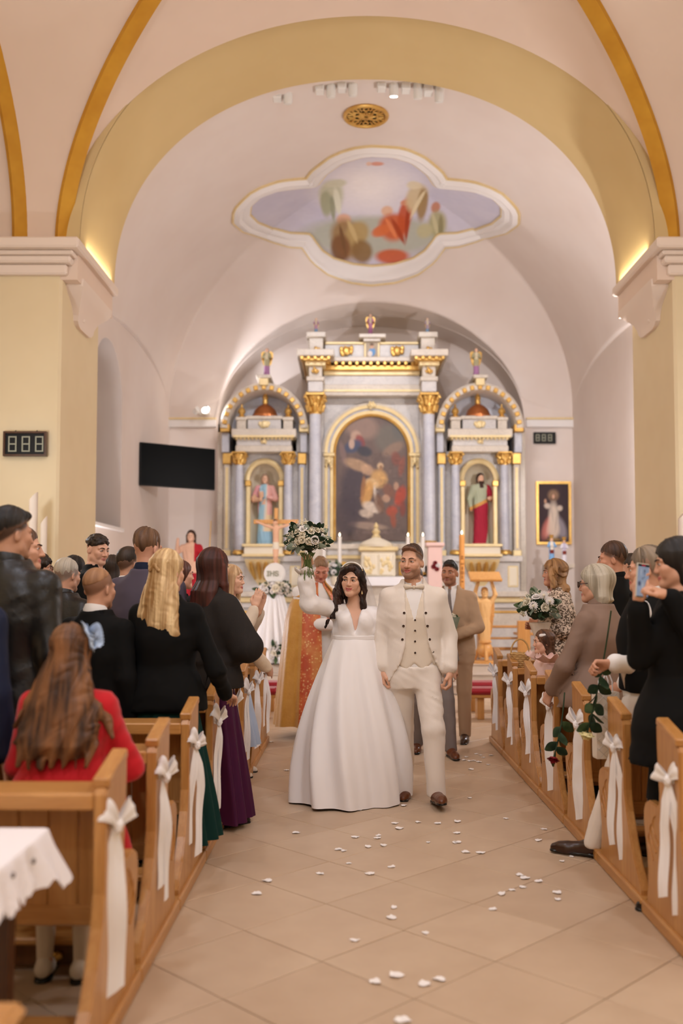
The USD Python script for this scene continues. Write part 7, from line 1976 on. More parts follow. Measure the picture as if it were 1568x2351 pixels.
coat(tm, 'shirt', hem=.53, puff=.004, name='shirt', to=1.0, amp=.002, step=.016, cuff=.006); coat(tm, 'tan_suit', hem=.47, puff=.022, name='jacket', to=.92, step=.015, opening=[(1.62, .075), (1.42, .060), (1.25, .022), (1.14, .004), (1.0, .004), (.9, .03), (.8, .06)])
collar(tm, 'shirt'); b_ = tm.B(1.35)
obj('necktie', sdf_mesh([U(rc(tm.B(1.49) + A(0, -.062, 1.487), tm.B(1.44) + A(0, -.088, 1.44), .014, .012), 0), U(rc(tm.B(1.44) + A(0, -.09, 1.44), tm.B(1.18) + A(0, -.135, 1.18), .014, .034), .006)], .008), 'grey_suit', tm.th, smooth=True)
for k in (-1, 1):
    obj('lapel', solid(surf(lambda a, b: (tm.lean[0] * .45 + k * (.012 + .062 * b + .045 * a * np.sin(PI * np.clip(b * .9, 0, 1)) + .0 * a), -.142 + .046 * b ** 1.5 + .012 * a, 1.14 + .32 * b), np.linspace(0, 1, 5), np.linspace(0, 1, 10)), .006 * k), 'tan_suit', tm.th, smooth=40)
ps_ = Thing('posy', 'small pale posy in grey-green wrapping held by the man in tan', 'bouquet', (.955, 9.20, 1.02)); obj('wrapping', loft([[(r * math.cos(t) * 1.15 - .05 * u, r * .7 * math.sin(t), z) for t in np.linspace(0, 2 * PI, 24, endpoint=False)] for u, z, r in ((0, -.06, .03), (.2, .02, .035), (.6, .12, .085), (1, .21, .125))], True), 'leaf_grey', ps_)
flowers(ps_, (-.05, 0, .20), .085, 8, 14, 22, (.02, .028), (.05, .018), ('cream_petal',), ('leaf_grey', 'leaf'), seed=33, squash=(1.3, .8, .5), hemi=.0, gr=.006)
gm = figure('man in grey trousers and brown shoes walking hidden behind the groom', .74, 8.80, 1.70, 0, lean=(-.20, 0), wide=.9, hshift=(-.01, 0, 0), skin=(206, 158, 130))
gm.ank = {'R': A(-.125, .18, .09), 'L': A(.155, -.14, .09)}; gm.knee = {'R': A(-.09, .02, .48), 'L': A(.13, -.1, .50)}
body(gm, step=.022, head_fine=.007, faced=True); short_hair(gm, ((60, 44, 34), (90, 66, 50)), step=.008); trousers(gm, 'grey_suit', step=.018, seed=9); coat(gm, 'grey_suit', hem=.49, step=.02, name='jacket'); shoes(gm, 'leather_brown', step=.009)

# ------------------------------------------------------------------ guests in the pews
def gx(px, y):
    return (px - VX) * y / F


def loc_of(p_xy, yaw, w):
    """World point in the coordinates of a figure standing at p_xy."""
    return tuple(rot(0, 0, -yaw) @ (np.asarray(w, float) - A(*p_xy, 0)))


def gh(py, y):
    return CAMZ + (VY - py) * y / F


def standing(p, tr='black_cloth', sh='leather_black'):
    trousers(p, tr, step=.026); shoes(p, sh, step=.013)


BROWN, DK, BLACKH, GREY, BLOND = ((70, 48, 34), (112, 80, 58)), ((34, 26, 22), (62, 48, 38)), ((18, 15, 14), (38, 32, 28)), ((150, 140, 126), (198, 188, 172)), ((176, 136, 84), (226, 190, 134))
HF = dict(step=.024, head_fine=.006, hand_fine=.007)
# left block ------------------------------------------------
p = figure('man in black leather jacket with short dark faded hair, standing far left', gx(22, 4.6), 4.6, gh(1170, 4.6), 2.75, head=(0, 0, -.30), skin=(196, 146, 118), wide=1.16, depth=1.1)
body(p, brow=(30, 22, 18), stub=(40, 30, 26, .8, .0), **HF); short_hair(p, BLACKH, lo=.034, slope=.45, vol=.012, disp=.006, seed=40, quiff=.006, step=.005); standing(p)
coat(p, 'leather', hem=.46, puff=.034, amp=.010, step=.016, seed=41); collar(p, 'leather', h=.05, r=.070, up=.10, name='jacket_collar', gap=.5)
p = figure('person in navy jacket cut off by the left edge of the picture', gx(-106, 3.95), 3.95, 1.74, 2.9, wide=1.05); body(p, **HF); short_hair(p, DK, step=.008); standing(p, 'navy_cloth'); coat(p, 'navy_cloth', hem=.45, puff=.03, step=.02)
p = figure('young man half hidden behind the man in the leather jacket', gx(50, 5.42), 5.42, 1.85, 1.75, skin=(212, 160, 132)); body(p, lips=(190, 110, 98), **HF); short_hair(p, BROWN, seed=44, step=.008); standing(p); coat(p, 'black_cloth', hem=.46, puff=.025, step=.02)
p = figure('dark curly-haired woman with glasses behind the leather jackets', gx(90, 7.885), 7.885, gh(1274, 7.885), 1.75, fem=1, skin=(206, 154, 126)); body(p, **HF); long_hair(p, DK, L=.18, vol=.016, disp=.020, freq=40, zf=22, step=.008, seed=45); standing(p); coat(p, 'black_cloth', hem=.46, puff=.02, step=.022)
R, t, s = p.headR, p.hc, p.hs
for k in (-1, 1):
    obj('glasses_rim', mesh_to(tube([(k * .032 + .023 * math.cos(a), -.098, .001 + .019 * math.sin(a)) for a in np.linspace(0, 2 * PI, 20)[:-1]], .0022, 5, True), R, t, s), 'leather_brown', p.th)
obj('glasses_bridge', mesh_to(tube([(-.009, -.099, .005), (.009, -.099, .005)], .002, 5), R, t, s), 'leather_brown', p.th)
p = figure('older balding man with short grey hair in dark leather jacket', gx(153, 7.06), 7.06, gh(1284, 7.06), 2.6, head=(.1, 0, 0), skin=(204, 152, 124), wide=1.1); body(p, stub=(170, 158, 146, .75, -.02), **HF); short_hair(p, GREY, vol=.002, lo=.0, slope=.75, disp=.005, hairline=.10, seed=46, fade=False)
standing(p); coat(p, 'leather', hem=.46, puff=.035, amp=.012, step=.018, seed=47); collar(p, 'leather', h=.04, r=.066, up=.10, name='jacket_collar', gap=.5)
p = figure('dark-haired woman almost hidden behind the older balding man', gx(172, 8.707), 8.707, gh(1277, 8.707), 2.7, fem=1); body(p, **HF); long_hair(p, BLACKH, L=.2, step=.008, seed=48); standing(p); coat(p, 'black_cloth', hem=.46, puff=.02, step=.024)
p = figure('young man with dark curly hair looking towards the aisle', gx(221, 7.885), 7.885, gh(1229, 7.885), 1.45, head=(.18, 0, -.45), skin=(222, 172, 146)); body(p, brow=(34, 24, 20), lips=(190, 116, 104), **dict(HF, head_fine=.005))
hair(p, [U(el((0, .014, .058), (.085, .098, .074)), 0), SUB(el((0, -.13, -.0), (.085, .075, .072)), .012), SUB(half((0, .6, 1), .012), .01)], DK, .006, lambda P: .026 * (meshkit.fbm(P * 46, 2, 5) - .5), seed=49); standing(p); coat(p, 'shirt', hem=.52, puff=.012, step=.02); coat(p, 'black_cloth', hem=.46, puff=.026, step=.02, opening=[(1.72, .06), (1.4, .03), (1.2, .004), (.9, .02), (.8, .05)])
p = figure('boy with very short cropped hair in black suit and white collar', gx(226, 5.42), 5.42, gh(1304, 5.42), 2.72, hs=.98, head=(0, 0, -.05), skin=(208, 156, 128), wide=1.12); body(p, stub=(132, 92, 66, .62, .0), **HF); hair(p, [U(el((0, .020, .040), (.074, .094, .081)), 0), SUB(el((0, -.115, .0), (.082, .075, .075)), .012), SUB(half((0, .5, 1), .07), .006)], ((140, 100, 70), (172, 128, 92)), .006, hair_disp(.002, 60, 9, 4), seed=50)
standing(p); coat(p, 'black_cloth', hem=.46, puff=.028, step=.016, amp=.006, seed=51); collar(p, 'shirt', h=.045, r=.064, up=.10)
p = figure('woman with dark bob standing behind the boy in the black suit', gx(259, 8.707), 8.707, gh(1276, 8.707), 2.9, fem=1); body(p, **HF); long_hair(p, DK, L=.19, step=.008, seed=52); standing(p); coat(p, 'black_cloth', hem=.46, puff=.02, step=.024)
p = figure('man in navy suit with white collar and faded dark hair', gx(297, 7.06), 7.06, gh(1259, 7.06), 2.75, head=(0, 0, -.3), skin=(196, 148, 122)); body(p, stub=(64, 50, 42, .7, .0), **HF); short_hair(p, DK, lo=.03, slope=.5, seed=53); standing(p, 'navy_cloth'); coat(p, 'navy_cloth', hem=.46, puff=.026, step=.018); collar(p, 'shirt', h=.05, r=.062, up=.10)
p = figure('tall brown-haired man in slate grey jacket behind the blonde woman', gx(338, 6.26), 6.26, gh(1220, 6.26), 2.85, head=(.05, 0, -.25), skin=(206, 152, 126), wide=1.1); body(p, **HF); short_hair(p, ((78, 54, 38), (126, 92, 66)), vol=.016, lo=-.02, slope=.55, disp=.012, fade=False, seed=54, freq=45); standing(p, 'slate_cloth'); coat(p, 'slate_cloth', hem=.46, puff=.028, step=.018, seed=55); collar(p, 'navy_cloth', h=.05, r=.064, up=.10, name='jacket_collar')
p = figure('red-brown haired guest barely visible behind the blonde woman', gx(414, 7.885), 7.885, gh(1288, 7.885), 2.0, fem=1, skin=(214, 164, 140)); body(p, **HF); long_hair(p, ((70, 36, 26), (106, 60, 42)), L=.2, step=.008, seed=56); standing(p); coat(p, 'black_cloth', hem=.46, puff=.02, step=.024)
# blonde woman with half-up hair
p = figure('blonde woman with half-up hair in black jacket and green skirt', gx(385, 5.42), 5.42, gh(1266, 5.42), 2.9, fem=1, head=(.05, 0, -.25), skin=(220, 170, 142), wide=1.10, depth=1.08, arms=dict(R=dict(elbow=(-.30, .0, 1.06), wrist=(-.26, -.24, .90), hand=dict(d=(.0, -1, -.25), n=(.3, .2, -1), curl=.5))))
body(p, hands='R', **HF)
BL = ((158, 118, 72), (238, 208, 158))
hair(p, [U(el((0, .022, .044), (.086, .106, .092)), 0), U(sec([(.06, 0, .03, .082, .09), (-.03, 0, .05, .088, .082), (-.12, 0, .075, .105, .066), (-.22, 0, .092, .125, .052), (-.31, 0, .10, .135, .042), (-.375, 0, .10, .125, .028)], 2.1), .03), FACE_W,
         U(rc((-.085, .06, -.10), (-.145, .08, -.36), .03, .016), .02), U(rc((.085, .06, -.10), (.15, .07, -.33), .03, .016), .02)], BL, .006, hair_disp(.008, 84, 3, 7, .3), seed=7, freq=80, zf=3.5)
hair(p, [U(rc((-.06, .085, .050), (.0, .125, .028), .016, .012), 0), U(rc((.06, .085, .055), (.0, .125, .028), .016, .012), .006), U(rc((0, .122, .03), (.03, .128, .0), .016, .012), .006), U(rc((0, .122, .03), (-.028, .128, .0), .015, .010), .006)], BL, .005, hair_disp(.004, 60, 8, 3), name='hair_twist')
coat(p, 'black_cloth', hem=.485, puff=.022, amp=.008, step=.015, flare=.025, seed=58); skirt(p, 'green_cloth', .13, .50 * p.H + .08, (.30, .27), (.165, .13), 13, .026, 59); shoes(p, 'leather_black', step=.013)
# cape woman
p = figure('woman with long dark reddish hair in charcoal cape and plum skirt', gx(490, 6.22), 6.22, gh(1262, 6.22), 2.35, fem=1, head=(0, 0, .10), skin=(214, 164, 138), wide=1.05,
           arms=dict(L=dict(elbow=(.27, -.10, 1.14), wrist=(.24, -.26, .98)), R=dict(elbow=(-.30, -.06, 1.14), wrist=(-.22, -.26, 1.0))))
body(p, **HF); long_hair(p, ((46, 22, 18), (92, 44, 34)), L=.38, wtop=.092, wbot=.125, back=.09, thick=.05, vol=.014, disp=.009, seed=60, locks=[([A(.075, .0, 0), A(.095, .0, -.12), A(.11, -.01, -.28)], .035, .016), ([A(-.075, .0, 0), A(-.095, .0, -.12), A(-.11, -.01, -.28)], .035, .016)])
T = torso_rows(p, .03, hem=.52 * p.H, flare=.05)
o = [U(sec(T), 0)]
for q in 'RL':
    o += [U(rc(p.sh[q], p.arm[q]['elbow'] * A(.92, 1, 1), .075, .105), .06)]
o += [SUB(half((0, 0, 1), .585 * p.H), .02), SUB(rc(p.B(p.zS) + A(0, .0, p.zS + .10), p.B(p.zS) + A(0, -.01, p.zS + .2), .06, .08), .006)]
o += [U(sec(torso_rows(p, .022, hem=.50 * p.H, flare=.03)), .01)]
obj('cape', sdf_mesh(o, .015, disp=folds(.012, 61, 10, 3), relax=2), 'charcoal_wool', p.th, smooth=True)
coat(p, 'cream_knit', hem=.55, puff=.012, name='jumper', step=.018, to=1.0); collar(p, 'slate_cloth', h=.05, r=.068, up=.10, name='cape_collar', gap=.4)
skirt(p, 'plum', .04, .5 * p.H + .08, (.29, .25), (.15, .12), 12, .028, 62, (.05, 0), (-.03, .01)); shoes(p, 'leather_black', step=.013)
# blonde clapping
p = figure('blonde woman in profile clapping her hands, cream cardigan over light blue dress', gx(531, 7.85), 7.85, gh(1298, 7.85), 1.50, fem=1, head=(.02, 0, -.12), skin=(226, 178, 150),
           arms=dict(R=dict(elbow=(-.20, -.12, 1.10), wrist=(-.05, -.20, 1.33), hand=dict(d=(.15, -.25, 1), n=(1, .2, 0), curl=.15)), L=dict(elbow=(.24, -.08, 1.08), wrist=(.05, -.22, 1.31), hand=dict(d=(-.15, -.3, 1), n=(-1, .2, 0), curl=.15))))
body(p, hands='RL', smile=.4, brow=(96, 70, 50), **dict(HF, head_fine=.005)); long_hair(p, ((168, 130, 92), (226, 196, 156)), L=.33, wtop=.084, wbot=.098, vol=.006, disp=.006, seed=63, locks=[([A(-.075, -.02, .03), A(-.088, -.02, -.12), A(-.09, -.02, -.28)], .03, .02), ([A(.075, -.02, .03), A(.088, -.02, -.12), A(.09, -.02, -.28)], .03, .02)])
coat(p, 'baby_blue', hem=.50, puff=.010, name='dress_top', to=.5, step=.018); skirt(p, 'baby_blue', .25, .52 * p.H + .06, (.27, .25), (.14, .11), 11, .02, 64); coat(p, 'cream_knit', hem=.56, puff=.026, name='cardigan', to=.97, step=.016, amp=.006, cuff=.01, opening=[(1.6, .07), (1.3, .06), (1.0, .09), (.9, .14)]); shoes(p, 'cream_shoe', step=.013)
# girl in red
p = figure('girl with long wavy brown hair and blue flower in red jacket, seen from behind', gx(163, 3.82), 3.82, gh(1440, 3.82), 3.05, fem=1, hs=.86, skin=(222, 170, 146), wide=1.22, depth=1.15, head=(.12, 0, .05),
           arms=dict(R=dict(elbow=(-.235, -.06, .80), wrist=(-.15, -.26, .80)), L=dict(elbow=(.235, -.06, .80), wrist=(.15, -.26, .80))))
body(p, legs=True, child=1, **dict(HF, step=.018)); 
hair(p, [U(el((0, .02, .040), (.088, .106, .096)), 0), U(sec([(.05, 0, .02, .080, .09), (-.03, 0, .04, .092, .088), (-.12, .01, .06, .120, .078), (-.22, .01, .085, .150, .066), (-.33, .012, .10, .178, .058), (-.42, .012, .11, .175, .052), (-.475, .012, .11, .155, .034)], 2.2), .03), FACE_W,
         U(rc((-.10, .07, -.20), (-.20, .05, -.30), .03, .018), .02), U(rc((-.20, .05, -.30), (-.235, .07, -.38), .016, .008), .01), U(rc((.10, .05, -.12), (.185, .06, -.22), .022, .012), .02), U(rc((.185, .06, -.22), (.19, .09, -.29), .010, .005), .01)] +
     [U(rc((x, .125, -.38), (x + .012 * ((i % 3) - 1), .135, -.50 - .012 * (i % 2)), .026, .010), .012) for i, x in enumerate(np.linspace(-.13, .15, 9))], ((54, 34, 24), (132, 88, 54)), .006, hair_disp(.013, 48, 4.5, 9, .5), seed=66, freq=52)
coat(p, 'red_cloth', hem=.50, puff=.024, amp=.008, step=.012, flare=.05, seed=67, cuff=.002); skirt(p, 'red_cloth', .36 * p.H, .56 * p.H, (.23, .19), (.16, .125), 9, .02, 68, name='dress_skirt')
for q in 'RL':
    obj('stocking', sdf_mesh([U(rc(p.knee[q], p.ank[q] + (p.knee[q] - p.ank[q]) * .65 + A(0, .012, 0), .050 * p.s, .055 * p.s), 0), U(rc(p.ank[q] + (p.knee[q] - p.ank[q]) * .65 + A(0, .012, 0), p.ank[q] + A(0, 0, -.02), .055 * p.s, .037 * p.s), .02)], .010), 'cream_knit', p.th, smooth=True)
shoes(p, 'cream_shoe', L=.27, step=.009)
for q in 'RL':
    a = p.ank[q]; obj('shoe_bow', join(*[blob((a[0] + k * .022, a[1] - .06, .062), (.024, .016, .018), 2, .3, 3) for k in (-1, 1)], blob((a[0], a[1] - .065, .064), (.010,) * 3, 1)), 'gold', p.th)
ps = []
ctr = A(-.072, .0, .055) if False else A(.0, 0, 0)
fth = obj('hair_flower', mesh_to(join(*[aim(move(rose_mesh(.052, 5, 4), s=1.0), (-.086, -.015, .080), (-1, -.35, .45))]), p.headR, p.hc, p.hs), 'blue_petal', p.th, smooth=50)
for k in range(22):
    a = 2 * PI * k / 22; d = A(-.35, math.cos(a), math.sin(a)); obj('flower_petal', solid(mesh_to(aim(leaf_mesh(.050, .018, .5), A(-.086, -.012, .076) + d * .016, d + A(-.3, -.15, .1)), p.headR, p.hc, p.hs), .001), 'blue_petal', p.th, smooth=50)

# right block -----------------------------------------------
W7 = (gx(1556, 4.6), 4.6)
p = figure('woman in black coat at the right edge filming with a phone', gx(1556, 4.6), 4.6, gh(1238, 4.6), -2.20, fem=1, head=(.12, 0, .42), skin=(212, 160, 132), wide=1.12, depth=1.1,
           arms=dict(L=dict(elbow=loc_of(W7, -2.2, at(1468, 1512, 4.50)), wrist=loc_of(W7, -2.2, at(1466, 1396, 4.40)), hand=dict(d=rot(0, 0, 2.2) @ A(-.05, -.05, 1), n=rot(0, 0, 2.2) @ A(1, .25, 0), curl=.45, thumb=.5)), R=dict(elbow=loc_of(W7, -2.2, at(1600, 1470, 4.36)), wrist=loc_of(W7, -2.2, at(1540, 1372, 4.38)), hand=dict(d=rot(0, 0, 2.2) @ A(-.9, -.05, .42), n=rot(0, 0, 2.2) @ A(-.3, .3, -1), curl=.55, thumb=.2))))
body(p, hands='RL', smile=.4, brow=(30, 22, 18), legs=True, **dict(HF, head_fine=.005, hand_fine=.005)); long_hair(p, BLACKH, L=.30, vol=.012, disp=.008, seed=70, step=.008, wbot=.08, thick=.05)
coat(p, 'black_cloth', hem=.40, puff=.028, flare=.06, amp=.008, step=.015, seed=71, to=.96, cuff=.008); skirt(p, 'black_cloth', .29 * p.H, .5 * p.H, (.20, .17), (.18, .14), 6, .01, 72); shoes(p, 'leather_black', L=.25, step=.012)
c = A(-.10, -.43, 1.555); th_ = p.th; yaw_ = -2.20; q = rot(0, 0, yaw_) @ c + A(gx(1556, 4.6), 4.6, 0)
ph = Thing('phone', 'smartphone with lit screen held up by the woman in black coat', 'phone', at(1474, 1333, 4.36), .52 + 0.0)
obj('phone_body', move(bx(-.039, .039, -.005, .005, -.078, .078, .004), rx=.0, ry=.10), 'grey_metal', ph, smooth=False)


def phone_pic(u, v):
    C = np.tile(rgb(196, 204, 226), (len(u), 1)).astype(float); n = bignoise(u, v, 6, 1)[:, None]; C = C * (.75 + .5 * n)
    for cu, cv, ru, rv, col in ((.5, .28, .12, .22, (240, 240, 246)), (.58, .36, .07, .16, (214, 210, 214)), (.46, .56, .04, .05, (60, 50, 60)), (.6, .60, .04, .04, (50, 44, 52)), (.2, .40, .16, .10, (80, 76, 104)), (.84, .40, .14, .12, (86, 78, 110)), (.5, .10, .4, .10, (206, 200, 206)), (.3, .75, .06, .15, (240, 240, 250)), (.6, .76, .10, .12, (150, 156, 180)), (.62, .80, .05, .04, (30, 34, 40))):
        C = stroke(C, u, v, cu, cv, ru, rv, col, 0, .5, .85)
    C[(v > .93) | (v < .02)] = rgb(12, 12, 16); C[(v > .945) & (np.abs(u - .5) < .16) & (v < .985)] = rgb(250, 60, 80); return C


us, vs = np.linspace(0, 1, 40), np.linspace(0, 1, 80); uu, vv2 = np.meshgrid(us, vs, indexing='ij')
obj('screen', move(surf(lambda a, b: (-.036 + .072 * a, np.full_like(a, -.0056), -.074 + .148 * b), us, vs), ry=.10), 'lit_screen', ph, color=phone_pic(uu.ravel(), vv2.ravel()))
# man with white sleeves, waistcoat and long rose
W5 = (gx(1486, 5.40), 5.40)
p = figure('grey-haired man in white shirt, black waistcoat and bow tie holding a white rose', gx(1486, 5.40), 5.40, gh(1261, 5.40), -2.15, head=(.05, 0, .25), skin=(206, 152, 124), wide=1.16, depth=1.15,
           arms=dict(L=dict(elbow=loc_of(W5, -2.15, at(1478, 1528, 5.30)), wrist=loc_of(W5, -2.15, at(1412, 1524, 5.22)), hand=dict(d=rot(0, 0, 2.15) @ A(-1, -.1, .0), n=rot(0, 0, 2.15) @ A(0, -.6, -.8), curl=.9, thumb=.7)), R=dict(elbow=(-.25, .0, 1.10), wrist=(-.2, -.2, .95))), legs=dict(L=dict(ank=(.10, -.30, .095), knee=(.10, -.16, .50))))
body(p, hands='L', stub=(120, 104, 88, .6, -.02), brow=(80, 66, 54), smile=.2, **dict(HF, hand_fine=.0055)); short_hair(p, ((92, 78, 64), (146, 128, 108)), vol=.010, lo=-.005, slope=.6, disp=.014, fade=False, seed=74, freq=40)
trousers(p, 'linen', step=.02); shoes(p, 'leather_dark', L=.30, step=.009); coat(p, 'shirt', hem=.52, puff=.008, name='shirt', to=.98, amp=.006, step=.015, cuff=.012); coat(p, 'black_cloth', hem=.545, puff=.034, name='waistcoat', sides='', neck=.04, step=.015); collar(p, 'shirt', h=.045, r=.064, up=.10); bow_tie(p, p.zS + .10, -.075, mat='black_cloth')


def rose_stem(name, label, top, bot, rose, nl, seed, rr=.032):
    top, bot = np.asarray(top, float), np.asarray(bot, float); L = np.linalg.norm(bot - top); t = Thing(name, label, 'rose', top)
    g = np.random.default_rng(seed); u = np.linspace(0, 1, 14)[:, None]; P = (bot - top) * u + A(.012, 0, 0) * np.sin(u * PI)
    obj('stem', tube(P, .0045, 7), 'leaf_dark', t)
    d = (bot - top) / L; obj('bloom', aim(move(rose_mesh(1, seed, 3), s=rr), P[-1] + d * rr * .3, d), rose, t, smooth=50); obj('sepals', join(*[aim(leaf_mesh(.03, .008, .4), P[-1] - d * .006, d + .9 * A(math.cos(a), math.sin(a), 0)) for a in np.linspace(0, 6.28, 6)[:-1]]), 'leaf_dark', t)
    for k in range(nl):
        q = P[6 + (k * 7) // nl]; a = k * 2.4; obj('leaf', solid(aim(leaf_mesh(.085 * g.uniform(.7, 1.2), .030, .3), q, A(math.cos(a) * .8, .4 * math.sin(a), -.6)), .001), 'leaf' if k % 3 == 0 else 'leaf_dark', t, smooth=50)
    return t


rose_stem('cut_rose', 'long-stemmed white rose hanging head down from the hand of the white-sleeved man', at(1403, 1402, 5.20), at(1348, 1682, 5.27), 'yellow_rose', 14, 3, .040)
rose_stem('cut_rose', 'long-stemmed red rose hanging head down before a white bow', at(1296, 1590, 5.95), at(1271, 1740, 5.80), 'red_rose', 7, 4, .034)
q = at(1392, 1740, 5.46); gb = Thing('gift_bag', 'white quilted paper gift bag hanging behind the pew, held by the white-sleeved man', 'bag', (q[0] + .0, 5.46, q[2]), .12); hb_ = at(1392, 1588, 5.46)[2] - q[2]
obj('bag_body', loft([[(a * .068 * k, b * .035 * k, z) for a, b in ((-1, -1), (1, -1), (1, 1), (-1, 1))] for z, k in ((0, .96), (.01, 1), (hb_ * .5, 1.02), (hb_, 1.0))]), 'cream_shoe', gb, smooth=False)
for k in range(9):
    z0 = -.06 + k * hb_ / 7
    for s in (-1, 1):
        a, b = (z0, z0 + .12); za, zb_ = np.clip([a, b], .005, hb_ - .005)
        if zb_ - za > .02:
            xa, xb = [-.066 + .132 * (z - a) / (b - a) for z in (za, zb_)]; obj('quilt_line', tube([(s * xa, -.0365, za), (s * xb, -.0365, zb_)], .0012, 4), 'grey_metal', gb)
for y in (-.03, .03):
    obj('bag_handle', tube([(-.03, y, hb_ - .01), (-.028, y, hb_ + .06), (-.01, y, hb_ + .105), (.01, y, hb_ + .105), (.028, y, hb_ + .06), (.03, y, hb_ - .01)], .004, 6), 'satin_ribbon', gb)
# grey bob
p = figure('woman with grey bob and dark glasses in taupe jacket', gx(1368, 6.24), 6.24, gh(1301, 6.24), -2.25, fem=1, head=(.05, 0, .30), skin=(206, 156, 130), wide=1.30, depth=1.25, arms=dict(L=dict(elbow=(.27, -.10, 1.02), wrist=(.16, -.24, .86), hand=dict(d=(-.1, -.45, -.8), n=(-.9, .2, 0), curl=.9)), R=dict(elbow=(-.26, .02, 1.05))))
body(p, hands='L', brow=(120, 110, 100), **HF); long_hair(p, ((150, 140, 122), (214, 204, 186)), L=.135, wtop=.096, wbot=.088, back=.06, thick=.06, vol=.020, disp=.008, seed=76)
coat(p, 'taupe', hem=.455, puff=.034, amp=.010, flare=.05, step=.014, seed=77, cuff=.006); collar(p, 'taupe', h=.05, r=.070, up=.10, name='jacket_collar', gap=.5); standing(p)
R, t, s = p.headR, p.hc, p.hs
for k in (-1, 1):
    obj('glasses_rim', mesh_to(tube([(k * .034 + .024 * math.cos(a), -.103, .001 + .020 * math.sin(a)) for a in np.linspace(0, 2 * PI, 20)[:-1]], .0030, 5, True), R, t, s), 'leather_dark', p.th); obj('glasses_arm', mesh_to(tube([(k * .058, -.10, .006), (k * .078, -.02, .008), (k * .08, .02, .004)], .0028, 5), R, t, s), 'leather_dark', p.th)
p = figure('man with dark faded hair in dark jacket behind the grey-haired woman', gx(1408, 7.06), 7.06, gh(1248, 7.06), -2.25, head=(.05, 0, .35), skin=(196, 140, 112)); body(p, stub=(70, 48, 36, .75, .0), **HF); short_hair(p, ((48, 32, 24), (84, 56, 40)), lo=.02, slope=.5, vol=.010, seed=78, disp=.008); standing(p); coat(p, 'black_cloth', hem=.46, puff=.026, step=.018); collar(p, 'black_cloth', h=.045, r=.064, up=.10, name='jacket_collar')
p = figure('dark-haired man glimpsed between two men on the right', gx(1449, 7.9), 7.9, gh(1274, 7.9), -1.9, skin=(196, 144, 116)); body(p, **HF); short_hair(p, DK, step=.008, seed=79); standing(p); coat(p, 'black_cloth', hem=.46, puff=.025, step=.022)
# woman with the patterned jacket
p = figure('laughing woman with wavy light brown hair in animal-print jacket over pink dress', gx(1274, 8.707), 8.707, gh(1287, 8.707), -1.62, fem=1, head=(-.02, 0, .05), skin=(202, 144, 114), wide=1.15, depth=1.2, arms=dict(L=dict(elbow=(.25, .04, 1.12), wrist=(.10, -.15, 1.17), hand=dict(d=(-.6, -.6, .2), n=(-.6, .5, 0), curl=.6)), R=dict(elbow=(-.25, .02, 1.12), wrist=(-.12, -.16, 1.15))))
body(p, hands='L', smile=.9, open_=.008, teeth=True, brow=(90, 66, 48), **dict(HF, head_fine=.005)); long_hair(p, ((112, 78, 48), (186, 140, 92)), L=.21, wtop=.096, wbot=.10, vol=.018, disp=.016, freq=40, zf=6, seed=80, wave=.8, locks=[([A(.07, -.05, .07), A(.09, -.035, -.02), A(.088, -.01, -.12)], .024, .03), ([A(-.07, -.05, .07), A(-.09, -.035, -.02), A(-.088, -.01, -.12)], .024, .03), ([A(.05, .1, -.15), A(.06, .13, -.24)], .05, .02)])
skirt(p, 'pink_tulle', .2, .55 * p.H, (.28, .26), (.17, .15), 11, .02, 81, name='dress_skirt'); coat(p, 'pink_tulle', hem=.5, puff=.010, name='dress_top', to=.4, step=.02); coat(p, 'animal_print', hem=.44, puff=.028, flare=.03, step=.016, to=.85, cuff=.02, amp=.008, opening=[(1.6, .07), (1.3, .08), (.7, .12)]); shoes(p, 'cream_shoe', step=.013)
q = at(1236, 1398, 8.35); fd = Thing('bouquet', 'bouquet of white gerberas and gypsophila held by the laughing woman', 'bouquet', q); flowers(fd, (0, 0, 0), .15, 8, 44, 50, (.030, .040), (.085, .026), ('white_petal', 'cream_petal'), ('leaf_dark', 'leaf', 'leaf_grey'), seed=82, squash=(1.0, .8, .85), hemi=-.3, gr=.006)
for k, (dx, dz) in enumerate(((-.07, .03), (.07, .07), (.02, .12))):
    for j in range(14):
        a = 2 * PI * j / 14; obj('gerbera_petal', solid(aim(leaf_mesh(.042, .009, .1), (dx, -.135, dz), (math.cos(a), -.25, math.sin(a))), .001), 'white_petal', fd, smooth=50)
    obj('gerbera_eye', blob((dx, -.142, dz), (.012, .008, .012), 2), 'cream_petal', fd)
obj('wrapping', loft([[(r * math.cos(t) + .02, r * .8 * math.sin(t) + .03, z) for t in np.linspace(0, 2 * PI, 20, endpoint=False)] for z, r in ((-.42, .03), (-.25, .05), (-.12, .10))]), 'cream_knit', fd)
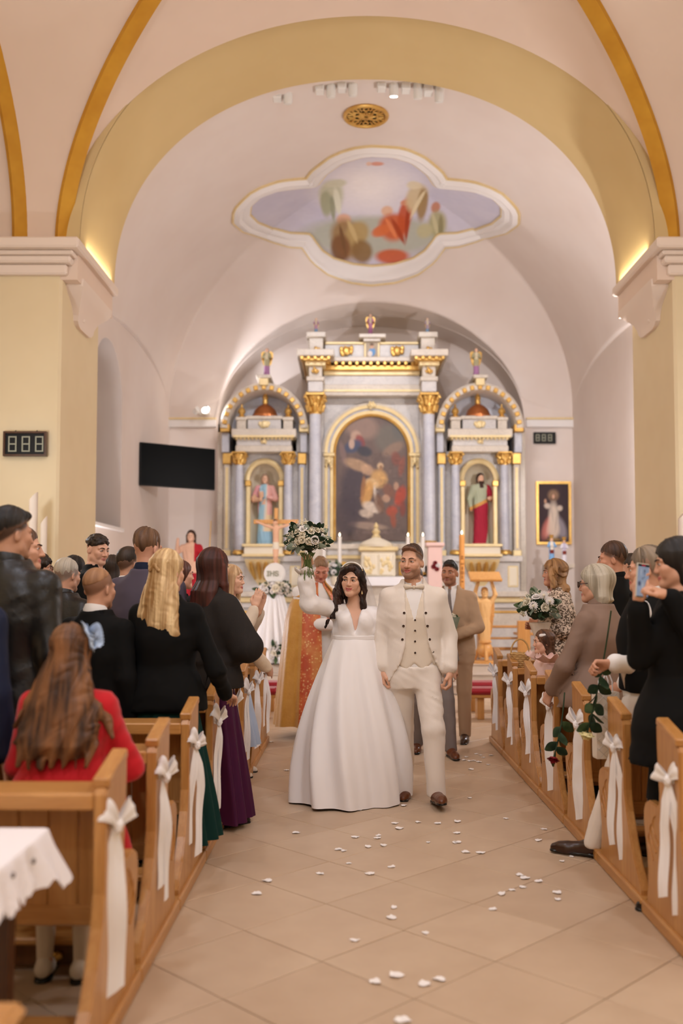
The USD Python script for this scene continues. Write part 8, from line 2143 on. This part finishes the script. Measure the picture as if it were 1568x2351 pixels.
# little girl
p = figure('little girl in pink tulle dress with white flower in her brown hair', gx(1247, 7.86), 7.86, gh(1447, 7.80), -1.55, fem=1, hs=.80, skin=(224, 174, 146), wide=1.25, depth=1.2, head=(.05, 0, .05)); body(p, legs=True, child=1, smile=.1, cheek=.5, brow=(100, 74, 54), **dict(HF, step=.018, head_fine=.005))
long_hair(p, ((66, 42, 28), (124, 84, 56)), L=.22, wtop=.088, wbot=.085, vol=.010, disp=.014, freq=42, seed=84, wave=1.0, face=SUB(el((0, -.108, -.02), (.074, .084, .10)), .012)); coat(p, 'pink_tulle', hem=.55, puff=.018, name='dress_top', to=.1, step=.014)
T_ = p.zS + .0
for k, q in enumerate('RL'):
    s0 = p.sh[q]; t = np.linspace(0, 2 * PI, 60, endpoint=False); rg = [np.column_stack([s0[0] + (1 if q == 'L' else -1) * (.01 + .05 * u) + r * np.cos(t) * .7, s0[1] + r * np.sin(t) * (1 + .12 * np.sin(9 * t) * u), s0[2] + .02 + r * .55 * np.cos(t + (0 if q == 'L' else PI)) * 0 + u * .06 + .02 * np.sin(7 * t) * u]) for u, r in ((0, .05), (.4, .085), (.8, .115), (1, .12))]
    obj('tulle_sleeve', solid(loft(rg if True else rg[::-1], False), .003), 'pink_tulle', p.th, smooth=60)
skirt(p, 'pink_tulle', .36, .60 * p.H, (.20, .17), (.12, .11), 15, .02, 85, name='tulle_skirt', power=.7); shoes(p, 'cream_shoe', L=.24, step=.012)
obj('hair_bow', join(*[mesh_to(blob((.075, -.02 + .018 * k, .07), (.012, .02, .016), 2, .4, 2 + k), p.headR, p.hc, p.hs) for k in (-1, 0, 1)]), 'white_petal', p.th); obj('sash_bow', join(*[tube([(k * .0, .11, .60 * p.H), (k * .06, .14, .60 * p.H + .02), (k * .07, .14, .60 * p.H - .06), (k * .02, .12, .6 * p.H - .01)], [.012, .02, .018, .01], 8, flat=.4) for k in (-1, 1)]), 'satin_ribbon', p.th)
bk = Thing('wicker_basket', 'small wicker basket on the pew ledge before the little girl', 'basket', (gx(1192, 8.30), 8.30, .828))
for k in range(7):
    z = .008 + k * .018; r = .055 + .004 * k; obj('weave_ring', tube([(r * math.cos(a), r * math.sin(a), z + .004 * math.sin(10 * a + k * PI)) for a in np.linspace(0, 2 * PI, 40)[:-1]], .0095, 6, True), 'wicker', bk)
obj('basket_base', lathe([(0, 0), (.055, 0), (.055, .012), (0, .012)], 20), 'wicker', bk); obj('basket_handle', tube([(.078 * math.cos(a), 0, .12 + .12 * math.sin(a)) for a in np.linspace(0, PI, 16)], .007, 6), 'wicker', bk)
bo = Thing('prayer_book', 'grey covered prayer book lying on the ledge beside the blonde woman', 'book', (gx(462, 5.78), 5.80, .826), .25); obj('cover', bx(-.08, .08, -.06, .06, 0, .03, .004), 'slate_cloth', bo, smooth=False); obj('pages', bx(-.076, .082, -.056, .056, .005, .025, .001), 'ivory', bo, smooth=False)
